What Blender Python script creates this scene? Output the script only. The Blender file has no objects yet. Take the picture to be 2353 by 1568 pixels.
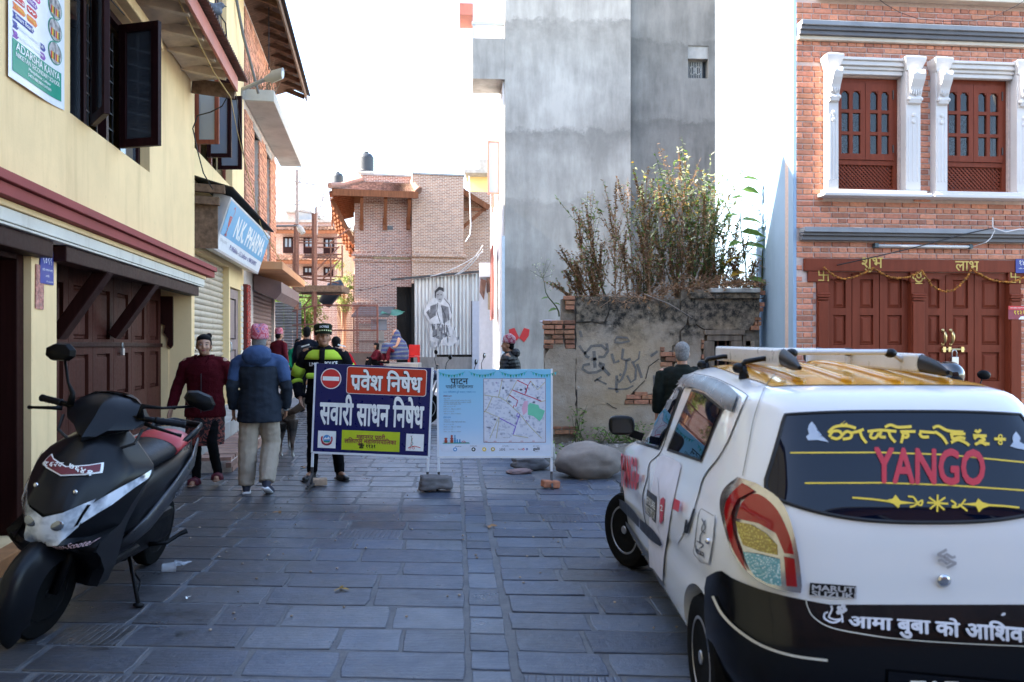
import bpy, bmesh, math, random
from mathutils import Vector, Matrix, Euler, noise
SC = bpy.context.scene
COL = SC.collection
PI = math.pi
rad = math.radians
RN = random.Random(11)
# ------------------------------------------------------------------ camera, sky, sun, exposure
EYE = 1.55
cam = bpy.data.objects.new('camera', bpy.data.cameras.new('camera'))
COL.objects.link(cam)
cam.location = (0,0, EYE)
cam.rotation_euler = (rad(90),0,0)
cam.data.sensor_width = 36
cam.data.lens = 28.0
cam.data.shift_y = 0.0009
cam.data.clip_start = 0.05
cam.data.clip_end = 2000
cam.data.dof.use_dof = True
cam.data.dof.focus_distance = 9.5
cam.data.dof.aperture_fstop = 3.2
SC.camera = cam
SUN_EL, SUN_AZ = 38.0,266.0        # azimuth measured clockwise from +Y
sun_dir = Vector((math.sin(rad(SUN_AZ)) * math.cos(rad(SUN_EL)), math.cos(rad(SUN_AZ)) * math.cos(rad(SUN_EL)), math.sin(rad(SUN_EL))))
world = bpy.data.worlds.new('World')
SC.world = world
world.use_nodes = True
wn = world.node_tree
bg = wn.nodes['Background']
sky = wn.nodes.new('ShaderNodeTexSky')
sky.sky_type = 'NISHITA'
sky.sun_disc = False
sky.sun_elevation = rad(SUN_EL)
sky.sun_rotation = rad(SUN_AZ)
sky.air_density = 1.0
sky.dust_density = 1.6
sky.ozone_density = 1.0
wn.links.new(sky.outputs[0], bg.inputs[0])
bg.inputs[1].default_value = 0.15
sun = bpy.data.objects.new('sun', bpy.data.lights.new('sun', 'SUN'))
COL.objects.link(sun)
sun.data.energy = 5.0
sun.data.angle = rad(0.5)
sun.data.color = (1.0,0.93,0.82)
sun.rotation_euler = sun_dir.to_track_quat('Z', 'Y').to_euler()
sun.location = sun_dir * 60
SC.view_settings.view_transform = 'Standard'
SC.view_settings.look = 'None'
SC.view_settings.exposure = 2.7
SC.view_settings.gamma = 1.0
SC.view_settings.use_curve_mapping = False
# ------------------------------------------------------------------ helpers
FPX, CX, CY = 1830.0,1176.5,786.0
def at(px, py, Y):
 return Vector(((px - CX) * Y / FPX, Y, EYE - (py - CY) * Y / FPX))
def gz(y):
 return 0.0 if y < 12 else 0.012 * (y - 12)
class MB:
 def __init__(s):
  s.v = []; s.f = []; s.mi = []; s.m = 0
 def add(s, vs, fs):
  b = len(s.v)
  s.v += [tuple(p) for p in vs]
  for f in fs:
   s.f.append([i + b for i in f]); s.mi.append(s.m)
  return s
 def box(s, x0, x1, y0, y1, z0, z1, mat=None):
  vs = [Vector((x, y, z)) for z in (z0, z1) for y in (y0, y1) for x in (x0, x1)]
  if mat: vs = [mat @ p for p in vs]
  return s.add(vs, [(0,2,3,1),(4,5,7,6),(0,1,5,4),(2,6,7,3),(0,4,6,2),(1,3,7,5)])
 def bar(s, a, b, w, h, up=(0,0,1)):
  a = Vector(a); b = Vector(b); d = (b - a); L = d.length; d.normalize()
  u = Vector(up); r = d.cross(u)
  if r.length < 1e-4: r = d.cross(Vector((1,0,0)))
  r.normalize(); u = r.cross(d)
  m = Matrix((r, d, u)).transposed().to_4x4(); m.translation = a
  return s.box(-w / 2, w / 2,0, L, -h / 2, h / 2, m)
 def tube(s, pts, r, n=8, caps=True, closed=False):
  pts = [Vector(p) for p in pts]; k = len(pts)
  rs = r if isinstance(r, (list, tuple)) else [r] * k
  vs = []; prev = None
  for i, p in enumerate(pts):
   if closed: d = pts[(i + 1) % k] - pts[i - 1]
   else: d = pts[min(i + 1, k - 1)] - pts[max(i - 1,0)]
   if d.length < 1e-9: d = Vector((0,0,1))
   d.normalize()
   if prev is None:
    u = d.cross(Vector((0,0,1)))
    if u.length < 1e-3: u = d.cross(Vector((1,0,0)))
   else:
    u = prev - d * prev.dot(d)
    if u.length < 1e-3: u = d.cross(Vector((1,0,0)))
   u.normalize(); prev = u; w = d.cross(u)
   rr = rs[i]; rx, ry = rr if isinstance(rr, (tuple, list)) else (rr, rr)
   for j in range(n):
    a = 2 * PI * j / n
    vs.append(p + u * (rx * math.cos(a)) + w * (ry * math.sin(a)))
  fs = []
  for i in range(k if closed else k - 1):
   for j in range(n):
    a, b = i * n + j, i * n + (j + 1) % n
    c, d2 = ((i + 1) % k) * n + (j + 1) % n, ((i + 1) % k) * n + j
    fs.append((a, b, c, d2))
  if caps and not closed:
   fs.append(tuple(range(n))[::-1]); fs.append(tuple((k - 1) * n + j for j in range(n)))
  return s.add(vs, fs)
 def rings(s, rings, caps=True, closed_loop=True):
  """rings: list of equal-length point lists"""
  n = len(rings[0]); vs = [p for r in rings for p in r]; fs = []
  for i in range(len(rings) - 1):
   for j in range(n if closed_loop else n - 1):
    fs.append((i * n + j, i * n + (j + 1) % n, (i + 1) * n + (j + 1) % n, (i + 1) * n + j))
  if caps:
   fs.append(tuple(range(n))[::-1]); fs.append(tuple((len(rings) - 1) * n + j for j in range(n)))
  return s.add(vs, fs)
 def lathe(s, prof, n=16, mat=None):
  vs = []
  for r, z in prof:
   for j in range(n):
    a = 2 * PI * j / n
    p = Vector((r * math.cos(a), r * math.sin(a), z))
    vs.append(mat @ p if mat else p)
  k = len(prof); fs = []
  for i in range(k - 1):
   for j in range(n):
    fs.append((i * n + j, i * n + (j + 1) % n, (i + 1) * n + (j + 1) % n, (i + 1) * n + j))
  fs.append(tuple(range(n))[::-1]); fs.append(tuple((k - 1) * n + j for j in range(n)))
  return s.add(vs, fs)
 def ball(s, c, rx, ry=None, rz=None, n=12, m=8, mat=None):
  ry = ry or rx; rz = rz or rx; c = Vector(c); rg = []
  for i in range(m + 1):
   t = PI * i / m; t = min(max(t, .02), PI - .02)
   ring = []
   for j in range(n):
    a = 2 * PI * j / n
    p = Vector((rx * math.sin(t) * math.cos(a), ry * math.sin(t) * math.sin(a),-rz * math.cos(t)))
    ring.append((mat @ p if mat else p) + c)
   rg.append(ring)
  return s.rings(rg)
 def prism(s, poly, y0, y1, mat=None):
  """polygon in the x-z plane, extruded along y"""
  n = len(poly)
  vs = [Vector((x, y0, z)) for x, z in poly] + [Vector((x, y1, z)) for x, z in poly]
  if mat: vs = [mat @ p for p in vs]
  fs = [tuple(range(n)), tuple(range(2 * n - 1, n - 1,-1))]
  for i in range(n): fs.append((i, i + n, (i + 1) % n + n, (i + 1) % n))
  return s.add(vs, fs)
 def xprism(s, poly, x0, x1):
  """polygon in the y-z plane, extruded along x"""
  n = len(poly)
  vs = [Vector((x0, y, z)) for y, z in poly] + [Vector((x1, y, z)) for y, z in poly]
  fs = [tuple(range(n)), tuple(range(2 * n - 1, n - 1,-1))]
  for i in range(n): fs.append((i, i + n, (i + 1) % n + n, (i + 1) % n))
  return s.add(vs, fs)
 def grid(s, nu, nv, fn, wrap=False):
  vs = [fn(i / nu, j / nv) for j in range(nv + 1) for i in range(nu + 1)]
  fs = []
  for j in range(nv):
   for i in range(nu):
    a = j * (nu + 1) + i
    fs.append((a, a + 1, a + nu + 2, a + nu + 1))
  return s.add(vs, fs)
 def quad(s, a, b, c, d): return s.add([a, b, c, d],[(0,1,2,3)])
 def mesh(s, name, mats, smooth=False, fix=True):
  me = bpy.data.meshes.new(name)
  me.from_pydata(s.v, [], s.f)
  for m in (mats if isinstance(mats, (list, tuple)) else [mats]): me.materials.append(m)
  me.polygons.foreach_set('material_index', s.mi)
  if fix and len(s.f) < 60000:
   b = bmesh.new(); b.from_mesh(me); bmesh.ops.recalc_face_normals(b, faces=b.faces); b.to_mesh(me); b.free()
  if smooth: me.polygons.foreach_set('use_smooth', [True] * len(me.polygons))
  me.update()
  return me
def link(name, me, parent=None, loc=None, rot=None, scale=None, bevel=0, kind=None, subsurf=0):
 o = bpy.data.objects.new(name, me)
 COL.objects.link(o)
 if parent: o.parent = parent
 if loc is not None: o.location = loc
 if rot is not None: o.rotation_euler = rot
 if scale is not None: o.scale = scale
 if kind: o['kind'] = kind
 if bevel:
  m = o.modifiers.new('bevel', 'BEVEL'); m.width = bevel; m.segments = 2; m.limit_method = 'ANGLE'; m.angle_limit = rad(40)
 if subsurf:
  m = o.modifiers.new('smooth', 'SUBSURF'); m.levels = subsurf; m.render_levels = subsurf
 return o
def obj(name, mb, mats, parent=None, smooth=False, bevel=0, kind=None, loc=None, rot=None, subsurf=0, fix=True, auto=None):
 me = mb.mesh(name, mats, smooth, fix)
 o = link(name, me, parent, loc, rot, None, bevel, kind, subsurf)
 if auto: edge_split(me, auto)
 return o
def edge_split(me, deg):
 me.polygons.foreach_set('use_smooth', [True] * len(me.polygons))
 b = bmesh.new(); b.from_mesh(me); a = rad(deg)
 for e in b.edges:
  if len(e.link_faces) == 2 and e.calc_face_angle(0) > a: e.smooth = False
 b.to_mesh(me); b.free()
def tag(o, label=None, cat=None, group=None, kind=None):
 if label: o['label'] = label
 if cat: o['category'] = cat
 if group: o['group'] = group
 if kind: o['kind'] = kind
 return o
def thing(name, label, cat, loc=(0,0,0), rotz=0, group=None, rot=None):
 o = bpy.data.objects.new(name, None); COL.objects.link(o)
 o.empty_display_size = .2
 o.location = loc; o.rotation_euler = rot if rot is not None else (0,0, rotz)
 return tag(o, label, cat, group)
def structure(name, rotz=0, loc=(0,0,0)):
 o = bpy.data.objects.new(name, None); COL.objects.link(o); o.location = loc; o.rotation_euler = (0,0, rotz); o['kind'] = 'structure'
 return o
def dup(o, loc=None, rotz=None, parent=None, label=None, group=None, scale=None):
 c = o.copy(); COL.objects.link(c)
 if parent: c.parent = parent
 if loc is not None: c.location = loc
 if rotz is not None: c.rotation_euler = (0,0, rotz)
 if scale is not None: c.scale = scale
 if label: c['label'] = label
 if group: c['group'] = group
 for ch in list(o.children): dup(ch, parent=c)
 return c
class Wall:
 """vertical wall frame: local x to the right when seen from outside, y into the wall, z up"""
 def __init__(s, X, Y, dx, dy, z=0):
  d = Vector((dx, dy)).normalized(); s.d = d; s.o = Vector((X, Y)); s.n = Vector((-d.y, d.x)); s.z = z
  s.rot = math.atan2(d.y, d.x); s.loc = (X, Y, z)
 def pix(s, px, py, off=0.0):
  """pixel ray met with the plane y = off; returns local (x, z)"""
  k = Vector(((px - CX) / FPX, 1.0))
  o = s.o + s.n * off
  t = (o.dot(s.n)) / (k.dot(s.n))
  p = k * t
  return ((p - s.o).dot(s.d), EYE - (py - CY) * t / FPX - s.z)
 def px(s, px, off=0.0): return s.pix(px, 0, off)[0]
 def w(s, x, y, z):
  p = s.o + s.d * x + s.n * y
  return Vector((p.x, p.y, z + s.z))
# ------------------------------------------------------------------ materials
def lin(r, g, b):
 f = lambda c: (c / 255 / 12.92) if c / 255 <= .04045 else ((c / 255 + .055) / 1.055) ** 2.4
 return (f(r), f(g), f(b))
class NT:
 def __init__(s, name):
  s.m = bpy.data.materials.new(name); s.m.use_nodes = True
  s.t = s.m.node_tree; s.b = s.t.nodes['Principled BSDF']; s.pos = None
 def n(s, typ, **kw):
  x = s.t.nodes.new(typ)
  for k, v in kw.items():
   if k.startswith('i_'):
    key = k[2:]; key = int(key) if key.isdigit() else key.replace('_', ' ')
    if isinstance(v, bpy.types.NodeSocket): s.t.links.new(v, x.inputs[key])
    else: x.inputs[key].default_value = v
   else: setattr(x, k, v)
  return x
 def l(s, a, b): s.t.links.new(a, b)
 def P(s):
  if s.pos is None: s.pos = s.n('ShaderNodeNewGeometry')
  return s.pos.outputs['Position']
 def island(s):
  s.P(); return s.pos.outputs['Random Per Island']
 def noise(s, scale, detail=4, rough=.55, vec=None, stretch=None, dist=0):
  v = vec or s.P()
  if stretch:
   v = s.n('ShaderNodeVectorMath', operation='MULTIPLY', i_0=v, i_1=stretch).outputs[0]
  return s.n('ShaderNodeTexNoise', i_Vector=v, i_Scale=scale, i_Detail=detail, i_Roughness=rough, i_Distortion=dist).outputs['Fac']
 def ramp(s, fac, stops, interp='LINEAR'):
  r = s.n('ShaderNodeValToRGB', i_Fac=fac); c = r.color_ramp; c.interpolation = interp
  while len(c.elements) < len(stops): c.elements.new(.5)
  for e, (p, col) in zip(c.elements, stops):
   e.position = p
   if isinstance(col, (int, float)): col = (col, col, col)
   e.color = (*col[:3],1)
  return r.outputs[0]
 def mix(s, fac, a, b, mode='MIX'):
  x = s.n('ShaderNodeMix', data_type='RGBA', blend_type=mode)
  for sock, v in ((x.inputs[0], fac),(x.inputs[6], a),(x.inputs[7], b)):
   if isinstance(v, bpy.types.NodeSocket): s.l(v, sock)
   elif isinstance(v, (int, float)): sock.default_value = v
   else: sock.default_value = (*v[:3],1)
  return x.outputs[2]
 def math(s, op, a, b=0.0, c=0.0, clamp=False):
  x = s.n('ShaderNodeMath', operation=op, use_clamp=clamp)
  for i, v in enumerate((a, b, c)):
   if isinstance(v, bpy.types.NodeSocket): s.l(v, x.inputs[i])
   else: x.inputs[i].default_value = v
  return x.outputs[0]
 def xyz(s):
  return s.n('ShaderNodeSeparateXYZ', i_0=s.P()).outputs
 def bump(s, h, strength=.3, dist=.01):
  b = s.n('ShaderNodeBump', i_Height=h, i_Strength=strength, i_Distance=dist)
  s.l(b.outputs[0], s.b.inputs['Normal']); return b
 def set(s, color=None, rough=None, metal=None, spec=None, coat=None, ior=None):
  for k, v in (('Base Color', color),('Roughness', rough),('Metallic', metal),('Specular IOR Level', spec),('Coat Weight', coat)):
   if v is None: continue
   if isinstance(v, bpy.types.NodeSocket): s.l(v, s.b.inputs[k])
   elif k == 'Base Color': s.b.inputs[k].default_value = (*v[:3],1)
   else: s.b.inputs[k].default_value = v
  return s.m
_mats = {}
def M(name, col, rough=.6, var=.12, scale=5, bump=0, bscale=60, metal=0, spec=.5, coat=0, rnd=0, stretch=None, dirt=0, dirtcol=(.03,.027,.022), bdist=.004):
 """general surface: colour with soft noise variation, per-piece variation, dirt patches and fine relief"""
 if name in _mats: return _mats[name]
 s = NT(name)
 c1 = tuple(max(0, x * (1 - var)) for x in col); c2 = tuple(min(1, x * (1 + var)) for x in col)
 c = s.ramp(s.noise(scale, 5,.6, stretch=stretch),[(.3, c1),(.7, c2)])
 if rnd:
  r = s.n('ShaderNodeObjectInfo').outputs['Random']
  r = s.math('FRACT', s.math('ADD', r, s.island()))
  hs = s.n('ShaderNodeHueSaturation', i_Color=c, i_Value=s.math('MULTIPLY_ADD', r, 2 * rnd, 1 - rnd), i_Hue=s.math('MULTIPLY_ADD', s.math('FRACT', s.math('MULTIPLY', r, 7.31)),.03 * rnd, .5 - .015 * rnd))
  c = hs.outputs[0]
 if dirt:
  d = s.ramp(s.noise(scale * .7,8,.68, stretch=stretch),[(.62 - dirt * .25,0),(.75, dirt)])
  c = s.mix(d, c, dirtcol)
 rg = s.math('MULTIPLY_ADD', s.noise(scale * 2,3),.25, rough - .12, clamp=True)
 if bump: s.bump(s.noise(bscale, 5,.6, stretch=stretch), bump, bdist)
 _mats[name] = s.set(c, rg, metal, spec, coat)
 return s.m
def plain(name, col, rough=.5, metal=0, spec=.5, coat=0):
 return M(name, col, rough, .06,9,0,60, metal, spec, coat)
# ------------------------------------------------------------------ lettering (built-in font turned into flat meshes)
def glyphs(s, bold=0.0, shear=0, res=3, spacing=1.0):
 c = bpy.data.curves.new('t', 'FONT'); c.body = s; c.size = 1; c.resolution_u = res; c.offset = bold; c.shear = shear; c.space_character = spacing
 c.align_x = 'LEFT'; c.align_y = 'BOTTOM_BASELINE'
 o = bpy.data.objects.new('t', c); COL.objects.link(o)
 dg = bpy.context.evaluated_depsgraph_get()
 me = bpy.data.meshes.new_from_object(o.evaluated_get(dg))
 v = [(p.co.x, p.co.y) for p in me.vertices]; f = [list(p.vertices) for p in me.polygons]
 bpy.data.objects.remove(o); bpy.data.curves.remove(c); bpy.data.meshes.remove(me)
 return v, f
def text(s, fn, mat, parent, x, y, h=None, w=None, bold=0.0, align='C', shear=0, name='lettering', extra=None, res=3, rot=0, split=1, spacing=1.0):
 """fn maps flat (u, v) to a point on the carrying surface; the text box is centred (or left-aligned) at x, y; h = height of the box, w = its width"""
 v, f = glyphs(s, 0, shear, res, spacing)
 if extra:
  for (ev, ef) in extra:
   b = len(v); v = v + ev; f = f + [[i + b for i in q] for q in ef]
 if not v: return None
 x0 = min(p[0] for p in v) - bold; x1 = max(p[0] for p in v) + bold; y0 = min(p[1] for p in v) - bold; y1 = max(p[1] for p in v) + bold
 if h is None: sy = w / (x1 - x0)
 else: sy = h / (y1 - y0)
 sx = sy if w is None else w / (x1 - x0)
 ox = {'C': (x0 + x1) / 2, 'L': x0, 'R': x1}[align]
 ca, sa = math.cos(rot), math.sin(rot)
 mb = MB(); e = 1e-3 * max(w or 0, h or 0,.01)
 o0 = fn(x, y); nn = (fn(x + e, y) - o0).cross(fn(x, y + e) - o0)
 nn = nn.normalized() if nn.length > 0 else Vector((0,0,0))
 # heavier weights: the outline repeated round a small circle, each layer a hair proud of the last
 for k in range(9 if bold else 1):
  dx, dy = (0,0) if k == 0 else (bold * math.cos(k * PI / 4), bold * math.sin(k * PI / 4)); pts = []
  for a, b in v:
   u = (a + dx - ox) * sx; q = (b + dy - (y0 + y1) / 2) * sy
   pts.append(fn(x + u * ca - q * sa, y + u * sa + q * ca) + nn * (.00012 * k))
  mb.add(pts, f)
 return obj(name, mb, mat, parent, fix=False)
def flat(y=0.0):
 return lambda u, v: Vector((u, y, v))
def strokes(lines, width, fn, mat, parent, name='lettering', sub=1):
 """flat ribbons along polylines given in (u, v)"""
 mb = MB()
 for ln in lines:
  wd = width
  if isinstance(ln, tuple) and isinstance(ln[1],(int, float)) and isinstance(ln[0], list): ln, wd = ln
  k = len(ln); L = []; Rr = []
  for i in range(k):
   ax, ay = ln[max(i - 1,0)]; bx, by = ln[min(i + 1, k - 1)]
   dx, dy = bx - ax, by - ay; q = math.hypot(dx, dy) or 1
   nx, ny = -dy / q * wd / 2, dx / q * wd / 2
   L.append(fn(ln[i][0] + nx, ln[i][1] + ny)); Rr.append(fn(ln[i][0] - nx, ln[i][1] - ny))
  for i in range(k - 1): mb.quad(Rr[i], Rr[i + 1], L[i + 1], L[i])
 return obj(name, mb, mat, parent, fix=False)
def arc(cx, cy, r, a0, a1, n=12, ry=None):
 ry = ry or r
 return [(cx + r * math.cos(rad(a0 + (a1 - a0) * i / n)), cy + ry * math.sin(rad(a0 + (a1 - a0) * i / n))) for i in range(n + 1)]
def patch(poly, fn, mat, parent, name):
 mb = MB(); mb.add([fn(u, v) for u, v in poly],[tuple(range(len(poly)))])
 return obj(name, mb, mat, parent, fix=False)
def rrect(x0, x1, y0, y1, r, n=4):
 return arc(x1 - r, y1 - r, r, 0,90, n) + arc(x0 + r, y1 - r, r, 90,180, n) + arc(x0 + r, y0 + r, r, 180,270, n) + arc(x1 - r, y0 + r, r, 270,360, n)
# ------------------------------------------------------------------ ground, street, paving
def slate_mat():
 s = NT('slate_paving')
 r = s.n('ShaderNodeObjectInfo').outputs['Random']
 r = s.math('FRACT', s.math('ADD', r, s.island()))
 n = s.noise(3.0,6,.6)
 c = s.ramp(s.math('MULTIPLY_ADD', r, .6, s.math('MULTIPLY', n, .45)),[(.08,(.018,.025,.046)),(.35,(.037,.052,.091)),(.65,(.058,.080,.128)),(.95,(.12,.135,.165))])
 x = s.xyz()
 streak = s.noise(6,5,.65, stretch=(1.2,9,1))
 c = s.mix(s.math('MULTIPLY', s.ramp(streak, [(.45,0),(.75,1)]),.35), c, (.15,.165,.19))
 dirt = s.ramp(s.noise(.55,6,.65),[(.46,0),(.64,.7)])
 dirt = s.math('MAXIMUM', dirt, s.math('MULTIPLY', s.ramp(s.math('ADD', s.math('MULTIPLY', x[0],-.22), s.math('MULTIPLY', s.noise(1.2,6,.65),.9)),[(.62,0),(.95,1)]),.8))  # darker leftwards: shade of the left houses painted in along with the dirt
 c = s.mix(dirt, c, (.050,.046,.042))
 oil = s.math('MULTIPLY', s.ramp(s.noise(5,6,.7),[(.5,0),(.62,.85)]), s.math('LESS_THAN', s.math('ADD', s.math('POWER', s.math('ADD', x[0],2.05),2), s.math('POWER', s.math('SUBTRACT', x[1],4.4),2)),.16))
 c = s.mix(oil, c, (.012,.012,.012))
 s.set(c, s.math('MULTIPLY_ADD', s.noise(4,6,.65),.62,.06), spec=.6)
 # chisel grooves on some stones
 w = s.n('ShaderNodeTexWave', wave_type='BANDS', bands_direction='X', i_Vector=s.P(), i_Scale=8.0, i_Distortion=2.2, i_Detail=2.0).outputs['Fac']
 w2 = s.n('ShaderNodeTexWave', wave_type='BANDS', bands_direction='Y', i_Vector=s.P(), i_Scale=9.0, i_Distortion=3.6, i_Detail=3.0).outputs['Fac']
 g1 = s.math('MULTIPLY', s.math('GREATER_THAN', s.math('FRACT', s.math('MULTIPLY', r, 5.7)),.90), s.ramp(w, [(.0,0),(.3,1)]))
 h = s.math('ADD', s.math('MULTIPLY', g1,.45), s.math('ADD', s.math('MULTIPLY', s.ramp(w2,[(.0,0),(.5,1)]),.06), s.math('MULTIPLY', s.noise(14,8,.7),1.2)))
 s.bump(h, .55,.012)
 return s.m
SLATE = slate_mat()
def street_mat():
 s = NT('street_joints')
 x = s.xyz()
 v = s.n('ShaderNodeMapping', i_Vector=s.P(), i_Rotation=(0,0, rad(4))).outputs[0]
 b = s.n('ShaderNodeTexBrick', i_Vector=v, i_Color1=(.11,.125,.155,1), i_Color2=(.17,.185,.21,1), i_Mortar=(.15,.145,.135,1), i_Scale=1.0)
 b.inputs['Brick Width'].default_value = .6; b.inputs['Row Height'].default_value = .3; b.inputs['Mortar Size'].default_value = .014
 mort = s.ramp(s.noise(9,6,.65),[(.3,(.055,.062,.078)),(.7,(.12,.125,.135))])
 c = s.mix(s.math('GREATER_THAN', x[1],17.6), mort, b.outputs[0])
 s.set(c, .6)
 s.bump(s.noise(40,6,.7),.5,.01)
 return s.m
g = MB()
def terr(u, v):
 # one sheet to the horizon, denser near the camera
 x = (u - .5); x = math.copysign(abs(x * 2) ** 2.2 * 300, x); y = -40 + (v ** 2.0) * 700
 return (x, y, gz(y) - .05 if y < 60 else .526 + (y - 60) * .004)
g.grid(40,60, terr)
tag(obj('ground', g, M('packed_earth', (.16,.14,.115),.9,.25,1.5,.5,20), smooth=True), kind='structure')
street = structure('street')
sb = MB()
sb.grid(2,60, lambda u, v: (-1 + (u - .5) * 16 - .07 * (-6 + v * 66),-6 + v * 66, gz(-6 + v * 66) - .0045))
obj('joint_bed', sb, street_mat(), street)
def paving():
 ex = Vector((1,-.05)).normalized(); cdir = Vector((-.069,1))
 O = Vector((-.125,4.18))
 def P(u, v): return O + cdir * v + ex * u
 stones = []
 rn = random.Random(5)
 def stone(u0, u1, v0, v1, lift):
  j = .009; gap = .004 + rn.random() * .005
  p = [P(u0 + gap + rn.uniform(0, j), v0 + gap + rn.uniform(0, j)), P(u1 - gap - rn.uniform(0, j), v0 + gap + rn.uniform(0, j)),
    P(u1 - gap - rn.uniform(0, j), v1 - gap - rn.uniform(0, j)), P(u0 + gap + rn.uniform(0, j), v1 - gap - rn.uniform(0, j))]
  stones.append((p, lift * .6 + rn.uniform(-.0015,.002), rn.uniform(-.002,.002), rn.uniform(-.002,.002)))
 v = -2.2; row = 0
 while v < 13.6:
  h = rn.uniform(.29,.37)
  u = -.11
  while u > -5.2:
   w = rn.choice([.34,.42,.48,.55,.6,.74]) * rn.uniform(.9,1.1)
   if v > 6: w *= .95
   stone(u - w, u, v, v + h, 0); u -= w
  v += h
 v = -2.2
 while v < 10.2:
  h = rn.uniform(.2,.36); stone(-.105,.105, v, v + h, .002); v += h
 v = -2.2
 while v < 13.5:
  h = rn.uniform(.25,.33); u = .115 + rn.uniform(0,.02)
  lim = 5.2 if v < 4.55 else (.5 if v < 8 else 3)
  while u < lim:
   w = rn.choice([.34,.42,.48,.55,.65]) * rn.uniform(.9,1.1)
   stone(u, u + w, v, v + h, rn.choice([.0,.004,.008])); u += w
  v += h
 def size(s):
  c = sum(s[0], Vector((0,0))) / 4
  if c.y < 2.6: return -1
  px = CX + c.x * FPX / c.y; py = CY + EYE * FPX / c.y
  if px < -40 or px > 2400 or py > 1640: return -1
  if px > 1700 and py > 1250: return 0
  if px < 420 and py > 1290 and px < 300: return 0
  a = abs((s[0][1] - s[0][0]).x * (s[0][3] - s[0][0]).y) / c.y ** 3
  return a
 stones.sort(key=size, reverse=True)
 def add(mb, s):
  p, z, tx, ty = s
  c = sum(p, Vector((0,0))) / 4
  b = []; t = []
  zz = gz(c.y)
  n = 3
  ring = []
  for i in range(4):
   a, q = p[i], p[(i + 1) % 4]
   for k in range(n):
    e = a.lerp(q, k / n)
    if k: e = e + (c - e).normalized() * rn.uniform(-.003,.007)
    else: e = e.lerp(c, rn.uniform(.01,.05))
    ring.append(e)
  for e in ring:
   d = e - c; hz = zz + z + d.x * tx * 3 + d.y * ty * 3
   b.append((e.x, e.y, zz - .06)); t.append((e.x, e.y, hz - .003))
  top = []
  for e in ring:
   d = e - c; k = max(0,1 - .005 / max(d.length, .05)); q = c + d * k
   top.append((q.x, q.y, zz + z + d.x * tx * 3 + d.y * ty * 3))
  mb.rings([b, t, top], caps=False)
  k = len(mb.v) - len(top); mb.f.append([k + i for i in range(len(top))]); mb.mi.append(0)
 for s in stones[:300]:
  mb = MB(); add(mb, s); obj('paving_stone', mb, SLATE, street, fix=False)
 mb = MB()
 for s in stones[300:]: add(mb, s)
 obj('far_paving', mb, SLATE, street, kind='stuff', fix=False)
paving()
# bare gravelly patch in front of the ruined wall
gp = MB()
def gpf(u, v):
 x = .30 + u * 4.4; y = 9.15 + v * 3.6 + .25 * math.sin(u * 9) * (1 - v)
 e = min(u * 6,1) * min(v * 7,1)
 return (x, y, -.02 + e * (.05 + .09 * v) + .025 * noise.noise(Vector((x * 3, y * 3,0))) * e)
gp.grid(40,30, gpf)
tag(obj('dirt_patch', gp, M('gravel_dirt', (.17,.155,.135),.95,.35,7,.9,60, bdist=.02), smooth=True), kind='structure')
pb = MB(); rp = random.Random(3)
for i in range(700):
 u, v = rp.random(), rp.random() ** 1.6
 p = Vector(gpf(u, v)); r = rp.uniform(.008,.03) * (1.6 if rp.random() < .06 else 1)
 pb.ball(p, r * rp.uniform(.8,1.4), r, r * .7,6,4)
tag(obj('gravel', pb, M('gravel_stones', (.22,.205,.19),.9,.2,30, rnd=.45)), kind='stuff')
def wall_mesh(mb, x0, x1, z0, z1, y0, y1, holes=()):
 """wall slab with rectangular openings: no inner faces"""
 xs = sorted({x0, x1, *[min(max(h[k], x0), x1) for h in holes for k in (0,1)]})
 zs = sorted({z0, z1, *[min(max(h[k], z0), z1) for h in holes for k in (2,3)]})
 def solid(i, j):
  if i < 0 or j < 0 or i >= len(xs) - 1 or j >= len(zs) - 1: return False
  cx = (xs[i] + xs[i + 1]) / 2; cz = (zs[j] + zs[j + 1]) / 2
  return not any(h[0] < cx < h[1] and h[2] < cz < h[3] for h in holes)
 for i in range(len(xs) - 1):
  for j in range(len(zs) - 1):
   if not solid(i, j): continue
   a, b, c, d = xs[i], xs[i + 1], zs[j], zs[j + 1]
   mb.quad((a, y0, c),(b, y0, c),(b, y0, d),(a, y0, d)); mb.quad((a, y1, c),(a, y1, d),(b, y1, d),(b, y1, c))
   if not solid(i - 1, j): mb.quad((a, y0, c),(a, y0, d),(a, y1, d),(a, y1, c))
   if not solid(i + 1, j): mb.quad((b, y0, c),(b, y1, c),(b, y1, d),(b, y0, d))
   if not solid(i, j - 1): mb.quad((a, y0, c),(a, y1, c),(b, y1, c),(b, y0, c))
   if not solid(i, j + 1): mb.quad((a, y0, d),(b, y0, d),(b, y1, d),(a, y1, d))
 return mb
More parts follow.
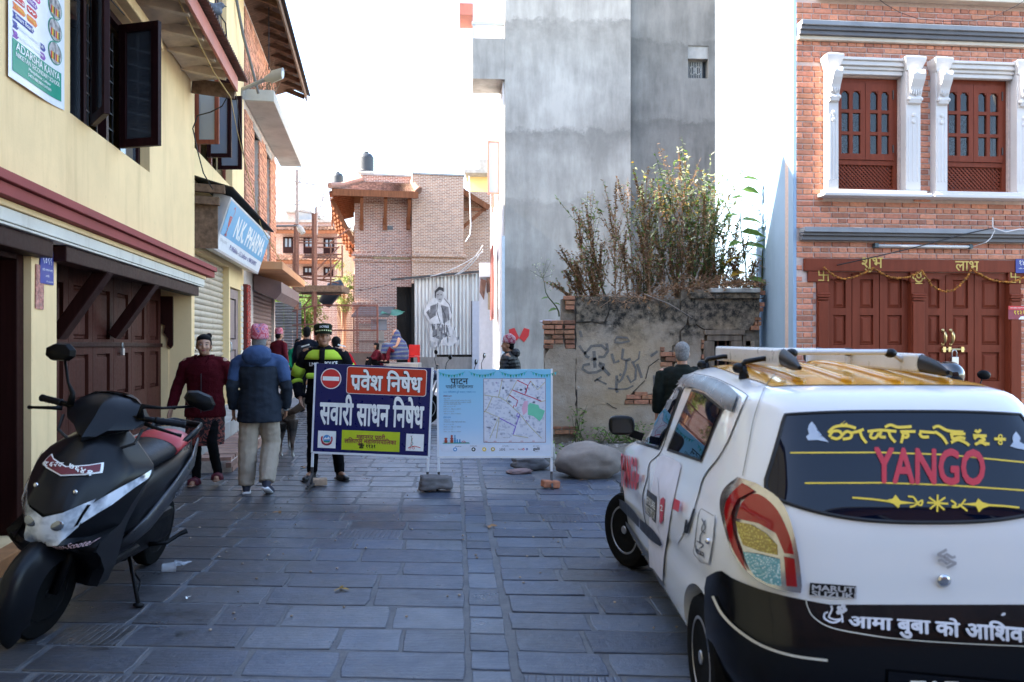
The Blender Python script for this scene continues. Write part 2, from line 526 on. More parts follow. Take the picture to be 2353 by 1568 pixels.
def sash(parent, name, w, h, loc, rotz, mf, mg, bar=.07, th=.04, cols=1, rows=1, hinge='L'):
 """glazed casement leaf: frame mesh with its pane as a sub-part; x runs from the hinge"""
 s = 1 if hinge == 'L' else -1
 f = MB()
 X = lambda a, b: (min(a * s, b * s), max(a * s, b * s))
 for a, b, c, d in ((0, bar, 0, h),(w - bar, w, 0, h),(bar, w - bar, 0, bar),(bar, w - bar, h - bar, h)):
  p, q = X(a, b); f.box(p, q, -th / 2, th / 2, c, d)
 for i in range(1, cols):
  c = bar + (w - 2 * bar) * i / cols; p, q = X(c - .012, c + .012); f.box(p, q, -th * .3, th * .3, bar, h - bar)
 for j in range(1, rows):
  c = bar + (h - 2 * bar) * j / rows; p, q = X(bar, w - bar); f.box(p, q, -th * .29, th * .29, c - .012, c + .012)
 o = obj(name, f, mf, parent, loc=loc, rot=(0,0, rotz), bevel=.004)
 gl = MB(); p, q = X(bar, w - bar); gl.box(p, q, -.002,.002, bar, h - bar)
 obj('pane', gl, mg, o)
 return o
def boxes(name, bs, mats, parent, bevel=0):
 for b in bs: obj(name, MB().box(*b), mats, parent, bevel=bevel)
def slat_shutter(parent, x0, x1, z0, z1, y, mat, pitch=.095):
 """roller shutter: every slat a part"""
 n = max(1, round((z1 - z0) / pitch)); hh = (z1 - z0) / n
 prof = [(.012,0),(-.004,.1 * hh),(-.016,.3 * hh),(-.02,.5 * hh),(-.016,.7 * hh),(-.004,.86 * hh),(.012,.88 * hh),(.012,.995 * hh)]
 mb = MB(); mb.xprism(prof + [(.02,.995 * hh),(.02,0)],0, x1 - x0)
 me = mb.mesh('shutter_slat', mat)
 for i in range(n):
  link('shutter_slat', me, parent, (x0, y, z0 + i * hh))
def glass(name, col=(.02,.024,.028), rough=.04, trans=0.0, alpha=1):
 if name in _mats: return _mats[name]
 s = NT(name); s.set(col, rough, spec=.9)
 s.b.inputs['Transmission Weight'].default_value = trans
 s.b.inputs['IOR'].default_value = 1.5
 _mats[name] = s.m
 return s.m
# ------------------------------------------------------------------ materials shared by the houses
def plaster(name, col, stain=(.25,.2,.12), amt=.35, streak=True, rough=.9, bump=.25):
 s = NT(name)
 c = s.ramp(s.noise(1.1,6,.62),[(.3, tuple(x * .90 for x in col)),(.7, tuple(min(1, x * 1.06) for x in col))])
 st = s.ramp(s.noise(2.2,6,.65, stretch=(1.6,1.6,.22)),[(.52,0),(.78, amt)])
 c = s.mix(st, c, stain)
 sp = s.ramp(s.noise(14,6,.7),[(.64,0),(.74, amt * .8)])
 c = s.mix(sp, c, tuple(x * .55 for x in col))
 s.set(c, rough, spec=.25)
 s.bump(s.math('ADD', s.math('MULTIPLY', s.noise(35,6,.65),.5), s.noise(3,4)), bump, .012)
 return s.m
YEL = plaster('yellow_plaster', (.82,.585,.31),(.42,.27,.12),.42)
YEL2 = plaster('pale_yellow_plaster', (.82,.61,.32),(.40,.30,.18),.3)
REDBAND = plaster('dusty_red_paint', (.30,.075,.065),(.20,.075,.06),.5)
WHITEWASH = plaster('dirty_whitewash', (.66,.62,.54),(.28,.22,.16),.55)
def wood(name, col, rough=.45, var=.3, bump=.25, axis=(1.5,1.5,.12), coat=0):
 return M(name, col, rough, var, 14, bump, 30,0,.1, coat, 0, axis, .25, tuple(x * .35 for x in col))
DKWOOD = wood('dark_maroon_wood', (.022,.006,.005),.5)
DOORWOOD = wood('brown_door_paint', (.055,.016,.011),.55)
DARKFRAME = wood('very_dark_frame', (.020,.006,.007),.5)
PANE = glass('dim_pane', (.05,.058,.07),.06)
PANELIGHT = glass('bluish_frosted_pane', (.22,.25,.30),.25)
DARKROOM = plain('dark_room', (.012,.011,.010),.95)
OLDTIMBER = wood('weathered_timber', (.15,.10,.07),.85,.4,.5,(1,.2,1))
GREYBEAM = M('cream_painted_joist', (.62,.52,.39),.85,.2,4,.3,40, dirt=.5, dirtcol=(.2,.15,.1))
RUSTSHEET = M('brown_corrugated_sheet', (.16,.095,.075),.6,.35,5,0, dirt=.5, dirtcol=(.05,.035,.03))
REDFASCIA = M('salmon_fascia_paint', (.48,.15,.10),.6,.2,3,.2,40, dirt=.3, dirtcol=(.2,.1,.08))
BRICKM = M('small_brick', (.48,.22,.13),.85,.2,30,.3,70, rnd=.3, dirt=.25, dirtcol=(.12,.08,.06))
MORTAR = M('pale_mortar', (.52,.44,.38),.95,.18,25,.5,80)
CONC = M('weathered_concrete', (.33,.31,.285),.9,.2,3,.3,40, dirt=.55, dirtcol=(.10,.09,.08), stretch=(1,1,.4))
BLACKWIRE = plain('black_cable', (.012,.012,.013),.6)
YELWIRE = plain('yellow_cable', (.45,.30,.10),.6)
WHITEP = plain('white_print', (.82,.82,.80),.5)
BLACKP = plain('black_print', (.006,.006,.007),.5)
REDP = plain('red_print', (.58,.03,.03),.45)
BLUEP = plain('blue_print', (.02,.035,.25),.45)
YELP = plain('yellow_print', (.80,.55,.03),.45)
GREENP = plain('green_print', (.01,.25,.16),.45)
ORANGEP = plain('orange_print', (.75,.18,.03),.45)
PURPLEP = plain('purple_print', (.20,.05,.33),.45)
GREYP = plain('grey_print', (.30,.30,.32),.5)
SKINP = plain('photo_tone', (.35,.22,.16),.5)
def corrugated(mb, x0, x1, pts, pitch=.076, amp=.014, per=6):
 """sheet corrugated along x; pts = [(y, z) ...] down the slope"""
 n = int((x1 - x0) / pitch * per); k = len(pts) - 1
 up = Vector((0,-(pts[-1][1] - pts[0][1]),(pts[-1][0] - pts[0][0]))).normalized()
 if up.z < 0: up = -up
 def f(u, v):
  x = x0 + u * (x1 - x0); i = min(int(v * k), k - 1); t = v * k - i
  a = amp * math.sin(x / pitch * 2 * PI)
  y = pts[i][0] * (1 - t) + pts[i + 1][0] * t; z = pts[i][1] * (1 - t) + pts[i + 1][1] * t
  return (x, y + up.y * a, z + up.z * a)
 mb.grid(n, k, f)
 return mb
def brick_cells(x0, x1, z0, z1, bl, bh, joint, bond='english', phase=0, rn=RN):
 out = []; row = 0; z = z0
 while z < z1 - bh * .4:
  head = bond == 'english' and row % 2
  L = bl / 2 if head else bl
  x = x0 - ((L / 2 if (row % 2) else 0) + phase * L) if not bond == 'english' else x0 - (L * .25 if head else 0)
  while x < x1 - .01:
   a = max(x, x0); b = min(x + L - joint, x1)
   if b - a > .03: out.append((a, b, z, min(z + bh - joint, z1)))
   x += L
  z += bh; row += 1
 return out
_bc = {}
def brick_geo(mb, w, h, d, rn, o=(0,0,0)):
 def ring(y, ins, j=0):
  return [Vector((o[0] + sx * (w / 2 - ins) + rn.uniform(-j, j), o[1] + y, o[2] + sz * (h / 2 - ins) + rn.uniform(-j, j))) for sx, sz in ((-1,-1),(1,-1),(1,1),(-1,1))]
 mb.rings([ring(.02,0), ring(-d + .005,0,.0015), ring(-d, .005,.003)], caps=False)
 k = len(mb.v); mb.f.append([k - 4, k - 3, k - 2, k - 1]); mb.mi.append(0)
def lay_bricks(parent, cells, y, mat, nparts, order=None, d=.008, jit=.004, stuff='remaining_bricks', rn=None):
 rn = rn or random.Random(2)
 cells = sorted(cells, key=order) if order else cells
 for c in cells[:nparts]:
  w, h = c[1] - c[0], c[3] - c[2]
  key = (round(w, 2), round(h, 3), rn.randint(0,2), d)
  if key not in _bc:
   mb = MB(); brick_geo(mb, key[0], key[1], d, rn); _bc[key] = mb.mesh('brick', mat, fix=False)
  me = _bc[key]
  if me.materials[0] != mat:
   k2 = (*key, mat.name)
   if k2 not in _bc: _bc[k2] = me.copy(); _bc[k2].materials[0] = mat
   me = _bc[k2]
  link('brick', me, parent, ((c[0] + c[1]) / 2, y - rn.uniform(0, jit),(c[2] + c[3]) / 2),(0, rn.uniform(-.012,.012), rn.uniform(-.01,.01)))
 if cells[nparts:]:
  mb = MB()
  for c in cells[nparts:]:
   brick_geo(mb, c[1] - c[0], c[3] - c[2], d, rn, ((c[0] + c[1]) / 2, y - rn.uniform(0, jit),(c[2] + c[3]) / 2))
  obj(stuff, mb, mat, parent, kind='stuff', fix=False)
def hull(parent, x0, x1, y0, y1, z0, z1, mat, roof=None, name='rear_wall'):
 mb = MB()
 mb.box(x0, x1, y1 - .2, y1, z0, z1); mb.box(x0, x0 + .2, y0, y1 - .203, z0, z1); mb.box(x1 - .2, x1, y0, y1 - .203, z0, z1)
 obj(name, mb, mat, parent)
 mb = MB(); mb.box(x0 - .1, x1 + .1, y0, y1 + .1, z1 + .003, z1 + .15); obj('roof', mb, roof or CONC, parent)
# ------------------------------------------------------------------ yellow house, nearest on the left
DL = (-.1713,1)
W1 = Wall(-2.6,0, *DL)
LX = 1.01457
h1 = thing('yellow_house', 'yellow plastered house with dark brown shopfront and open casements, nearest on the left side', 'house', W1.loc, W1.rot)
xd0, xd1 = 4.2 * LX, W1.px(72)
xs0, xs1 = W1.px(130), W1.px(440)
xe = W1.px(447)
xw0, xw1 = W1.px(161), W1.px(344)
ZS = 2.34
mb = MB()
wall_mesh(mb, -1.5, xe, 0,9.3,0,.3,[(xd0, xd1,.12,2.3),(xs0, xs1,.05,2.32),(xw0, xw1,3.5,4.95)])
obj('wall', mb, YEL, h1)
gx = 10.4 * LX
mb = MB(); mb.prism([(-1.5,9.303),(xe, 9.303),(gx + .75,9.65),(gx, 10.5),(gx - 1.1,9.45)],0,.3); obj('gable', mb, YEL, h1)
hull(h1,-1.5, xe, .303,5,0,9.3, YEL)
# back of the shop recess
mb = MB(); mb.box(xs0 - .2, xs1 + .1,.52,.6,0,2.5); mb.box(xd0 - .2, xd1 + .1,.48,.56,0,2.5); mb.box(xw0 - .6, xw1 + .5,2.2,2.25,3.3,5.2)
obj('back_lining', mb, DARKROOM, h1)
mb = MB(); mb.box(xs1 - .003, xs1 + .2,.3,.518,0,2.4); obj('reveal', mb, YEL, h1)
# cornice in painted bands
cx0, cx1 = -1.5,11.66 * LX
for nm, y, z0, z1, m in (('upper_red_band', -.27,2.575,2.64, REDBAND),('lower_red_band', -.235,2.49,2.572, REDBAND),('yellow_band', -.17,2.445,2.487, YEL),('white_band', -.15,2.352,2.442, WHITEWASH),('soffit_board', -.14,2.33,2.349, WHITEWASH)):
 mb = MB(); e = cx1 - (.0 if 'red' in nm else .28)
 mb.box(cx0, e, y, -.002, z0, z1); obj(nm, mb, m, h1, bevel=.006)
mb = MB(); mb.bar((xs0 - .1,-.03,2.262),(xs1 - .05,-.03,2.262),.16,.13); obj('beam', mb, DKWOOD, h1, bevel=.008)
mb = MB(); mb.bar((2,-.03,2.262),(xd1 + .12,-.03,2.262),.16,.13); obj('beam', mb, DKWOOD, h1, bevel=.008)
# brown folding shop doors: leaves with raised panels
nleaf = 7; lw = (xs1 - .06 - xs0) / nleaf
for i in range(nleaf):
 a = xs0 + .03 + i * lw; mb = MB()
 zs = [.06,.84,.94,1.44,1.56,2.04,2.3]
 wall_mesh(mb, a + .004, a + lw - .004,.06,2.3,.40,.45,[(a + .13, a + lw - .13,.94,1.42),(a + .13, a + lw - .13,1.58,2.12)])
 lf = obj('door_leaf', mb, DOORWOOD, h1, bevel=.006)
 for z0, z1 in ((.94,1.42),(1.58,2.12)):
  mb = MB(); x0, x1 = a + .13, a + lw - .13
  q = lambda ins, y: [(x0 + ins, y, z0 + ins),(x1 - ins, y, z0 + ins),(x1 - ins, y, z1 - ins),(x0 + ins, y, z1 - ins)]
  mb.rings([q(0,.445), q(.012,.435), q(.03,.435), q(.05,.418)], caps=False); k = len(mb.v); mb.f.append([k - 4, k - 3, k - 2, k - 1]); mb.mi.append(0)
  obj('door_panel', mb, DOORWOOD, lf, fix=False)
for a, b in ((xs0 + .03, xs0 + 2.6),(xs0 + 2.4, xs1 - .05)):
 mb = MB(); mb.bar((a, .385,1.525),(b, .385,1.525 - (.02 if a > xs0 + 1 else 0)),.025,.05); obj('door_bar', mb, DKWOOD, h1, bevel=.004)
for px in (132,262):
 x, z = W1.pix(px, 769,.36)
 mb = MB(); mb.bar((x, .36, z - .02),(x, -.06,2.23),.11,.2,(1,0,0)); obj('brace', mb, DKWOOD, h1, bevel=.01)
# carved bracket at the far pier
mb = MB(); mb.prism([(-.02,2.19),(-.02,1.5),(-.05,1.46),(-.09,1.5),(-.08,1.6),(-.14,1.68),(-.12,1.78),(-.2,1.82),(-.24,1.92),(-.22,2.0),(-.32,2.06),(-.36,2.19)],-.04,.04, Matrix.Translation((xs1 - .01,.22,0)) @ Matrix.Rotation(rad(90),4, 'Z') @ Matrix.Rotation(rad(180),4, 'Z'))
obj('carved_bracket', mb, DKWOOD, h1)
# left door
a, b = xd0, xd1
mb = MB(); mb.box(b - .12, b - .003,.05,.3,.12,2.28); mb.box(a, b - .123,.05,.3,2.16,2.28); obj('door_frame', mb, DKWOOD, h1, bevel=.006)
mb = MB(); wall_mesh(mb, a, b - .125,.13,2.155,.22,.27,[(a + .4, b - .3,.3,.9),(a + .4, b - .3,1.05,2.0)]); dl = obj('door_leaf', mb, DOORWOOD, h1, bevel=.006)
boxes('door_panel', [(a + .42, b - .32,.235,.262,.32,.88),(a + .42, b - .32,.236,.262,1.07,1.98)], DOORWOOD, dl, .01)
mb = MB(); mb.box(a, b - .02,-.14,.3,-.02,.118); obj('door_sill', mb, M('ochre_step', (.38,.17,.06),.9,.25,8,.4), h1, bevel=.01)
# first-floor window: fixed pane, casements swung out over the street
mb = MB()
for x in (xw0 + .03, xw0 + .62, xw0 + 1.25, xw1 - .08): mb.box(x, x + .07,.1,.18,3.5,4.95)
mb.box(xw0 + .1, xw1 - .15,.105,.175,3.503,3.57); mb.box(xw0 + .1, xw1 - .15,.105,.175,4.88,4.947)
wf = obj('window_frame', mb, DARKFRAME, h1)
boxes('pane', [(xw0 + .1, xw0 + .62,.13,.135,3.57,4.88),(xw1 - .62, xw1 - .08,.13,.135,3.57,4.88)], PANE, wf)
mb = MB()
for i in range(7): mb.box(xw0 + .7, xw1 - .62,.2,.212,3.62 + i * .17,3.635 + i * .17)
for i in range(5): mb.box(xw0 + .8 + i * .25, xw0 + .812 + i * .25,.205,.218,3.57,4.85)
obj('window_grille', mb, plain('iron_grey', (.08,.08,.085),.5,.6), wf)
for (x, w, a, z) in ((W1.px(213),.53,-150,3.53),(W1.px(276),.47,-114,3.52)):
 sash(h1, 'window_sash', w, 1.25 if a < -90 else 1.36,(x, 0.0, z), rad(a), DARKFRAME, PANE, .085,.05)
mb = MB(); mb.prism([(xw0 - .1,4.96),(xw1 + .15,4.96),(xw1 + .05,5.08),(xw0 - .1,5.08)],-.12,-.002); obj('window_hood', mb, YEL, h1, bevel=.01)
# canopy: joists, boards, salmon fascia, corrugated sheet
c0, c1 = 4.6 * LX, 11.2 * LX
Y0 = 8.54
for k in range(-5,4):
 x = (Y0 + .7 * k) * LX + (.0)
 mb = MB(); mb.bar((x, 0,5.24),(x, -.58,5.14),.09,.11); obj('joist', mb, GREYBEAM, h1, bevel=.006)
mb = MB(); mb.bar((c0,-.3,5.262),(c1,-.3,5.262),.57,.02,(0,.17,1)); obj('soffit_boards', mb, GREYBEAM, h1)
mb = MB(); mb.bar((c0,-.62,5.2),(c1,-.62,5.2),.035,.2); obj('fascia_board', mb, REDFASCIA, h1, bevel=.004)
mb = MB(); corrugated(mb, c0, c1 + .25,[(0,5.44),(-.35,5.385),(-.74,5.325)],.09,.02); obj('corrugated_roof', mb, RUSTSHEET, h1, smooth=True)
mb = MB(); mb.bar((c1 - .01,-.02,5.15),(c1 - .01,-.6,5.1),.05,.2); obj('end_board', mb, OLDTIMBER, h1)
# ------------------------------------------------------------------ poster, plates and stickers on the yellow house
def on(W, y):
 return lambda u, v: W.w(u, y, v)
P0, P1 = W1.px(12), W1.px(145)
pw = P1 - P0
po = thing('school_poster', 'white and green school poster hung on the yellow wall', 'poster', W1.w(P0,0,3.42))
po.rotation_euler = (0,0, W1.rot)
def pf(y): return lambda u, v: Vector((u * pw, y - .01 * math.sin(u * 5) , v * .58 + .06 * u - .02 * math.sin(u * 3)))
def psheet(parent, u0, u1, v0, v1, m, name, y):
 mb = MB(); f = pf(y); mb.grid(8,4, lambda a, b: f(u0 + a * (u1 - u0), v0 + b * (v1 - v0))); return obj(name, mb, m, parent, fix=False)
psheet(po, 0,1,0,1.6, plain('poster_white', (.74,.74,.76),.35), 'sheet', -.02)
psheet(po, .05,.93,.10,.50, GREENP, 'green_band', -.023)
for s_, u, v, h, w in (('ADARSHA KANYA', .49,.43,.105,.80),('NIKETAN SECONDARY SCHOOL', .49,.325,.06,.80),('Mangalbazar, Lalitpur', .49,.245,.05,.42),('5421488,9841247699', .49,.175,.045,.44)):
 text(s_, pf(-.026), WHITEP, po, u, v, h, w, .01)
for i, (s_, u0, u1, m, c) in enumerate((('And Sports Activities', .05,.60, PURPLEP, WHITEP),('Robotics, Computer Lab', .05,.60, BLUEP, WHITEP),('Smart Board', .05,.38, BLUEP, WHITEP),('Classes run by:', .05,.44, ORANGEP, YELP),('Law', .05,.44, REDP, WHITEP),('Economics', .05,.44, PURPLEP, WHITEP),('Studies', .05,.5, plain('pink_print', (.65,.06,.25)), WHITEP))):
 v = .56 + i * .115
 f = pf(-.023); patch([(u0, v - .045),(u1 - .03, v - .045),(u1, v),(u1 - .03, v + .045),(u0, v + .045),(u0 + .02, v)], f, m, po, 'ribbon')
 text(s_, pf(-.026), c, po, (u0 + u1) / 2, v, .055,(u1 - u0) * .8,.005)
for v in (.73,1.05,1.36):
 patch([(.80 + .145 * math.cos(a * PI / 12), v + .16 * math.sin(a * PI / 12)) for a in range(24)], pf(-.0225), GREENP, po, 'photo_rim')
 patch([(.80 + .132 * math.cos(a * PI / 12), v + .147 * math.sin(a * PI / 12)) for a in range(24)], pf(-.0245), M('photo_print_tone', (.34,.31,.30),.5,.9,16), po, 'photo_print')
 for k in range(7):
  u = .72 + k * .026
  patch([(u - .012, v - .1),(u + .012, v - .1),(u + .01, v + .0),(u - .01, v + .0)], pf(-.026),[REDP, YELP, BLACKP, SKINP][k % 4], po, 'printed_figure')
# address plate
x, z = W1.pix(105,614)
pl = thing('address_plate', 'blue enamel house number plate on the yellow pier', 'sign', W1.w(x, -.004, z), W1.rot)
mb = MB(); mb.box(-.13,.13,-.008,.0,-.135,.135); obj('plate', mb, BLUEP, pl, bevel=.003)
text('१४११', flat(-.0105), WHITEP, pl, 0,.06,.08,.17); text('शहीद राजमान मार्ग', flat(-.0105), WHITEP, pl, 0,-.025,.028,.2); text('लगनखेल', flat(-.0105), WHITEP, pl, 0,-.07,.02,.07); text('ललितपुर महानगरपालिका', flat(-.0105), WHITEP, pl, .04,-.115,.016,.13)
x, z = W1.pix(89,660)
tk = tag(obj('paper_talisman', MB().box(-.075,.075,-.006,0,-.17,.17), M('faded_red_print', (.42,.17,.13),.8,.7,40, dirt=.5, dirtcol=(.6,.5,.4)), loc=W1.w(x, -.004, z), rot=(0,.03, W1.rot)), 'faded red and white paper charm pasted under the blue plate', 'paper')
x, z = W1.pix(8,640,.22)
st = thing('helpline_sticker', 'red and black helpline sticker on the brown left door', 'sticker', W1.w(x, .215, z), W1.rot)
mb = MB(); mb.box(-.14,.14,-.003,0,-.17,.17); obj('sheet', mb, BLACKP, st)
patch([(-.14,.08),(.14,.08),(.14,.17),(-.14,.17)], flat(-.005), REDP, st, 'red_strip'); patch([(-.14,-.17),(.14,-.17),(.14,-.08),(-.14,-.02)], flat(-.005), WHITEP, st, 'white_strip')
text('११३१', flat(-.006), YELP, st, 0,.02,.09,.22,.01)
# padlock on the shop door bar
def padlock(name, label, loc, rotz, s=1):
 t = thing(name, label, 'padlock', loc, rotz)
 mb = MB(); mb.box(-.035 * s, .035 * s, -.015 * s, .015 * s, -.11 * s, -.03 * s); obj('body', mb, plain('steel', (.5,.5,.5),.35,.9), t, bevel=.004)
 mb = MB(); mb.tube([(-.024 * s, 0,-.03 * s),(-.024 * s, 0,.01 * s),(-.015 * s, 0,.03 * s),(0,0,.037 * s),(.015 * s, 0,.03 * s),(.024 * s, 0,.01 * s),(.024 * s, 0,-.03 * s)],.006 * s, 6); obj('shackle', mb, plain('steel', (.5,.5,.5),.35,.9), t, smooth=True)
 return t
x, z = W1.pix(278,803,.38)
padlock('padlock', 'steel padlock hanging on the bar of the brown shop doors', W1.w(x, .36, z + .04), W1.rot)
# pigeon on the canopy edge
pg = thing('pigeon', 'grey pigeon sitting on the edge of the corrugated canopy', 'bird', at(481,20,9.35), rad(20))
mb = MB()
mb.ball((0,0,0),.15,.075,.075,12,8, Matrix.Rotation(rad(8),4, 'Y')); mb.ball((.13,0,.055),.042,.036,.04,10,7); mb.tube([(.07,0,.02),(.12,0,.05)],[.055,.04],8); mb.tube([(-.1,0,-.01),(-.24,0,-.03)],[(.05,.02),(.04,.008)],8)
ob = obj('body', mb, M('pigeon_grey', (.10,.11,.13),.7,.5,30), pg, smooth=True)
rm = ob.modifiers.new('r', 'REMESH'); rm.mode = 'VOXEL'; rm.voxel_size = .012; rm.use_smooth_shade = True
mb = MB(); mb.tube([(.165,0,.055),(.195,0,.047)],[.01,.002],6); obj('beak', mb, BLACKP, pg)
mb = MB(); mb.tube([(0,.025,-.06),(.01,.025,-.11)],.007,5); mb.tube([(0,-.025,-.06),(.01,-.025,-.11)],.007,5); obj('legs', mb, plain('pigeon_feet', (.35,.1,.1)), pg)
# ------------------------------------------------------------------ second house: pharmacy
W2 = Wall(-2.75,0, *DL)
h2 = thing('pharmacy_house', 'pale yellow house with a closed roller shutter behind the pharmacy sign', 'house', W2.loc, W2.rot)
xa, xb = 11.47 * LX, 16.62 * LX
ZP = .40
xk0, xk1, xk2, xk3 = 11.8 * LX, W2.px(526), W2.px(529), W2.px(553)
v0, v1 = 12.08 * LX, 15.3 * LX
mb = MB(); wall_mesh(mb, xa, xb, 0,9.0,0,.3,[(xk0, xk1, ZP, 2.95),(xk2, xk3, ZP, 2.6),(v0, v1,4.5,5.95),(13.6 * LX, 14.7 * LX, 6.5,8.1)]); obj('wall', mb, YEL2, h2)
hull(h2, xa, xb, .303,5,0,9.0, YEL2)
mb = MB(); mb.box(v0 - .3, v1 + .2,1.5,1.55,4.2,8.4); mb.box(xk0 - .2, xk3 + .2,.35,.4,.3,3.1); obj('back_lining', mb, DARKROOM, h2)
SHUT1 = M('cream_shutter', (.46,.39,.29),.55,.12,4,0, dirt=.6, dirtcol=(.20,.13,.08), stretch=(3,3,.5))
slat_shutter(h2, xk0, xk1, ZP, 2.95,.12, SHUT1,.1)
GD = M('mauve_grey_door', (.22,.16,.15),.6,.2,6,.2)
mb = MB(); wall_mesh(mb, xk2 + .02, xk3 - .02, ZP, 2.58,.05,.12,[(xk2 + .25, xk3 - .25,.6,1.4),(xk2 + .25, xk3 - .25,1.6,2.4)]); d2 = obj('side_door', mb, GD, h2, bevel=.006)
boxes('door_panel', [(xk2 + .27, xk3 - .27,.075,.11,.62,1.38),(xk2 + .27, xk3 - .27,.075,.11,1.62,2.38)], GD, d2,.012)
mb = MB(); mb.tube([(xk2 + .15,.02,1.35),(xk2 + .15,.0,1.4),(xk2 + .15,.0,1.5),(xk2 + .15,.02,1.55)],.012,6); obj('door_handle', mb, plain('steel', (.5,.5,.5)), d2)
cells = brick_cells(xk3 + .03, xb - .12, ZP + .02,2.7,.3,.11,.02, 'run')
lay_bricks(h2, cells, -.002, plain('white_painted_brick', (.62,.58,.5),.8),60)
mb = MB(); mb.box(xb - .11, xb + .28,-.09,-.003, ZP, 2.75); rp_ = obj('red_pilaster', mb, plain('red_grout', (.12,.01,.008),.5), h2)
cells = brick_cells(xb - .11, xb + .28, ZP + .01,2.74,.39,.12,.012, 'run'); cells += []
lay_bricks(h2, cells, -.091, plain('glossy_red_tile', (.36,.02,.012),.25,0,.6),60, stuff='remaining_tiles')
# window with three sashes swung out over the street
mb = MB(); mb.box(v0, v1,.12,.17,4.5,4.57)
for x in (v0, v0 + .95, v0 + 1.9, v1 - .07): mb.box(x, x + .07,.121,.169,4.573,5.94)
obj('window_frame', mb, wood('reddish_frame', (.18,.055,.035),.5), h2)
for Yh, w, m in ((12.12,.37, wood('reddish_frame', (.16,.05,.035),.5)),(13.0,.40, DARKFRAME),(13.9,.42, DARKFRAME)):
 sash(h2, 'window_sash', w, 1.28,(Yh * LX, 0,4.56), rad(-100), m, PANELIGHT, .065,.045)
mb = MB(); mb.box(13.6 * LX, 14.7 * LX, .08,.14,6.5,8.1); wf2 = obj('window_frame', mb, wood('tan_frame', (.22,.11,.06),.6), h2, bevel=.01)
boxes('pane', [(13.72 * LX, 14.1 * LX, .07,.078,6.65,7.95),(14.2 * LX, 14.58 * LX, .07,.078,6.65,7.95)], PANE, wf2)
# raised plinth and brick step before the shutters
mb = MB(); mb.box(11.0 * LX, 22 * LX, -.62,-.003,-.05, ZP); pt = obj('plinth', mb, CONC, h2, bevel=.012)
stp = structure('brick_step', W2.rot, W2.loc)
mb = MB(); mb.box(9.3 * LX, 13.6 * LX, -1.02,-.63,-.05,.135); obj('step_core', mb, MORTAR, stp)
SBR = M('step_brick', (.30,.17,.125),.85,.2,20,.3,60, rnd=.3, dirt=.4)
mbx = MB(); mbx.box(0,.072,-.38,0,0,.05); me = mbx.mesh('brick', SBR)
for i in range(56): link('brick', me, stp, (9.31 * LX + i * .0775,-.632 + RN.uniform(-.008,.008),.128 + RN.uniform(-.003,.003)),(0,0, RN.uniform(-.02,.02)))
mbx = MB(); mbx.box(0,.2,-.012,.05,0,.058); me = mbx.mesh('brick', SBR)
for i in range(21):
 for j in range(2): link('brick', me, stp, (9.31 * LX + i * .207 - j * .1,-1.022,.004 + j * .064))
mb = MB(); mb.box(9.3 * LX + .06,11.0 * LX - .004,-.629,.29,-.05, ZP - .01); obj('upper_step', mb, CONC, stp, bevel=.012)
# sign box
sx0, sx1 = 12.0 * LX, 16.5 * LX
sg = thing('pharmacy_sign', 'blue and white lightbox shop sign tilted over the shutter', 'sign', W2.loc, W2.rot)
tilt = math.atan2(.25,.80)
sm = Matrix.Translation((sx0,-.30,2.95)) @ Matrix.Rotation(tilt, 4, 'X')
ALU = M('aluminium_sheet', (.55,.53,.52),.45,.12,3,.1,20,.5, dirt=.25)
SL = sx1 - sx0; SH = .84
mb = MB(); mb.box(0, SL, 0,.26,0, SH, sm); obj('sign_box', mb, ALU, sg, bevel=.008)
def sf(y): return lambda u, v: sm @ Vector((u, y, v))
mb = MB(); f = sf(-.004); mb.quad(f(.05,.04), f(SL - .05,.04), f(SL - .05, SH - .04), f(.05, SH - .04)); obj('white_face', mb, plain('sign_white', (.72,.74,.76),.35), sg, fix=False)
mb = MB(); f = sf(-.007); mb.quad(f(.05,.26), f(SL - .05,.26), f(SL - .05, SH - .04), f(.05, SH - .04)); obj('blue_face', mb, plain('sign_blue', (.10,.36,.58),.35), sg, fix=False)
text('N.K. PHARMA', sf(-.010), WHITEP, sg, .95,.51,.36, SL - 1.35,.03, 'L')
text('P. Walkhu - 12, Lalitpur  t. 9841243977', sf(-.010), BLUEP, sg, 1.0,.15,.11,2.9,.01, 'L')
text('NCDA Reg. No 2744/45', sf(-.010), GREYP, sg, .15,.18,.06,.55,0, 'L'); text('DDA Regd No.1077', sf(-.010), WHITEP, sg, SL - .9,.73,.05,.7,0, 'L')
REDS = plain('sign_red', (.55,.07,.06),.4)
strokes([([(.32,.58),(.5,.58),(.47,.48),(.43,.44),(.39,.44),(.35,.48),(.32,.58)],.03),([(.41,.44),(.41,.3),(.33,.29),(.49,.29)],.03),(arc(.48,.68,.07,-60,160,8),.02),([(.36,.40),(.47,.37),(.36,.34),(.46,.31)],.018)],.03, sf(-.010), REDS, sg, 'emblem')
patch([(.34,.56),(.49,.56),(.46,.48),(.42,.45),(.39,.45),(.36,.49)], sf(-.009), REDS, sg, 'emblem')
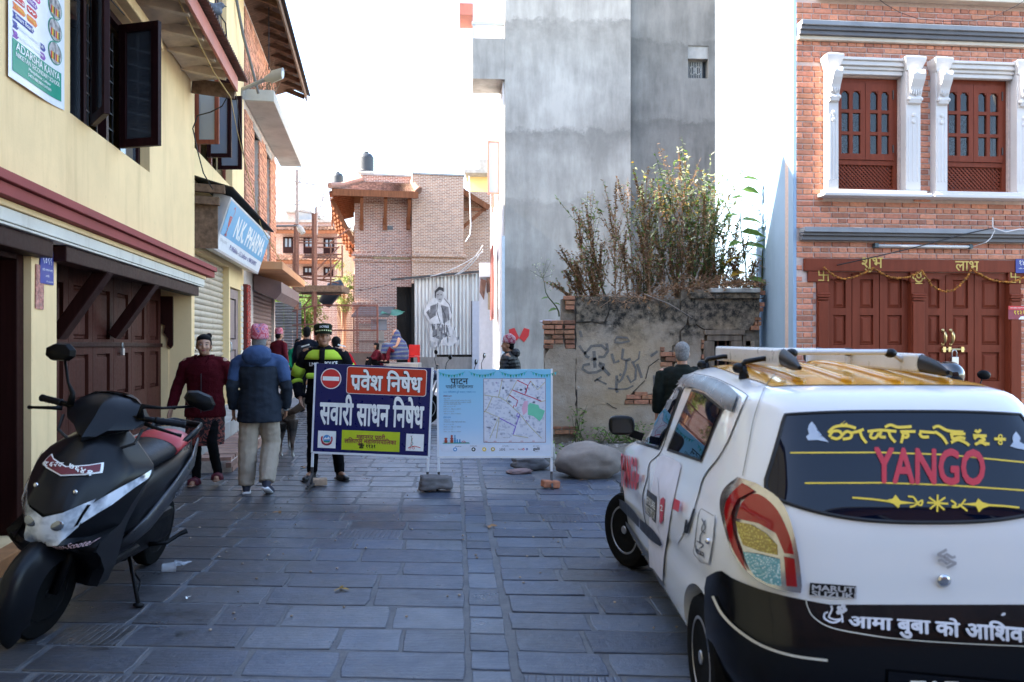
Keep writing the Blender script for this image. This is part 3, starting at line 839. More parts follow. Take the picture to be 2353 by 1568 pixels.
# small tin roof behind the sign
aw = thing('shop_awning', 'black corrugated tin awning on old timbers above the pharmacy sign', 'awning', W2.loc, W2.rot)
mb = MB(); corrugated(mb, 11.75 * LX, 16.5 * LX, [(0,4.02),(-.3,3.93),(-.62,3.84)],.07,.016); obj('corrugated_sheet', mb, M('black_tin', (.035,.033,.033),.6,.3,6), aw, smooth=True)
for z, y0, y1 in ((3.84,-.02,-.5),(3.66,-.02,-.42)):
 mb = MB(); mb.bar((11.8 * LX, y0, z),(11.8 * LX, y1, z - .02),.1,.12); obj('timber', mb, OLDTIMBER, aw, bevel=.008)
mb = MB(); mb.box(11.85 * LX, 11.9 * LX, -.38,-.02,2.95,3.6); obj('side_board', mb, OLDTIMBER, aw)
# ------------------------------------------------------------------ third house: brick shop-house with slab and deep eaves
h3 = thing('brick_shophouse', 'brick house with projecting concrete slab and deep timber eaves beyond the pharmacy', 'house', W2.loc, W2.rot)
xa3, xb3 = 16.66 * LX, 21.9 * LX
wn3 = [(17.98 * LX, 18.75 * LX, 3.6,6.3),(20.05 * LX, 20.7 * LX, 3.6,6.3)]
k0, k1 = W2.px(583), W2.px(631)
mb = MB(); wall_mesh(mb, xa3, xb3,0,8.7,.01,.3, wn3 + [(k0, k1, ZP, 2.75)]); obj('wall', mb, MORTAR, h3)
hull(h3, xa3, xb3,.303,5,0,8.7, MORTAR)
cl = []
for a, b, c, d in ((xa3 + .05, wn3[0][0],3.3,6.45),(wn3[0][1], wn3[1][0],3.3,6.45),(wn3[1][1], xb3,3.3,6.45),(xa3 + .05, xb3,6.85,8.6)):
 cl += brick_cells(a, b, c, d, .24,.085,.014, 'run')
lay_bricks(h3, cl, .008, BRICKM, 300, lambda c: c[0] + abs(c[2] - 4.5) * .1,.022,.012)
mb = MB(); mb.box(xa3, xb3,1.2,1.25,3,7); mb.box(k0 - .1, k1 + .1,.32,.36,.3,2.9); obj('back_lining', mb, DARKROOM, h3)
for a, b, c, d in wn3:
 mb = MB(); wall_mesh(mb, a, b, c, d, .12,.18,[(a + .08, b - .08, c + .08, c + 1.0),(a + .08, b - .08, c + 1.12, d - .08)]); f3 = obj('window_frame', mb, wood('grey_brown_frame', (.13,.10,.08),.7), h3)
 boxes('pane', [(a + .08, b - .08,.14,.15, c + 1.12, d - .08),(a + .08, b - .08,.14,.15, c + .08, c + 1.0)], PANE, f3)
 mb = MB(); mb.box(a - .25, b + .25,-.03,.12, d, d + .16); obj('lintel', mb, CONC, h3)
mb = MB(); mb.box(16.7 * LX, 23.0 * LX, -.60,.0,6.62,6.86); obj('projecting_slab', mb, M('slab_concrete', (.42,.40,.36),.9,.15,2,.2,40, dirt=.45, dirtcol=(.06,.05,.04)), h3, bevel=.01)
mb = MB(); mb.box(16.9 * LX, 22.3 * LX, -.75,.0,3.1,3.27); obj('lower_slab', mb, plaster('orange_plaster', (.55,.27,.13),(.2,.14,.1),.5), h3, bevel=.01)
SH2 = M('brown_shutter', (.20,.12,.10),.55,.15,4,0, dirt=.4, stretch=(3,3,.5))
slat_shutter(h3, k0, k1, ZP, 2.75,.1, SH2,.105)
mb = MB(); mb.xprism([(-.02,3.08),(-.02,2.72),(-.5,2.5),(-.62,2.66),(-.62,2.9)], k0 - .15, k1 + .3); obj('shutter_hood', mb, M('brown_sheet_metal', (.17,.105,.095),.45,.15,4,0,20,.3), h3)
ROOFW = wood('eave_boards', (.11,.06,.038),.8,.5,.4,(.3,1.5,1))
e0, e1 = 14.6 * LX, 23.4 * LX
mb = MB(); mb.bar((e0,-.25,8.95),(e1,-.25,8.95),.95,.03,(0,.35,1)); obj('eave_boards', mb, ROOFW, h3)
for i in range(13):
 x = e0 + .1 + i * .72; mb = MB(); mb.bar((x, .12,9.0),(x, -.66,8.72),.09,.12); obj('rafter', mb, ROOFW, h3)
mb = MB(); mb.bar((e0,-.7,8.74),(e1,-.7,8.74),.04,.16); obj('fascia_board', mb, OLDTIMBER, h3)
mb = MB(); corrugated(mb, e0 - .1, e1 + .2,[(.6,9.42),(-.1,9.15),(-.8,8.86)],.09,.02); obj('corrugated_roof', mb, M('dark_tin', (.08,.06,.055),.6,.3,5), h3, smooth=True)
mb = MB(); rp = random.Random(4)
for i in range(90):
 x = 16.72 * LX + rp.random() * .9; p = Vector((x, -.58 + rp.random() * .5,6.86)); q = p + Vector((rp.uniform(-.2,.2), rp.uniform(-.25,.1), rp.uniform(.1,.7)))
 mb.tube([p, (p + q) / 2 + Vector((0,0,.05)), q],[.006,.004,.002],4)
tag(obj('dry_weeds', mb, M('dry_weed', (.14,.10,.06),.9,.3), loc=W2.loc, rot=(0,0, W2.rot)), kind='stuff')
# street lamp on the corner
lp = thing('street_lamp', 'grey LED street lamp on a bent arm at the house corner', 'street lamp', (0,0,0))
a = at(557,228,15.6); b = at(558,205,15.6); c = at(612,182,14.9); d = at(650,168,14.5)
mb = MB(); mb.tube([a, b, c],.04,8); obj('arm', mb, plain('lamp_grey', (.35,.34,.32),.5), lp, smooth=True)
mb = MB(); mb.tube([c, c.lerp(d, .3), c.lerp(d, .35), d],[(.05,.06),(.06,.08),(.05,.12),(.035,.1)],10); obj('head', mb, plain('lamp_grey', (.35,.34,.32)), lp, auto=40)
mb = MB(); e = c.lerp(d, .42); mb.tube([e + Vector((0,0,-.03)), d + Vector((0,0,-.03))],[(.02,.09),(.02,.08)],8); obj('lens', mb, plain('lamp_lens', (.75,.76,.78),.2), lp)
# unseen house added behind the brick shophouse to keep the far street in shade
hs_ = thing('unseen_shade_house', 'plain brick house set back behind the brick shophouse', 'house', (-10.2,24,0), rad(96))
mb = MB(); mb.box(0,15,0,6,0,11.5); obj('wall', mb, MORTAR, hs_); mb = MB(); mb.box(-.4,15.4,-.4,6.4,11.502,11.7); obj('roof', mb, CONC, hs_)
# the brick house across the street, behind the viewpoint: it shuts off the low sky and shows in the taxi's rear window
ho = thing('opposite_house', 'red brick house across the street facing the taxi rear window', 'house', (15,-8.5,0), rad(180))
mb = MB(); wall_mesh(mb, 0,32,0,9.5,0,.3,[(1.5 + i * 3,2.9 + i * 3, z, z + 1.5) for i in range(10) for z in (1,4,6.9)]); obj('wall', mb, M('opposite_brick', (.26,.12,.08),.9,.3,8), ho); mb = MB(); mb.box(0,32,.7,.75,0,9.4); obj('back_lining', mb, DARKROOM, ho)
mb = MB(); mb.box(-.3,32.3,-.6,6,9.503,9.7); obj('roof', mb, CONC, ho); mb = MB()
for i in range(10):
 for z in (1,4,6.9):
  for x in (1.5,2.17,2.83): mb.box(x + i * 3, x + .07 + i * 3,.1,.16, z, z + 1.5)
obj('window_mullions', mb, WHITEWASH, ho)
hq = thing('corner_house', 'tall plain plastered house beside the viewpoint on the left', 'house', (-2.3,-1.6,0), rad(180 + 99.7)); mb = MB(); mb.box(-7,0,-5,0,0,9.4); hq.rotation_euler = (0,0, W1.rot); hq.location = W1.w(-9,0,0); mb = MB(); mb.box(0,7.4,0,5,0,9.4); obj('wall', mb, YEL, hq); mb = MB(); mb.box(-.1,7.4,-.4,5.1,9.402,9.6); obj('roof', mb, CONC, hq)
# ------------------------------------------------------------------ brick house on the right
W4 = Wall(3.74,10.5,1,.095)
Z5 = lambda x, y: (1778.4 + .2443 * x, .2443 * y)
Z9 = lambda x, y: (1778.4 + .2443 * x, 488.2 + .2443 * y)
def q5(x, y, off=0): return W4.pix(*Z5(x, y), off)
def q9(x, y, off=0): return W4.pix(*Z9(x, y), off)
MORT4 = M('pink_mortar', (.58,.45,.39),.95,.12,25,.3,80)
h4 = thing('brick_house', 'red brick house with white pilastered windows and brown panelled doors on the right', 'house', W4.loc, W4.rot)
WHITEM = plaster('white_moulding', (.64,.62,.60),(.45,.42,.38),.3, bump=.1, rough=.6)
REDWOOD = wood('red_brown_paint', (.19,.043,.022),.42,.14,.12)
GREYCOR = M('grey_cornice_paint', (.24,.255,.275),.6,.15,3,.15,30, dirt=.35)
GREYDARK = M('dark_grey_moulding', (.13,.13,.14),.6,.15,3,.1)
CREAM = M('cream_strip', (.62,.55,.44),.8,.1,4,.1)
BR4 = M('red_facade_brick', (.51,.205,.122),.75,.24,26,.35,45,0,.4,0,.3, None, .3,(.5,.38,.32))
xL = 0.0; xR = W4.px(2500)
# window openings
win = []
for (a, b, t, s_) in ((560,1180,718,1805),(1572,2208,733,1822)):
 x0, z1 = q5(a, t); x1, z0 = q5(b, s_); win.append((x0, x1, z0, z1))
dA = (q9(400,600)[0], q9(2310,600)[0]); zl1 = q9(1000,440)[1]; zl0 = q9(1000,560)[1]
mb = MB(); wall_mesh(mb, xL, xR, 0,8.8,0.01,.32, win + [(dA[0] + .05, dA[1] - .05,.0, zl0)]); obj('wall', mb, MORT4, h4)
mb = MB(); mb.box(.3, xR, 1.0,1.05,0,6); obj('back_lining', mb, DARKROOM, h4)
mb = MB(); mb.box(xL + .9, xR, 4.8,5,0,8.8); mb.box(xR - .2, xR, .323,4.797,0,8.8); obj('rear_wall', mb, MORTAR, h4)
mb = MB(); mb.box(xL + .8, xR + .1,-.1,5.1,8.81,8.95); obj('roof', mb, CONC, h4)
# plastered side wall running back from the corner
sd = Vector((.05,1)).normalized(); rel = math.atan2(sd.y, sd.x) - W4.rot
mb = MB(); mb.box(-.012,5.0,-.012,.03,0,8.8); obj('side_wall', mb, plaster('pale_blue_wash', (.30,.43,.57),(.2,.3,.42),.5, bump=.15), h4, loc=(-.0,.012,0), rot=(0,0, rel))
# cornices
def cor(zs, x0, ys, mats, nm):
 for (z0, z1), y, m in zip(zs, ys, mats):
  mb = MB(); mb.box(x0, xR, y, -.0, z0, z1); obj(nm, mb, m, h4, bevel=.006)
zz = lambda f, ys: [f(1200, y)[1] for y in ys]
a = zz(q5,(265,310,345,383,418))
cor([(a[1] + .002, a[0]),(a[2] + .002, a[1]),(a[3] + .002, a[2]),(a[4], a[3])], q5(215,300)[0],(-.16,-.13,-.1,-.06),(GREYCOR, GREYDARK, GREYDARK, CREAM), 'upper_cornice')
b = zz(q9,(165,212,240,278))
cor([(b[1] + .002, b[0]),(b[2] + .002, b[1]),(b[3], b[2])], q9(235,250)[0],(-.17,-.13,-.09),(GREYCOR, GREYDARK, GREYDARK), 'lower_cornice')
mb = MB(); mb.box(q5(400,0)[0], xR, -.14,0, q5(1200,26)[1], q5(1200,-20)[1]); obj('upper_sill', mb, CREAM, h4, bevel=.01)
# English-bond brickwork
pitch = .0743
cells = []
def region(x0, x1, z0, z1):
 for c in brick_cells(x0, x1, z0, z1,.245, pitch, .016): cells.append(c)
x1L = q5(450,900)[0]
region(0.012, xR, a[0] + .004, q5(1000,30)[1] - .0); region(0.012, xR, q5(800,598)[1], a[4] - .005)
zsill = q5(800,1888)[1]
region(.012, xR, b[0] + .004, zsill - .002)
region(.012, x1L + .02, zsill, q5(800,598)[1] - .01); region(q5(1318,0)[0], q5(1468,0)[0], zsill, q5(800,598)[1] - .01)
region(.012, xR, zl1 + .012, b[3] - .004)
region(.012, dA[0] - .01,.05, zl1); region(dA[1] + .02, xR, .05, zl1)
lx = q9(278,0)[0]
cells = [c for c in cells if not (c[1] > lx and c[0] < lx and c[3] > q9(0,650)[1] and c[2] < zl1)]
cells.sort(key=lambda c: 0 if c[3] > .8 else 1)
RN4 = random.Random(9)
lay_bricks(h4, cells, .008, BR4,300, lambda c: -(c[1] - c[0]) + (0 if c[3] > 1.6 else 5) + (2 if c[0] > 3.0 else 0),.010,.004)
# windows
def pilaster(parent, xa, xb, zb, zt, y=-.13):
 mb = MB(); mb.box(xa, xb, y, .0, zb, zt - .02)
 for i in range(3):
  x = xa + (xb - xa) * (.2 + .3 * i); mb.box(x - .011, x + .011, y - .006, y + .01, zb + .12, zt - .62)
 p = obj('pilaster', mb, WHITEM, parent, bevel=.006)
 mb = MB(); xc = (xa + xb) / 2; w = (xb - xa) / 2
 # scrolled console
 prof = [(-.09, zt - .02),(-.15, zt - .04),(-.17, zt - .1),(-.145, zt - .17),(-.10, zt - .25),(-.075, zt - .32),(-.06, zt - .36),(-.075, zt - .40),(-.06, zt - .45),(-.01, zt - .47),(0, zt - .02)]
 mb.xprism([(y + .02 + q[0], q[1]) for q in prof], xc - w * .85, xc + w * .85)
 for s in (-1,1):
  mb.ball((xc + s * w * .8, y - .035, zt - .40),.03,.03,.03,8,6); mb.ball((xc + s * w * .62, y - .12, zt - .08),.03,.04,.045,8,6)
 for i in range(5): mb.ball((xc + (i - 2) * w * .3, y - .055, zt - .32 + abs(i - 2) * .015),.014,.02,.05,6,5)
 for i in range(2): mb.ball((xc, y - .004, zt - .6 - i * .09),.03,.014,.03,6,5)
 obj('console', mb, WHITEM, p)
 mb = MB()
 def r(e, z): return [(xa - e, y - e - .02, z),(xb + e, y - e - .02, z),(xb + e, 0, z),(xa - e, 0, z)]
 mb.rings([r(0, zt - .02), r(.012, zt + .03), r(.035, zt + .09), r(.045, zt + .13), r(.045, zt + .15), r(-.02, zt + .19)]); obj('capital', mb, WHITEM, p)
def window(parent, x0, x1, z0, z1):
 zt = z1; mats = REDWOOD
 f = MB(); wall_mesh(f, x0 + .005, x1 - .005, z0, z1 - .004,.05,.13,[(x0 + .06, x1 - .06, z0 + .42, z1 - .07),(x0 + .06, x1 - .06, z0 + .05, z0 + .36)])
 fr = obj('window_frame', f, mats, parent, bevel=.005)
 # lattice below
 lt = MB(); la, lb, lz0, lz1 = x0 + .06, x1 - .06, z0 + .05, z0 + .36
 n = 15; st = (lb - la) / n
 for s in (-1,1):
  for i in range(-5, n + 6):
   p = [la + i * st, lz0]; q = [p[0] + s * (lz1 - lz0), lz1]
   # clip to panel
   pts = []
   for t in [k / 12 for k in range(13)]:
    X = p[0] + (q[0] - p[0]) * t
    if la - .001 <= X <= lb + .001: pts.append((X, lz0 + (lz1 - lz0) * t))
   if len(pts) > 1: lt.bar((pts[0][0],.085 + s * .004, pts[0][1]),(pts[-1][0],.085 + s * .004, pts[-1][1]),.02,.011,(0,1,0))
 obj('lattice', lt, mats, fr)
 mid = (x0 + x1) / 2
 for s, (a_, b_) in enumerate(((x0 + .062, mid - .003),(mid + .003, x1 - .062))):
  A, B = z0 + .425, z1 - .075; w = b_ - a_; cols = [(a_ + .065, a_ + w / 2 - .025),(a_ + w / 2 + .025, b_ - .065)]
  hh = (B - A - .08 - .1 - .09) / 3; rows = [A + .08 + i * (hh + .045) for i in range(3)]
  holes = [(c[0], c[1], r, r + hh) for c in cols for r in rows]
  m = MB(); wall_mesh(m, a_, b_, A, B, .03,.075, holes)
  for c in cols:   # scalloped heads of the top panes
   cx, cw = (c[0] + c[1]) / 2,(c[1] - c[0]) / 2; t = rows[2] + hh; pts = []
   top = [(-1,0),(-1,-.045),(-.75,-.03),(-.6,-.022),(-.5,-.006),(0,-.0),(.5,-.006),(.6,-.022),(.75,-.03),(1,-.045),(1,0)]
   m.prism([(cx + cw * u, t + v + .001) for u, v in top],.034,.07)
  sh = obj('casement', m, mats, fr, bevel=.004)
  for c in cols:
   for r in rows:
    g_ = MB(); g_.box(c[0], c[1],.055,.058, r, r + hh); obj('pane', g_, WPANE, sh)
  hx = (a_ + .004, a_ + .02) if s == 0 else (b_ - .02, b_ - .004); boxes('hinge', [(*hx, .018,.03, B - .2, B - .08),(*hx, .018,.03, A + .1, A + .2)], plain('dark_steel', (.08,.07,.07),.4,.7), sh)
 return fr
WPANE = glass('house_pane', (.02,.02,.022),.03,.0)
WPANE = NT('house_pane_clear'); WPANE.set((.015,.015,.018),.03, spec=.8); WPANE.b.inputs['Alpha'].default_value = .4; WPANE = WPANE.m
def curtain_mat():
 s = NT('patterned_curtain')
 n = s.noise(16,3,.6, dist=3.5)
 s.set(s.mix(s.ramp(n, [(.50,0),(.54,1)]),(.05,.02,.03),(.28,.29,.36)),.8)
 return s.m
CURT = curtain_mat()
for i, (x0, x1, z0, z1) in enumerate(win):
 window(h4, x0, x1, z0, z1)
 cm = MB();
 def cf(u, v, x0=x0, x1=x1, z0=z0, z1=z1):
  x = x0 + u * (x1 - x0) * .62; return (x, .26 + .03 * math.sin(u * 42) , z0 + v * (z1 - z0) * (.80 - .12 * math.sin(u * 3)))
 cm.grid(60,4, cf); obj('curtain', cm, CURT, h4, smooth=True)
pz = lambda zx, zy: q5(zx, zy)
for (pa, pb) in ((462,562),(1188,1325),(1466,1575),(2222,2340)):
 pilaster(h4, q5(pa, 0)[0], q5(pb, 0)[0], q5(700,1800)[1], q5(700,668)[1])
for (pa, pb) in ((565,1186),(1577,2220)):
 zt = q5(900,718)[1]
 for e, (y, za, zb) in enumerate(((-.06,0,.055),(-.085,.057,.10),(-.12,.102,.16),(-.145,.162,.20))):
  mb = MB(); mb.box(q5(pa, 0)[0], q5(pb, 0)[0], y, 0, zt + za, zt + zb); obj('entablature', mb, WHITEM, h4, bevel=.008)
for (pa, pb) in ((405,1405),(1425,2400)):
 zt = q5(900,1805)[1]
 mb = MB(); mb.box(q5(pa, 0)[0] + .04, q5(pb, 0)[0] - .04,-.15,.0, zt - .045, zt); obj('window_sill', mb, WHITEM, h4, bevel=.008)
 mb = MB(); mb.box(q5(pa, 0)[0], q5(pb, 0)[0],-.2,.0, zt - .095, zt - .047); obj('window_sill', mb, WHITEM, h4, bevel=.01)
# doors
t1 = q9(0,652)[1]
mb = MB(); mb.box(q9(278,0)[0], q9(2460,0)[0],-.03,.2, zl0 + .003, zl1); obj('lintel', mb, REDWOOD, h4, bevel=.006)
for a_, b_ in ((316,520),(1275,1415),(2195,2420)):
 mb = MB(); mb.box(q9(a_, 0)[0], q9(b_, 0)[0],-.022,.2, t1, zl0); obj('lintel_block', mb, REDWOOD, h4, bevel=.006)
for a_, b_ in ((400,507),(1284,1406),(2204,2312)):
 x0, x1 = q9(a_, 0)[0], q9(b_, 0)[0]; zc = q9(0,800)[1]
 mb = MB(); mb.box(x0, x1,-.02,.2,0, t1 - .003)
 po_ = obj('door_post', mb, REDWOOD, h4, bevel=.006)
 mb = MB(); mb.box(x0 + .01, x1 - .01,-.045,-.0201,0, zc - .05); mb.box(x0 + .005, x1 - .005,-.055,-.0202, zc - .03, zc - .005); mb.box(x0 - .01, x1 + .01,-.065,-.0203, zc + .004, zc + .03)
 mb.tube([(x0 - .005,-.05, zc + .045),(x1 + .005,-.05, zc + .045)],.018,8); obj('post_moulding', mb, REDWOOD, po_, bevel=.006)
def panel(parent, x0, x1, z0, z1, y):
 m = MB(); q = lambda i, yy: [(x0 + i, yy, z0 + i),(x1 - i, yy, z0 + i),(x1 - i, yy, z1 - i),(x0 + i, yy, z1 - i)]
 m.rings([q(0, y + .028), q(.012, y + .02), q(.02, y + .02), q(.05, y + .002)], caps=False); k = len(m.v); m.f.append([k - 4, k - 3, k - 2, k - 1]); m.mi.append(0)
 obj('door_panel', m, REDWOOD, parent, fix=False)
rows = [(620,895),(962,1246),(1320,1600),(1680,1960)]
for leaves, (ha, hb) in ((((507,754),(757,1014),(1018,1284)),(507,1284)),(((1406,1639),(1642,1909),(1913,2204)),(1406,2204))):
 for (a_, b_) in leaves:
  x0, x1 = q9(a_, 0)[0], q9(b_, 0)[0]
  ins = .09; zr = [(q9(0, r[1])[1], q9(0, r[0])[1]) for r in rows]
  m = MB(); wall_mesh(m, x0 + .003, x1 - .003,.04, zl0 - .0,.06,.11,[(x0 + .105, x1 - .105 + .02, p, q) for p, q in zr])
  lf = obj('door_leaf', m, REDWOOD, h4, bevel=.005)
  for p, q in zr: panel(lf, x0 + .105, x1 - .085, p, q, .065)
 # carved door head with lobes
 x0, x1 = q9(ha, 0)[0] + .003, q9(hb, 0)[0] - .003; zt = zl0 - .002; W = x1 - x0
 half = [(0,0),(0,-.20),(.03,-.2),(.05,-.17),(.09,-.175),(.12,-.14),(.17,-.155),(.22,-.15),(.24,-.10),(.29,-.045),(.36,-.025)]
 pts = [(x0 + u * W / 1.0 * .98, zt + v * .55) for u, v in half] + [(x1 - u * W * .98, zt + v * .55) for u, v in half[::-1]]
 m = MB(); m.prism(pts, .015,.055); obj('door_head', m, REDWOOD, h4)
BRASS = plain('brass', (.62,.47,.22),.3,.85)
GOLDP = plain('gold_letter', (.42,.28,.07),.4,.4)
ff = flat(-.036)
x, z = q9(912,492); text('शुभ', ff, GOLDP, h4, x, z - .005, None, .30,.012, name='letters')
x, z = q9(1800,507); text('लाभ', ff, GOLDP, h4, x, z, None, .34,.012, name='letters')
fb = flat(-.027)
for zx, zy in ((457,593),(2258,612)):
 x, z = q9(zx, zy); text('卐', fb, GOLDP, h4, x, z, .16,.15,.01, name='auspicious_mark')
x, z = q9(1352,600)
strokes([(arc(x, z - .03,.05,180,360,10),.022),(arc(x, z + .005,.03,0,360,10),.02),([(x - .07, z - .04),(x - .09, z - .01)],.018),([(x + .07, z - .04),(x + .09, z - .01)],.018),([(x, z + .04),(x, z + .085)],.02),([(x - .05, z - .1),(x + .05, z - .1)],.014),([(x - .04, z + .05),(x + .04, z + .05)],.014)],.02, fb, GOLDP, h4, 'pot_emblem')
for zx in (1611,1685):
 x, z0 = q9(zx, 1220); z1 = q9(zx, 1130)[1]
 mb = MB(); mb.tube([(x, .06, z0 - .02),(x, .01, z0),(x, .0, z0 + .04),(x, .0, z1 - .04),(x, .01, z1),(x, .06, z1 + .02)],[.014,.018,.026,.026,.018,.014],8); mb.lathe([(.022,0),(.022,.012)],10, Matrix.Translation((x, .048, z1 + .03)) @ Matrix.Rotation(rad(-90),4, 'X')); mb.lathe([(.022,0),(.022,.012)],10, Matrix.Translation((x, .048, z0 - .03)) @ Matrix.Rotation(rad(-90),4, 'X'))
 obj('door_handle', mb, BRASS, h4, smooth=True)
x0, z = q9(1592,1290); x1 = q9(1808,0)[0]
mb = MB(); mb.tube([(x0,.035, z),(x1,.035, z)],.014,8)
for zx in (1614,1665,1785):
 x = q9(zx, 0)[0]; mb.box(x - .02, x + .02,.02,.059, z - .035, z + .035)
obj('door_bolt', mb, BRASS, h4)
x, z = q9(1697,1330); padlock('padlock', 'steel padlock hanging on the brass bolt of the red-brown doors', W4.w(x, .0, z), W4.rot, 1.4)
# garland of marigolds, drawn along the lintel
def garland():
 t = thing('marigold_garland', 'dried orange marigold garland draped across the red-brown lintel', 'garland', W4.loc, W4.rot)
 pts = [(450,520),(500,575),(570,618),(640,630),(720,615),(800,585),(860,550),(905,530),(950,560),(1010,595),(1080,620),(1160,625),(1250,608),(1320,575),(1355,555),(1400,625),(1450,685),(1510,730),(1580,748),(1650,738),(1710,695),(1760,640),(1800,580),(1825,540),(1880,575),(1950,615),(2020,642),(2100,657),(2180,660),(2260,640),(2340,605),(2420,560)]
 P = [Vector((q9(*p)[0],-.075, q9(*p)[1])) for p in pts]
 rn = random.Random(8); mb = MB()
 for i in range(len(P) - 1):
  L = (P[i + 1] - P[i]).length; n = max(2, int(L / .022))
  for k in range(n):
   p = P[i].lerp(P[i + 1], k / n) + Vector((rn.uniform(-.006,.006), rn.uniform(-.01,.006), rn.uniform(-.006,.006)))
   mb.ball(p, rn.uniform(.014,.021), None, rn.uniform(.012,.018),6,4)
 obj('flowers', mb, M('dried_marigold', (.33,.13,.02),.9,.5,60, rnd=.45), t, kind='stuff')
 mb = MB(); mb.tube(P, .004,5); obj('string', mb, plain('string', (.3,.2,.1),.8), t)
garland()
# fluorescent tube, blue plate, sticker
x0, z = q9(920,316); x1, z2 = q9(1838,330)
ft = thing('tube_light', 'unlit white fluorescent tube fixed above the red-brown lintel', 'lamp', W4.w((x0 + x1) / 2,-.01, z), W4.rot)
w = (x1 - x0) / 2
mb = MB(); mb.box(-w + .04, w - .03,-.03,0,-.025,.02); obj('batten', mb, plain('tube_white', (.62,.63,.64),.4), ft, bevel=.003)
mb = MB(); mb.tube([(-w + .05,-.05,-.003),(w - .04,-.05,-.003)],.017,10); obj('tube', mb, plain('tube_glass', (.72,.73,.74),.25), ft, smooth=True)
boxes('end_cap', [(-w, -w + .055,-.07,0,-.03,.03),(w - .05, w, -.068,0,-.028,.028)], plain('tube_cap', (.06,.09,.10),.5), ft, .004)
x, z = q9(2345,508); hp = thing('address_plate', 'blue house number plate at the far right of the red-brown lintel', 'sign', W4.w(x, -.035, z), W4.rot)
mb = MB(); mb.box(-.14,.14,-.006,0,-.095,.095); obj('plate', mb, BLUEP, hp); text('१४१२', flat(-.0085), WHITEP, hp, 0,.04,.07,.18); text('शहीद राजमान मार्ग', flat(-.0085), WHITEP, hp, 0,-.035,.026,.2)
x, z = q9(2262,945); hs = thing('helpline_sticker', 'red and white helpline sticker on the right red-brown door post', 'sticker', W4.w(x, -.046, z), W4.rot)
mb = MB(); mb.box(-.125,.125,-.003,0,-.09,.09); obj('sheet', mb, plain('maroon_print', (.25,.03,.05)), hs)
patch([(-.125,.04),(.125,.04),(.125,.09),(-.125,.09)], flat(-.005), REDP, hs, 'red_strip'); patch([(.02,-.09),(.125,-.09),(.125,-.045),(.05,-.05)], flat(-.005), WHITEP, hs, 'white_strip')
text('११३१', flat(-.005), YELP, hs, .03,-.0,.055,.15,.01); text('लगनखेल महानगर', flat(-.0065), WHITEP, hs, 0,.065,.02,.2)
# ------------------------------------------------------------------ tall cement-rendered building
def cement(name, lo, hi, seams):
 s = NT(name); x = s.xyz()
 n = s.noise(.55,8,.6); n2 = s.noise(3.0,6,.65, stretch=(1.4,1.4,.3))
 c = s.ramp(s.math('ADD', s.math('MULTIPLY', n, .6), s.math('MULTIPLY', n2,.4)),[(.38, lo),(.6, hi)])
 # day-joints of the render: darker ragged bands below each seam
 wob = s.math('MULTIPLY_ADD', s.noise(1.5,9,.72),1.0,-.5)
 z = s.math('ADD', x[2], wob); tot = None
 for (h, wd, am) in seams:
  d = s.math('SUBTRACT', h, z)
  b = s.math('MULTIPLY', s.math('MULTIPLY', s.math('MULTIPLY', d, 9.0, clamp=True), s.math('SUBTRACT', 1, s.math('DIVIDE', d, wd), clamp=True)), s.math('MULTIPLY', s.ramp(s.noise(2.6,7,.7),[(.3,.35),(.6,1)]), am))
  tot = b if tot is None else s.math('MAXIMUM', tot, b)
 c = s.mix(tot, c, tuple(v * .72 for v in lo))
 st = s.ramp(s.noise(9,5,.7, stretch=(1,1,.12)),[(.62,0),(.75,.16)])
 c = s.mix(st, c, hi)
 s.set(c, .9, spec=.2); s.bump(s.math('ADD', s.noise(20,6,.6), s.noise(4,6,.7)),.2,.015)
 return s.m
WG = Wall(at(1160,0,20.0).x, 20.0,.998,.06)
hg = thing('cement_building', 'tall grey cement-rendered building with a barred window in the middle', 'building', WG.loc, WG.rot)
g1 = WG.px(1449); g2 = WG.px(1640)
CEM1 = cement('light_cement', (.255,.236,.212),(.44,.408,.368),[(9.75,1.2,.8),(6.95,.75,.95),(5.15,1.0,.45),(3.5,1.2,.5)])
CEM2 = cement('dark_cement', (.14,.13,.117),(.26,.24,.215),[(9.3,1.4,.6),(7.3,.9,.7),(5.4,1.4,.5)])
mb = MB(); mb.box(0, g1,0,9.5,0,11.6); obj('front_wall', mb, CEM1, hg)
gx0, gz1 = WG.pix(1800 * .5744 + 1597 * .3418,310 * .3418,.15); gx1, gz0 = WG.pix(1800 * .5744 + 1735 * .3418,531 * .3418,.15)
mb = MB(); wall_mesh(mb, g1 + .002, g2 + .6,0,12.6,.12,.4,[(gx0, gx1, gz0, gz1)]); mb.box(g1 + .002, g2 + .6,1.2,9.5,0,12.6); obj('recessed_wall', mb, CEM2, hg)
mb = MB(); mb.box(gx0 - .1, gx1 + .1,.41,.45, gz0 - .1, gz1 + .1); gw = obj('barred_window', mb, PANE, hg)
mb = MB()
fx0, fx1 = gx0 + .06, gx1 - .12
for i in range(9): x = fx0 + (fx1 - fx0) * i / 8; mb.bar((x, .3, gz0),(x, .3, gz1 - .3),.018,.018,(0,1,0))
for z in (gz0 + .5, gz0 + 1.15): mb.box(fx0, fx1,.305,.32, z, z + .03)
for cz, r in ((gz0 + .25,.13),(gz0 + .82,.22),(gz0 + 1.5,.13)):
 for s in (-1,1): mb.tube([((fx0 + fx1) / 2 + s * r * .6 + r * .5 * math.cos(t * .5),.29, cz + r * .8 * math.sin(t * .5)) for t in range(13)],.016,5, closed=False)
obj('grille', mb, plain('grille_grey', (.30,.28,.25),.6), gw)
mb = MB(); mb.box(gx0, gx1,.15,.4, gz1 - .32, gz1 - .004); obj('window_head', mb, CONC, hg)
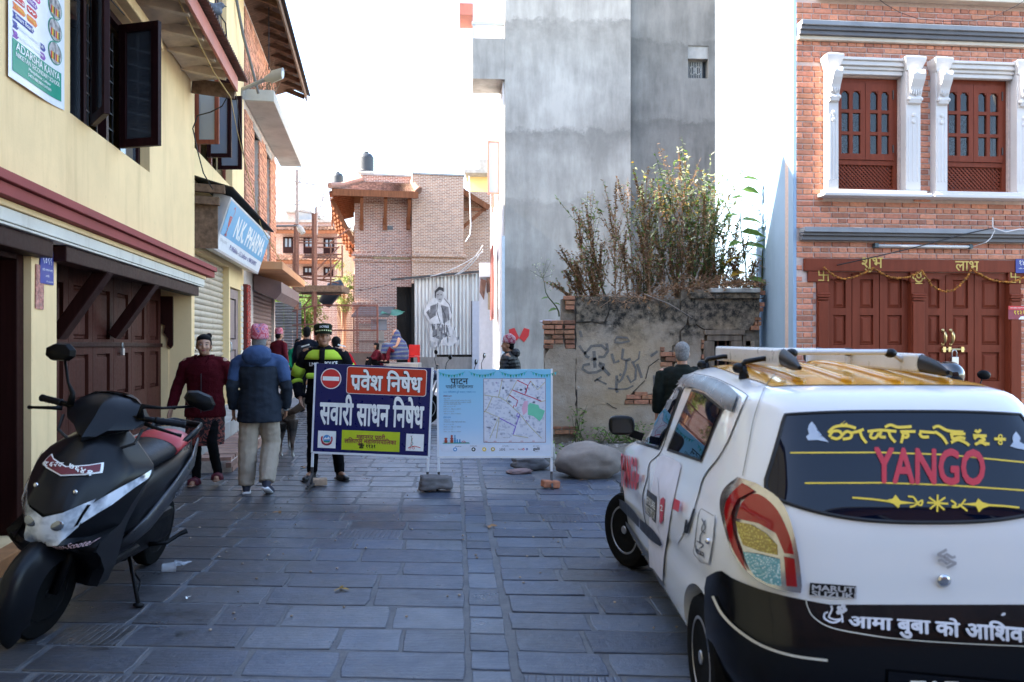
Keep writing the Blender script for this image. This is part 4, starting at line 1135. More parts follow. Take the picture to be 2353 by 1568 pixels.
# overhanging floor and lit left flank
ox = WG.px(1086); z0o = WG.pix(1100,181)[1]; z1o = WG.pix(1100,88)[1]
mb = MB(); mb.box(ox, -.003,.0,1.2, z0o, z1o); obj('overhang', mb, CEM1, hg)
WHT = plaster('white_wash', (.80,.79,.78),(.6,.55,.5),.15, bump=.05)
mb = MB(); mb.box(-.05,-.003,.15,9.4,0, z0o - .003); mb.box(ox + .06,-.003,1.0,3, z1o + .003,11.6); obj('side_wall', mb, WHT, hg)
mb = MB(); mb.box(ox - .02,-.01,-.0,.1, z1o + .35, z1o + .42); mb.bar((ox + .03,.05, z1o),(ox + .03,.05, z1o + .4),.05,.05); obj('balcony_rail', mb, plain('rail_grey', (.5,.55,.58)), hg)
mb = MB(); mb.box(ox - .33, ox + .02,.5,1.4,9.95,10.25); obj('roof_eave', mb, REDFASCIA, hg)
PINKF = plain('salmon_frame', (.50,.16,.12),.5)
for (y0, y1, z0, z1) in ((2.2,3.4,5.3,6.9),(2.6,3.8,2.2,4.3)):
 mb = MB(); wall_mesh(mb, y0, y1, z0, z1,-.12,-.06,[(y0 + .1, y1 - .1, z0 + .1, z1 - .1)]); fo = obj('window_frame', mb, PINKF, hg, loc=(-.05,0,0), rot=(0,0, rad(90)))
 fo.rotation_euler = (0,0, rad(90)); fo.location = (-.30,0,0)
 mb = MB(); mb.box(y0 + .1, y1 - .1,-.1,-.09, z0 + .1, z1 - .1); obj('pane', mb, PANELIGHT, fo)
sash(hg, 'window_shutter', .34,1.45,(-.05,1.6,5.55), rad(180), PINKF, PANELIGHT, .05,.04)
mb = MB(); mb.bar((-.04,-.06,0.2),(-.04,-.06,4.2),.07,.07); obj('drain_pipe', mb, plain('pipe_blue_white', (.55,.62,.68),.5), hg)
# red butterfly sticker on the cement wall
bf = thing('butterfly_sticker', 'red butterfly-shaped sticker on the grey cement wall', 'sticker', WG.w(*[WG.pix(1193,772)[0],-.01, WG.pix(1193,772)[1]]), WG.rot)
mb = MB()
for s in (-1,1): mb.prism([(0,-.05),(s * .12,.2),(s * .26,.16),(s * .24,.0),(s * .12,-.16)],-.006 - .001 * s, .0)
obj('wings', mb, REDP, bf)
# ------------------------------------------------------------------ ruined wall
YW = 11.75
WR = Wall(at(1245,0, YW).x, YW, 1,.0)
Z3 = lambda x, y: (2100 * .5744 + .2931 * x, 1150 * .5744 + .2931 * y)
Z2 = lambda x, y: (2000 * .5744 + .2931 * x, 550 * .5744 + .2931 * y)
def r3(x, y): return WR.pix(*Z3(x, y))
def ruin_mat():
 s = NT('mouldy_old_plaster'); x = s.xyz()
 c = s.ramp(s.noise(2.2,8,.62),[(.3,(.24,.185,.13)),(.5,(.34,.275,.21)),(.72,(.44,.385,.32))])
 c = s.mix(s.ramp(s.noise(.9,4,.5),[(.45,0),(.65,.5)]), c, (.42,.30,.17))
 z = s.math('MULTIPLY_ADD', s.noise(1.7,7,.68),1.1, x[2])
 mould = s.math('MULTIPLY', s.ramp(z, [(.45,0),(.98,0),(1,0)]),1)
 mould = s.math('MULTIPLY', s.math('SUBTRACT', s.math('ADD', z, s.math('MULTIPLY', s.noise(7,6,.7),.9)),2.5),2.4, clamp=True)
 mould = s.math('MULTIPLY', mould, s.ramp(s.noise(11,6,.75),[(.36,.25),(.6,1)]))
 c = s.mix(mould, c, (.03,.029,.026))
 sp = s.ramp(s.noise(13,7,.75),[(.62,0),(.7,.6)])
 c = s.mix(sp, c, (.12,.105,.085))
 wh = s.ramp(s.noise(5,7,.7),[(.64,0),(.75,.7)])
 c = s.mix(wh, c, (.55,.53,.49))
 s.set(c, .95, spec=.15); s.bump(s.math('ADD', s.noise(26,8,.7), s.math('MULTIPLY', s.noise(5,4),1.5)),.6,.02)
 return s.m
RUIN = ruin_mat()
rw = thing('ruined_wall', 'crumbling mould-blackened plaster wall overgrown along its top, behind the boulder', 'wall', WR.loc, WR.rot)
RBR = M('old_eroded_brick', (.30,.135,.075),.9,.35,18,.6,40, rnd=.4, dirt=.6, dirtcol=(.10,.08,.065))
OLDM = M('earth_mortar', (.20,.165,.125),.95,.3,20,.7,40)
# core of the wall
x0, x1 = r3(400,0)[0], r3(1850,0)[0]; xw0_, zt_w = r3(1455,395); xw1_, zb_w = r3(1640,700)
top = [r3(400,75), r3(700,68), r3(1000,85), r3(1190,100), r3(1240,60), r3(1290,48), r3(1430,45)]
zt = top[0][1]
mb = MB(); wall_mesh(mb, x0 + .02, x1 - .06,-.05, zt - .03,.06,.45,[(xw0_, xw1_, zb_w - .3, zt_w)]); mb.box(r3(1230,0)[0], x1 - .05,.061,.449, zt - .027, r3(0,20)[1]); obj('brick_core', mb, OLDM, rw)
# plaster skin pieces with ragged outlines
rnr = random.Random(21)
def ragged(pts, amp=.02, n=6):
 out = []
 for i in range(len(pts)):
  a = Vector(pts[i]); b = Vector(pts[(i + 1) % len(pts)]); d = b - a; k = max(1, int(d.length / .07))
  for j in range(k):
   p = a + d * j / k
   if j: p += Vector((-d.y, d.x)).normalized() * rnr.uniform(-amp, amp)
   out.append((p.x, p.y))
 return out
def skin(poly, y0, y1, name='plaster', amp=.012):
 P = ragged([r3(*p) for p in poly], amp)
 m = MB(); m.prism(P, y0, y1); return obj(name, m, RUIN, rw)
skin([(402,78),(655,70),(650,200),(620,270),(402,270)],-.012,.058, amp=.006)
skin([(402,276),(622,276),(660,215),(664,72),(1190,100),(1215,190),(1278,225),(1262,290),(1215,340),(1208,440),(1155,455),(1150,495),(1060,540),(1065,590),(1130,625),(1055,690),(1010,830),(940,840),(850,815),(785,880),(780,915),(700,905),(560,920),(430,1000),(402,1190)],0,.056, amp=.008)
skin([(402,1192),(432,1002),(562,922),(700,907),(780,918),(985,918),(1300,860),(1420,800),(1420,1300),(402,1300)],.006,.057, amp=.008)
skin([(1225,105),(1300,50),(1830,50),(1845,180),(1830,240),(1780,300),(1745,335),(1415,330),(1345,290),(1290,300),(1282,225),(1222,180)],-.004,.057, amp=.008)
skin([(1284,300),(1345,294),(1412,335),(1405,420),(1385,440),(1380,560),(1390,620),(1160,640),(1230,440),(1222,345)],.014,.058, amp=.008)
skin([(1400,625),(1440,620),(1440,1300),(1422,1300),(1422,790),(1300,850),(1160,850)],.012,.0575)
skin([(1730,420),(1800,420),(1830,1300),(1700,1300)],.0,.058)
# mouldings on the right head
zA, zB = r3(0,45)[1], r3(0,88)[1]
mb = MB(); mb.box(r3(1290,0)[0], r3(1835,0)[0],-.06,.06, zB, zA); obj('ledge', mb, RUIN, rw, bevel=.012)
mb = MB(); mb.box(r3(1445,0)[0], r3(1832,0)[0],-.10,.45, zA + .003, r3(0,8)[1]); obj('ledge', mb, M('whitish_capping', (.42,.40,.36),.95,.3,6,.5,30, dirt=.7, dirtcol=(.05,.045,.04)), rw, bevel=.012)
# left pier of stepped brickwork
px0, px1, px2 = r3(140,0)[0], r3(290,0)[0], r3(395,0)[0]
mb = MB(); mb.box(px0 + .03, px1,.05,.4,-.05, r3(0,270)[1]); mb.box(px1 + .001, px2,.05,.4,-.05, r3(0,90)[1]); obj('pier_core', mb, OLDM, rw)
skin([(150,560),(215,420),(300,418),(312,470),(398,485),(398,1150),(215,1150),(155,700)],-.01,.05)
cells = []
for k in range(40):
 z = r3(0,480)[1] + k * .072
 for (a_, b_, zl) in ((px0, px1 + .03,268),(px1 + .035, px2,88)):
  if z > r3(0, zl)[1]: continue
  sp = [a_ + RN.uniform(-.02,.02), a_ + (b_ - a_) * RN.uniform(.35,.6), b_ + RN.uniform(-.015,.01)]
  if zl == 88: sp = [sp[0], sp[2]]
  for i in range(len(sp) - 1): cells.append((sp[i], sp[i + 1] - .012, z, z + .056))
for (u0, v0_, u1, v1_, _) in ((1062,455,1200,620,0),(785,820,1005,915,0),(1385,410,1402,560,0),(1840,100,1878,230,0),(1800,235,1850,300,0),(1750,300,1835,335,0),(1820,20,1880,60,0),(220,1090,400,1150,0),(860,820,960,850,0)):
 a_, b_ = r3(u0, v1_), r3(u1, v0_)
 cells += brick_cells(a_[0], b_[0], a_[1], b_[1],.225,.075,.014, 'run', rnr.random())
cells = [c for c in cells if rnr.random() > .12]
lay_bricks(rw, cells, .035, RBR, 300, None, .05,.02)
mb = MB(); mb.box(r3(1845,0)[0] - .1, r3(1850,0)[0],.07,.44,.5, zA); obj('broken_end', mb, OLDM, rw)
# timber window
OT = wood('grey_timber', (.21,.165,.125),.9,.35,.5,(1,1,.2))
a_, b_ = r3(1405,335), r3(1720,330); wx0, wx1, wz1 = a_[0], b_[0], a_[1]
mb = MB(); mb.box(wx0, wx1,-.04,.1, wz1 - .07, wz1); wfr = obj('window_frame', mb, OT, rw, bevel=.008)
for nm, bx in (('frame_beam', (wx0 + .04, wx1 - .04,-.02,.1, wz1 - .16, wz1 - .073)),('frame_post', (wx0 - .01, wx0 + .15,-.015,.1,.55, wz1 - .163)),('frame_post', (wx1 - .20, wx1 - .03,-.015,.1,.55, wz1 - .163)),('frame_beam', (wx1 - .02, wx1 + .1,-.0,.1, wz1 - .25, wz1 - .08))):
 mb = MB(); mb.box(*bx); obj(nm, mb, OT, wfr, bevel=.008)
mb = MB()
for i in range(5): x = wx0 + .22 + i * .12; mb.bar((x, .08,.5),(x, .08, wz1 - .17),.022,.022,(0,1,0))
obj('window_bars', mb, plain('rusty_bar', (.16,.08,.05),.8), wfr)
mb = MB(); mb.box(wx0 + .1, wx1 - .15,.3,.32,.4, wz1); obj('dark_lining', mb, DARKROOM, rw)
# sprayed scrawl
def gr(pts): return [r3(*p) for p in pts]
GRAF = M('faded_spray_paint', (.15,.135,.12),.9,.3,20)
strokes([(gr(l), w * 1.35) for l, w in (
 ([(425,455),(470,520),(520,460),(600,455),(640,490)],.03),([(540,500),(550,630)],.035),([(640,440),(650,500),(620,545),(575,545)],.03),([(520,565),(565,560)],.03),
 ([(510,600),(460,610),(450,640),(500,670),(560,665),(610,640),(620,605),(580,590)],.028),([(580,600),(665,690)],.035),([(680,520),(700,590),(740,575)],.03),([(720,690),(715,800),(725,825)],.03),
 ([(650,790),(730,800),(800,795),(850,770)],.018),([(770,480),(760,560),(800,570),(830,560)],.03),([(795,570),(790,640),(760,720),(735,745),(725,720)],.026),([(840,580),(870,640),(865,720),(830,745),(800,690)],.024),
 ([(900,500),(890,560),(850,590)],.018),([(880,600),(915,710)],.03),([(1015,690),(1018,770)],.035),([(700,430),(760,435),(820,420),(800,395),(720,390),(705,420)],.022),([(430,340),(445,390)],.03),
 ([(640,760),(560,720),(545,735),(600,700)],.02),([(740,680),(755,690)],.03),([(985,540),(1040,500)],.026),([(470,500),(480,540),(505,550)],.03))],.02, flat(-.006), GRAF, rw, 'scrawl')
# cracks as dark recessed lines
strokes([(gr(l),.012) for l in ([(405,272),(520,268),(600,285),(632,272),(640,230),(658,190),(652,80)],[(940,730),(880,790),(850,818)],[(945,720),(970,620),(1050,560)],[(640,905),(690,940),(720,950)],[(405,800),(408,1000)])],.012, flat(-.0135), plain('crack_dark', (.03,.025,.02),.95), rw, 'crack')
# ------------------------------------------------------------------ plants on the ruined wall
def leafmat(name, a, b, rough=.55):
 s = NT(name); c = s.ramp(s.island(),[(0, a),(.6, b),(1, tuple(min(1, x * 1.3) for x in b))])
 s.set(c, rough, spec=.35)
 s.b.inputs['Subsurface Weight'].default_value = 0
 tr = s.n('ShaderNodeBsdfTranslucent', i_Color=c)
 mx = s.n('ShaderNodeMixShader', i_Fac=.3); out = s.t.nodes['Material Output']
 s.l(s.b.outputs[0], mx.inputs[1]); s.l(tr.outputs[0], mx.inputs[2]); s.l(mx.outputs[0], out.inputs[0])
 return s.m
LG = leafmat('green_leaf', (.05,.10,.02),(.14,.23,.05))
LY = leafmat('yellowing_leaf', (.20,.15,.02),(.40,.24,.03))
LB = leafmat('brown_dry_leaf', (.12,.065,.035),(.32,.18,.085),.8)
LP = leafmat('pale_flower', (.30,.33,.16),(.48,.48,.30))
STB = M('dry_stem', (.30,.18,.11),.85,.3,30)
STG = M('green_stem', (.07,.09,.03),.7,.3,30)
def leaf(mb, p, d, L, w, droop=.3, rn=RN):
 d = d.normalized(); up = Vector((0,0,1)); s = d.cross(up)
 if s.length < .05: s = Vector((1,0,0))
 s.normalize(); nn = s.cross(d)
 roll = rn.uniform(-.6,.6); s = (s * math.cos(roll) + nn * math.sin(roll))
 pts = []
 for t, ww in ((0,.08),(.3,1),(.65,.8),(1,.04)):
  c = p + d * (L * t) - Vector((0,0, droop * L * t * t)); pts.append((c - s * w * ww / 2, c + s * w * ww / 2))
 b = len(mb.v)
 for l, r in pts: mb.v += [tuple(l), tuple(r)]
 for i in range(3): mb.f.append([b + 2 * i, b + 2 * i + 1, b + 2 * i + 3, b + 2 * i + 2]); mb.mi.append(mb.m)
def plant(name, label, base, tips, rn, stem, leaves, nleaf, size, seed=0, group='weeds growing on the ruined wall', branch=3, flower=0, curve=.12):
 t = thing(name, label, 'plant', base, 0, group)
 sm = MB(); lm = MB()
 for tip in tips:
  tip = Vector(tip) - Vector(base); st = Vector((rn.uniform(-.06,.06), rn.uniform(-.06,.06),-.05))
  bend = Vector((rn.uniform(-curve, curve), rn.uniform(-curve, curve),0))
  pts = [st.lerp(tip, k / 6) + bend * math.sin(PI * k / 6) for k in range(7)]
  sm.tube(pts, [.010 - .0013 * k for k in range(7)],5)
  br = [(pts, 1.0)]
  for b in range(branch):
   k = rn.randint(1,4); p = pts[k]; dirv = (tip.normalized() + Vector((rn.uniform(-.8,.8), rn.uniform(-.8,.8), rn.uniform(-.1,.5)))).normalized()
   L = tip.length * rn.uniform(.2,.45); q = [p + dirv * (L * j / 4) + Vector((0,0,.05 * j * j / 16)) for j in range(5)]
   sm.tube(q, [.005,.004,.0035,.003,.002],4); br.append((q, L / tip.length))
  for pts_, wgt in br:
   for j in range(max(4, int(nleaf * wgt))):
    u = rn.random() ** .8; i = min(int(u * (len(pts_) - 1)), len(pts_) - 2); p = pts_[i].lerp(pts_[i + 1], rn.random())
    lm.m = rn.choice(leaves) if rn.random() > flower * u else len(LEAFM) - 1
    L = size * rn.uniform(.5,1.2); dd = Vector((rn.uniform(-1,1), rn.uniform(-1,1), rn.uniform(-.3,.9)))
    leaf(lm, p, dd, L, L * rn.uniform(.3,.5), rn.uniform(.0,.6), rn)
  if seed:   # dense brown seed spike at the tip
   d = (pts[-1] - pts[-2]).normalized()
   for j in range(seed):
    u = j / seed; p = pts[-1] - d * (u * .42) ; lm.m = 2
    leaf(lm, p, Vector((rn.uniform(-1,1), rn.uniform(-1,1), rn.uniform(.1,.9))),.05 * (0.4 + u * .9),.02,.3, rn)
 obj('stems', sm, stem, t, kind='stuff', fix=False)
 obj('leaves', lm, LEAFM, t, kind='stuff', fix=False)
 return t
LEAFM = [LG, LY, LB, LP]
rnp = random.Random(77)
YP = YW + .25
def wp(px, py, dy=0): return at(px, py, YP + dy)
drylabel = 'dry brown weed with upright seed spikes on the ruined wall top'
for (bx, tips) in ((1385,[(1345,470),(1362,540)]),(1420,[(1398,470),(1415,420),(1440,530)]),(1450,[(1417,405),(1465,520),(1430,560)]),(1490,[(1455,390),(1475,420),(1500,470)]),
       (1520,[(1512,420),(1545,450),(1500,540)]),(1555,[(1560,350),(1575,420),(1590,480)]),(1590,[(1620,440),(1600,520),(1640,530)]),(1620,[(1650,470),(1690,560),(1665,600)]),(1650,[(1700,500),(1720,545),(1690,590)]),(1350,[(1330,560),(1310,600),(1290,575)]),(1470,[(1440,600),(1490,600),(1520,610)]),(1570,[(1540,570),(1600,590),(1630,610)]),(1340,[(1300,620),(1270,650),(1320,600)]),(1365,[(1330,500),(1380,560),(1350,620)]),(1690,[(1715,560),(1735,600),(1680,610)])):
 base = wp(bx, 694 if bx < 1530 else 676, rnp.uniform(-.12,.2))
 plant('dry_weed', drylabel, base, [wp(x, y, rnp.uniform(-.3,.4)) for x, y in tips], rnp, STB, [2,2,2,2,0],80,.056,110, branch=12)
grl = 'leafy green weed with pale flower sprays on the ruined wall top'
for (bx, tips) in ((1560,[(1535,400),(1550,365),(1500,420),(1520,385)]),(1590,[(1580,350),(1600,375),(1625,395),(1565,390)]),(1620,[(1640,420),(1610,430),(1660,440),(1645,395)]),(1395,[(1335,455),(1350,440)]),(1480,[(1480,395),(1470,470),(1490,430)]),(1650,[(1680,470),(1700,430),(1665,500)])):
 base = wp(bx, 694 if bx < 1530 else 676, rnp.uniform(0,.25))
 plant('green_weed', grl, base, [wp(x, y, rnp.uniform(-.3,.4)) for x, y in tips], rnp, STG, [0,0,0,2,1],55,.085, branch=9, flower=.55)
def bigleaf(name, label, base, tip, leaves, rn):
 t = thing(name, label, 'plant', base, 0); tip = tip - base
 sm = MB(); pts = [Vector((0,0,-.05)).lerp(tip, k / 8) + Vector((.03 * math.sin(k),0,0)) for k in range(9)]
 sm.tube(pts, [.014 - .0012 * k for k in range(9)],6)
 for j in range(10):
  q = pts[-1]; d = Vector((rn.uniform(-1,1), rn.uniform(-1,1), rn.uniform(.2,1.3))).normalized() * rn.uniform(.1,.3); sm.tube([q, q + d],[.003,.002],4)
 obj('stem', sm, STG, t, fix=False)
 for (u, ang, L, m) in leaves:
  i = min(int(u * 8),7); p = pts[i].lerp(pts[i + 1], u * 8 - i); lm = MB()
  d = Vector((math.cos(rad(ang)), rn.uniform(-.7,.1),.25)); leaf(lm, p, d, L * 1.25, L * .62,.5, rn)
  obj('leaf', lm, LEAFM[m], t, fix=False)
 lm = MB()
 for j in range(40):
  q = pts[-1] + Vector((rn.uniform(-.16,.16), rn.uniform(-.1,.1), rn.uniform(-.05,.32))); leaf(lm, q, Vector((rn.uniform(-1,1), rn.uniform(-1,1),.6)),.04,.02,.2, rn)
 obj('flower_spray', lm, LP, t, kind='stuff', fix=False)
bigleaf('tall_tobacco_plant', 'tall broad-leaved plant with green and yellow leaves against the pale blue wall', wp(1712,676), wp(1702,395),[(.98,150,.2,0),(.95,20,.22,0),(.86,10,.22,0),(.8,190,.2,0),(.74,15,.2,0),(.66,170,.24,0),(.62,-5,.28,0),(.55,185,.26,0),(.52,5,.3,0),(.44,165,.26,0),(.42,-10,.34,0),(.34,5,.28,0),(.32,190,.3,1),(.26,20,.26,2),(.2,180,.26,1),(.15,-15,.26,0),(.12,195,.28,2),(.08,10,.26,0),(.05,200,.25,1)], rnp)
bigleaf('small_tobacco_plant', 'shorter broad-leaved plant with drooping yellow tips at the broken wall end', wp(1738,690), wp(1772,480),[(.95,150,.14,0),(.9,20,.12,0),(.8,185,.18,0),(.74,0,.2,0),(.66,170,.18,0),(.6,10,.2,0),(.52,5,.24,0),(.45,185,.2,1),(.36,0,.28,1),(.28,20,.26,0),(.22,175,.24,2),(.15,0,.26,2),(.1,190,.22,0),(.05,10,.24,2)], rnp)
bigleaf('sprig_plant', 'thin green sprig leaning out over the left brick pier', wp(1285,720), wp(1243,640),[(.9,150,.07,0),(.7,20,.09,0),(.5,190,.1,0),(.35,0,.1,0),(.2,190,.13,0)], rnp)
# litter of dead stalks along the wall top
mb = MB(); lm = MB(); lm.m = 2
for i in range(420):
 px = rnp.uniform(1330,1745); py = 692 if px < 1520 else (668 if px < 1600 else 655); p = wp(px, py + rnp.uniform(-8,6), rnp.uniform(-.28,.2))
 d = Vector((rnp.uniform(-1,1), rnp.uniform(-1,.6), rnp.uniform(-.25,.35))).normalized() * rnp.uniform(.1,.45)
 mb.tube([p, p + d * .5 + Vector((0,0,.03)), p + d],[.005,.004,.002],4)
 for k in range(3): leaf(lm, p + d * rnp.random(), Vector((rnp.uniform(-1,1), rnp.uniform(-1,1), rnp.uniform(-.5,.6))),.06,.025,.4, rnp)
tag(obj('dead_stalks', mb, STB, fix=False), kind='stuff'); tag(obj('dead_leaves', lm, LEAFM, fix=False), kind='stuff')
mb = MB(); a = r3(930,55); b = r3(1300,240); mb.tube([WR.w(a[0],-.05, a[1]), WR.w((a[0] + b[0]) / 2,-.12,(a[1] + b[1]) / 2 + .03), WR.w(b[0],-.1, b[1])],[.014,.011,.005],6)
tag(obj('fallen_branch', mb, M('grey_bark', (.22,.18,.15),.9,.3,30)), 'bare grey branch slanting down across the face of the ruined wall', 'branch')
# weeds at the foot of the wall
for (px, py, ht, n, nm, lb) in ((1450,1010,.28,170, 'ground_weed', 'dark leafy weed at the wall foot behind the boulder'),(1398,1010,.22,110, 'ground_weed', 'dark leafy weed at the wall foot left of the boulder top'),(1330,985,.5,60, 'ground_weed', 'thin wispy weed growing up the left pier of the ruined wall'),(1240,1055,.16,80, 'ground_weed', 'low weed beside the stone under the map board')):
 b = at(px, py, 11.55 if py < 1030 else 10.3); b.z = .1; t = thing(nm, lb, 'plant', b); lm = MB(); sm = MB()
 for i in range(n):
  p = Vector((rnp.gauss(0,.16 if ht < .4 else .06), rnp.uniform(-.12,.05), rnp.random() * ht)); leaf(lm, p, Vector((rnp.uniform(-1,1), rnp.uniform(-1,.3), rnp.uniform(-.2,.8))), rnp.uniform(.04,.09), rnp.uniform(.02,.04),.3, rnp)
 for i in range(9): sm.tube([(rnp.gauss(0,.05),0,-.03),(rnp.gauss(0,.12), rnp.uniform(-.1,0), ht * rnp.uniform(.6,1.1))],[.006,.002],4)
 obj('leaves', lm, LG, t, kind='stuff', fix=False); obj('stems', sm, STG, t, kind='stuff', fix=False)
# ------------------------------------------------------------------ distant brick tower house
def brickwall(name, c1, c2, mort, bw=.24, bh=.08, ms=.012, bump=.4):
 s = NT(name); tc = s.n('ShaderNodeTexCoord').outputs['Object']; x = s.n('ShaderNodeSeparateXYZ', i_0=tc).outputs
 v = s.n('ShaderNodeCombineXYZ', i_0=s.math('ADD', x[0], x[1]), i_1=x[2], i_2=0.0).outputs[0]
 b = s.n('ShaderNodeTexBrick', i_Vector=v, i_Color1=(*c1,1), i_Color2=(*c2,1), i_Mortar=(*mort, 1), i_Scale=1.0, i_Bias=0.0)
 b.inputs['Brick Width'].default_value = bw; b.inputs['Row Height'].default_value = bh; b.inputs['Mortar Size'].default_value = ms
 c = s.mix(s.math('MULTIPLY', s.noise(2.5,5,.6),.3), b.outputs[0],(.34,.2,.15))
 s.set(c, .9, spec=.2); s.bump(b.outputs['Fac'],-bump, .02); return s.m
BW = brickwall('tower_brick', (.50,.21,.13),(.24,.10,.07),(.74,.64,.55))
BW2 = brickwall('tower_pale_brick', (.58,.30,.18),(.34,.16,.10),(.78,.66,.52))
BW3 = brickwall('far_brick', (.42,.24,.20),(.30,.17,.14),(.60,.53,.49))
TIMB = wood('eave_timber', (.23,.085,.04),.7,.3,.3)
TILE = M('clay_roof_tile', (.33,.18,.12),.85,.2,8,.2,30, rnd=.45)
Z4 = lambda x, y: (574.4 + .2441 * x, 344.6 + .2441 * y)
W5 = Wall(-7.9,40,1,.2)
def r4(x, y, off=0): return W5.pix(*Z4(x, y), off)
ht = thing('brick_tower_house', 'tall plain brick house with a tiled eave and carved timber struts far down the street', 'house', W5.loc, W5.rot)
m0, m1 = r4(1520,0)[0], r4(2000,0)[0]
zp, zp2 = r4(1250,240)[1], r4(1750,258)[1]
mb = MB(); mb.box(0, m0,0,9,0, r4(900,500)[1]); mb.box(.35, m0,.2,8.5, r4(900,500)[1] + .002, zp); obj('wall', mb, BW, ht)
mb = MB(); mb.box(m0 + .003, m1,-.45,8,0, zp2); obj('projecting_wall', mb, BW2, ht)
mb = MB(); mb.box(m1 + .003, m1 + 2.2,1.2,7,0, r4(2100,350)[1]); obj('right_wall', mb, BW2, ht)
for y, d in ((965,.10),(985,.16),(1030,.08)):
 z = r4(1200, y)[1]; mb = MB(); mb.box(-d, m0 - .01,-d, 8, z - .12, z); obj('string_course', mb, BW, ht)
 mb = MB(); mb.box(m0 + .01, m1 + d, -.45 - d, 7.9, z - .12, z + .001); obj('string_course', mb, BW2, ht)
z = r4(1200,1440)[1]; mb = MB(); mb.box(-.12, m0,-.12,8, z - .22, z); obj('string_course', mb, BW, ht)
mb = MB(); za = r4(1350,1010)[1]
for i in range(12): mb.ball((r4(1180 + i * 28,0)[0],-.03, za),.13,.06,.14,8,5)
obj('terracotta_frieze', mb, M('buff_terracotta', (.42,.33,.21),.9,.2,6), ht)
mb = MB(); mb.box(.3, m0,.15,8.6, zp + .002, zp + .1); mb.box(m0 + .003, m1 + .05,-.5,8.1, zp2 + .002, zp2 + .09); obj('coping', mb, CONC, ht)
# skirt roof on the left part: rows of tiles over boards
ze, zt_ = r4(1200,455)[1] + .1, r4(1200,335)[1] + .15
tm = MB(); bm_ = MB(); E_ = 1.25
def skirt(a, b, c, d, n, rows):
 """a,b lower edge; d,c upper edge"""
 for j in range(rows):
  for i in range(n):
   u = (i + .5) / n; v0_, v1_ = j / rows, (j + 1.15) / rows
   p = a.lerp(b, u).lerp(d.lerp(c, u), v0_); q = a.lerp(b, u).lerp(d.lerp(c, u), min(v1_, 1.02))
   nn = (b - a).cross(d - a).normalized(); w = ((b - a).normalized()) * ((b - a).length / n * .52)
   tm.add([p - w + nn * .05, p + nn * .11, p + w + nn * .05, q + w + nn * .01, q + nn * .07, q - w + nn * .01],[(0,1,4,5),(1,2,3,4)])
 nn = (b - a).cross(d - a).normalized() * -.02
 bm_.quad(a + nn, b + nn, c + nn, d + nn)
A = Vector((-E_ + .2,-E_, ze)); B = Vector((m0 + .25,-E_, ze)); Cc = Vector((m0 + .05,.2, zt_)); D = Vector((.35,.2, zt_)); A2 = Vector((-E_ - .1,9.6, ze + .0)); D2 = Vector((.35,8.5, zt_))
skirt(A, B, Cc, D, 38,10); skirt(A2, A, D, D2,60,9)
obj('roof_tiles', tm, TILE, ht, kind='stuff', fix=False); obj('eave_boarding', bm_, TIMB, ht)
mb = MB(); mb.bar(A - Vector((0,0,.1)), B - Vector((0,0,.1)),.08,.32); mb.bar(A2 - Vector((0,0,.1)), A - Vector((0,0,.1)),.08,.3); obj('fascia_board', mb, TIMB, ht)
mb = MB(); mb.tube([A + Vector((-.15,-.1,.18)), A.lerp(D, .3) + Vector((0,0,.12)), D + Vector((0,0,.15))],[.16,.14,.14],8); mb.tube([B + Vector((.1,-.1,.3)), B + Vector((0,0,.1)), Cc + Vector((0,0,.15))],[.1,.17,.15],8); obj('ridge_tiles', mb, TILE, ht)
for px in (1050,1270,1490):
 x = r4(px, 0)[0]; mb = MB(); z1 = r4(px, 700)[1]; mb.bar((x, -.02, z1),(x, -E_ * .8, ze - .25),.16,.2); mb.box(x - .1, x + .1,-.12,0, z1 - .3, z1 + .3); obj('strut', mb, TIMB, ht)
for k in range(6):
 y = .1 + k * 1.5; mb = MB(); mb.bar((-.02, y, ze - 2.4),(-E_ * .9, y, ze - .25),.18,.22)
 for j in range(5): p = Vector((-.02, y, ze - 2.4)).lerp(Vector((-E_ * .9, y, ze - .25)),.15 + j * .17); mb.ball(p + Vector((-.05,0,-.1)),.13,.12,.13,7,5)
 obj('strut', mb, TIMB, ht)
for k in range(16):
 y = -.6 + k * .62; mb = MB(); mb.bar((-.02, y, zt_ - .4),(-E_, y, ze - .02),.1,.12); obj('rafter', mb, TIMB, ht)
for (y0, y1, z0, z1) in ((1.5,3.2, r4(0,1420)[1], r4(0,1130)[1]),(5,6.5, r4(0,1420)[1], r4(0,1150)[1]),(2,3.4,5.9,7.7),(5,6.2,5.9,7.7),(1.6,2.8,.4,2.9)):
 mb = MB(); mb.box(-.06,.02, y0, y1, z0, z1); obj('window', mb, DARKFRAME, ht)
mb = MB(); x = r4(1320,735); mb.box(x[0] - .14, x[0] + .14,-.03,.02, x[1] - .1, x[1] + .1); obj('vent', mb, plain('vent_grey', (.1,.1,.1)), ht)
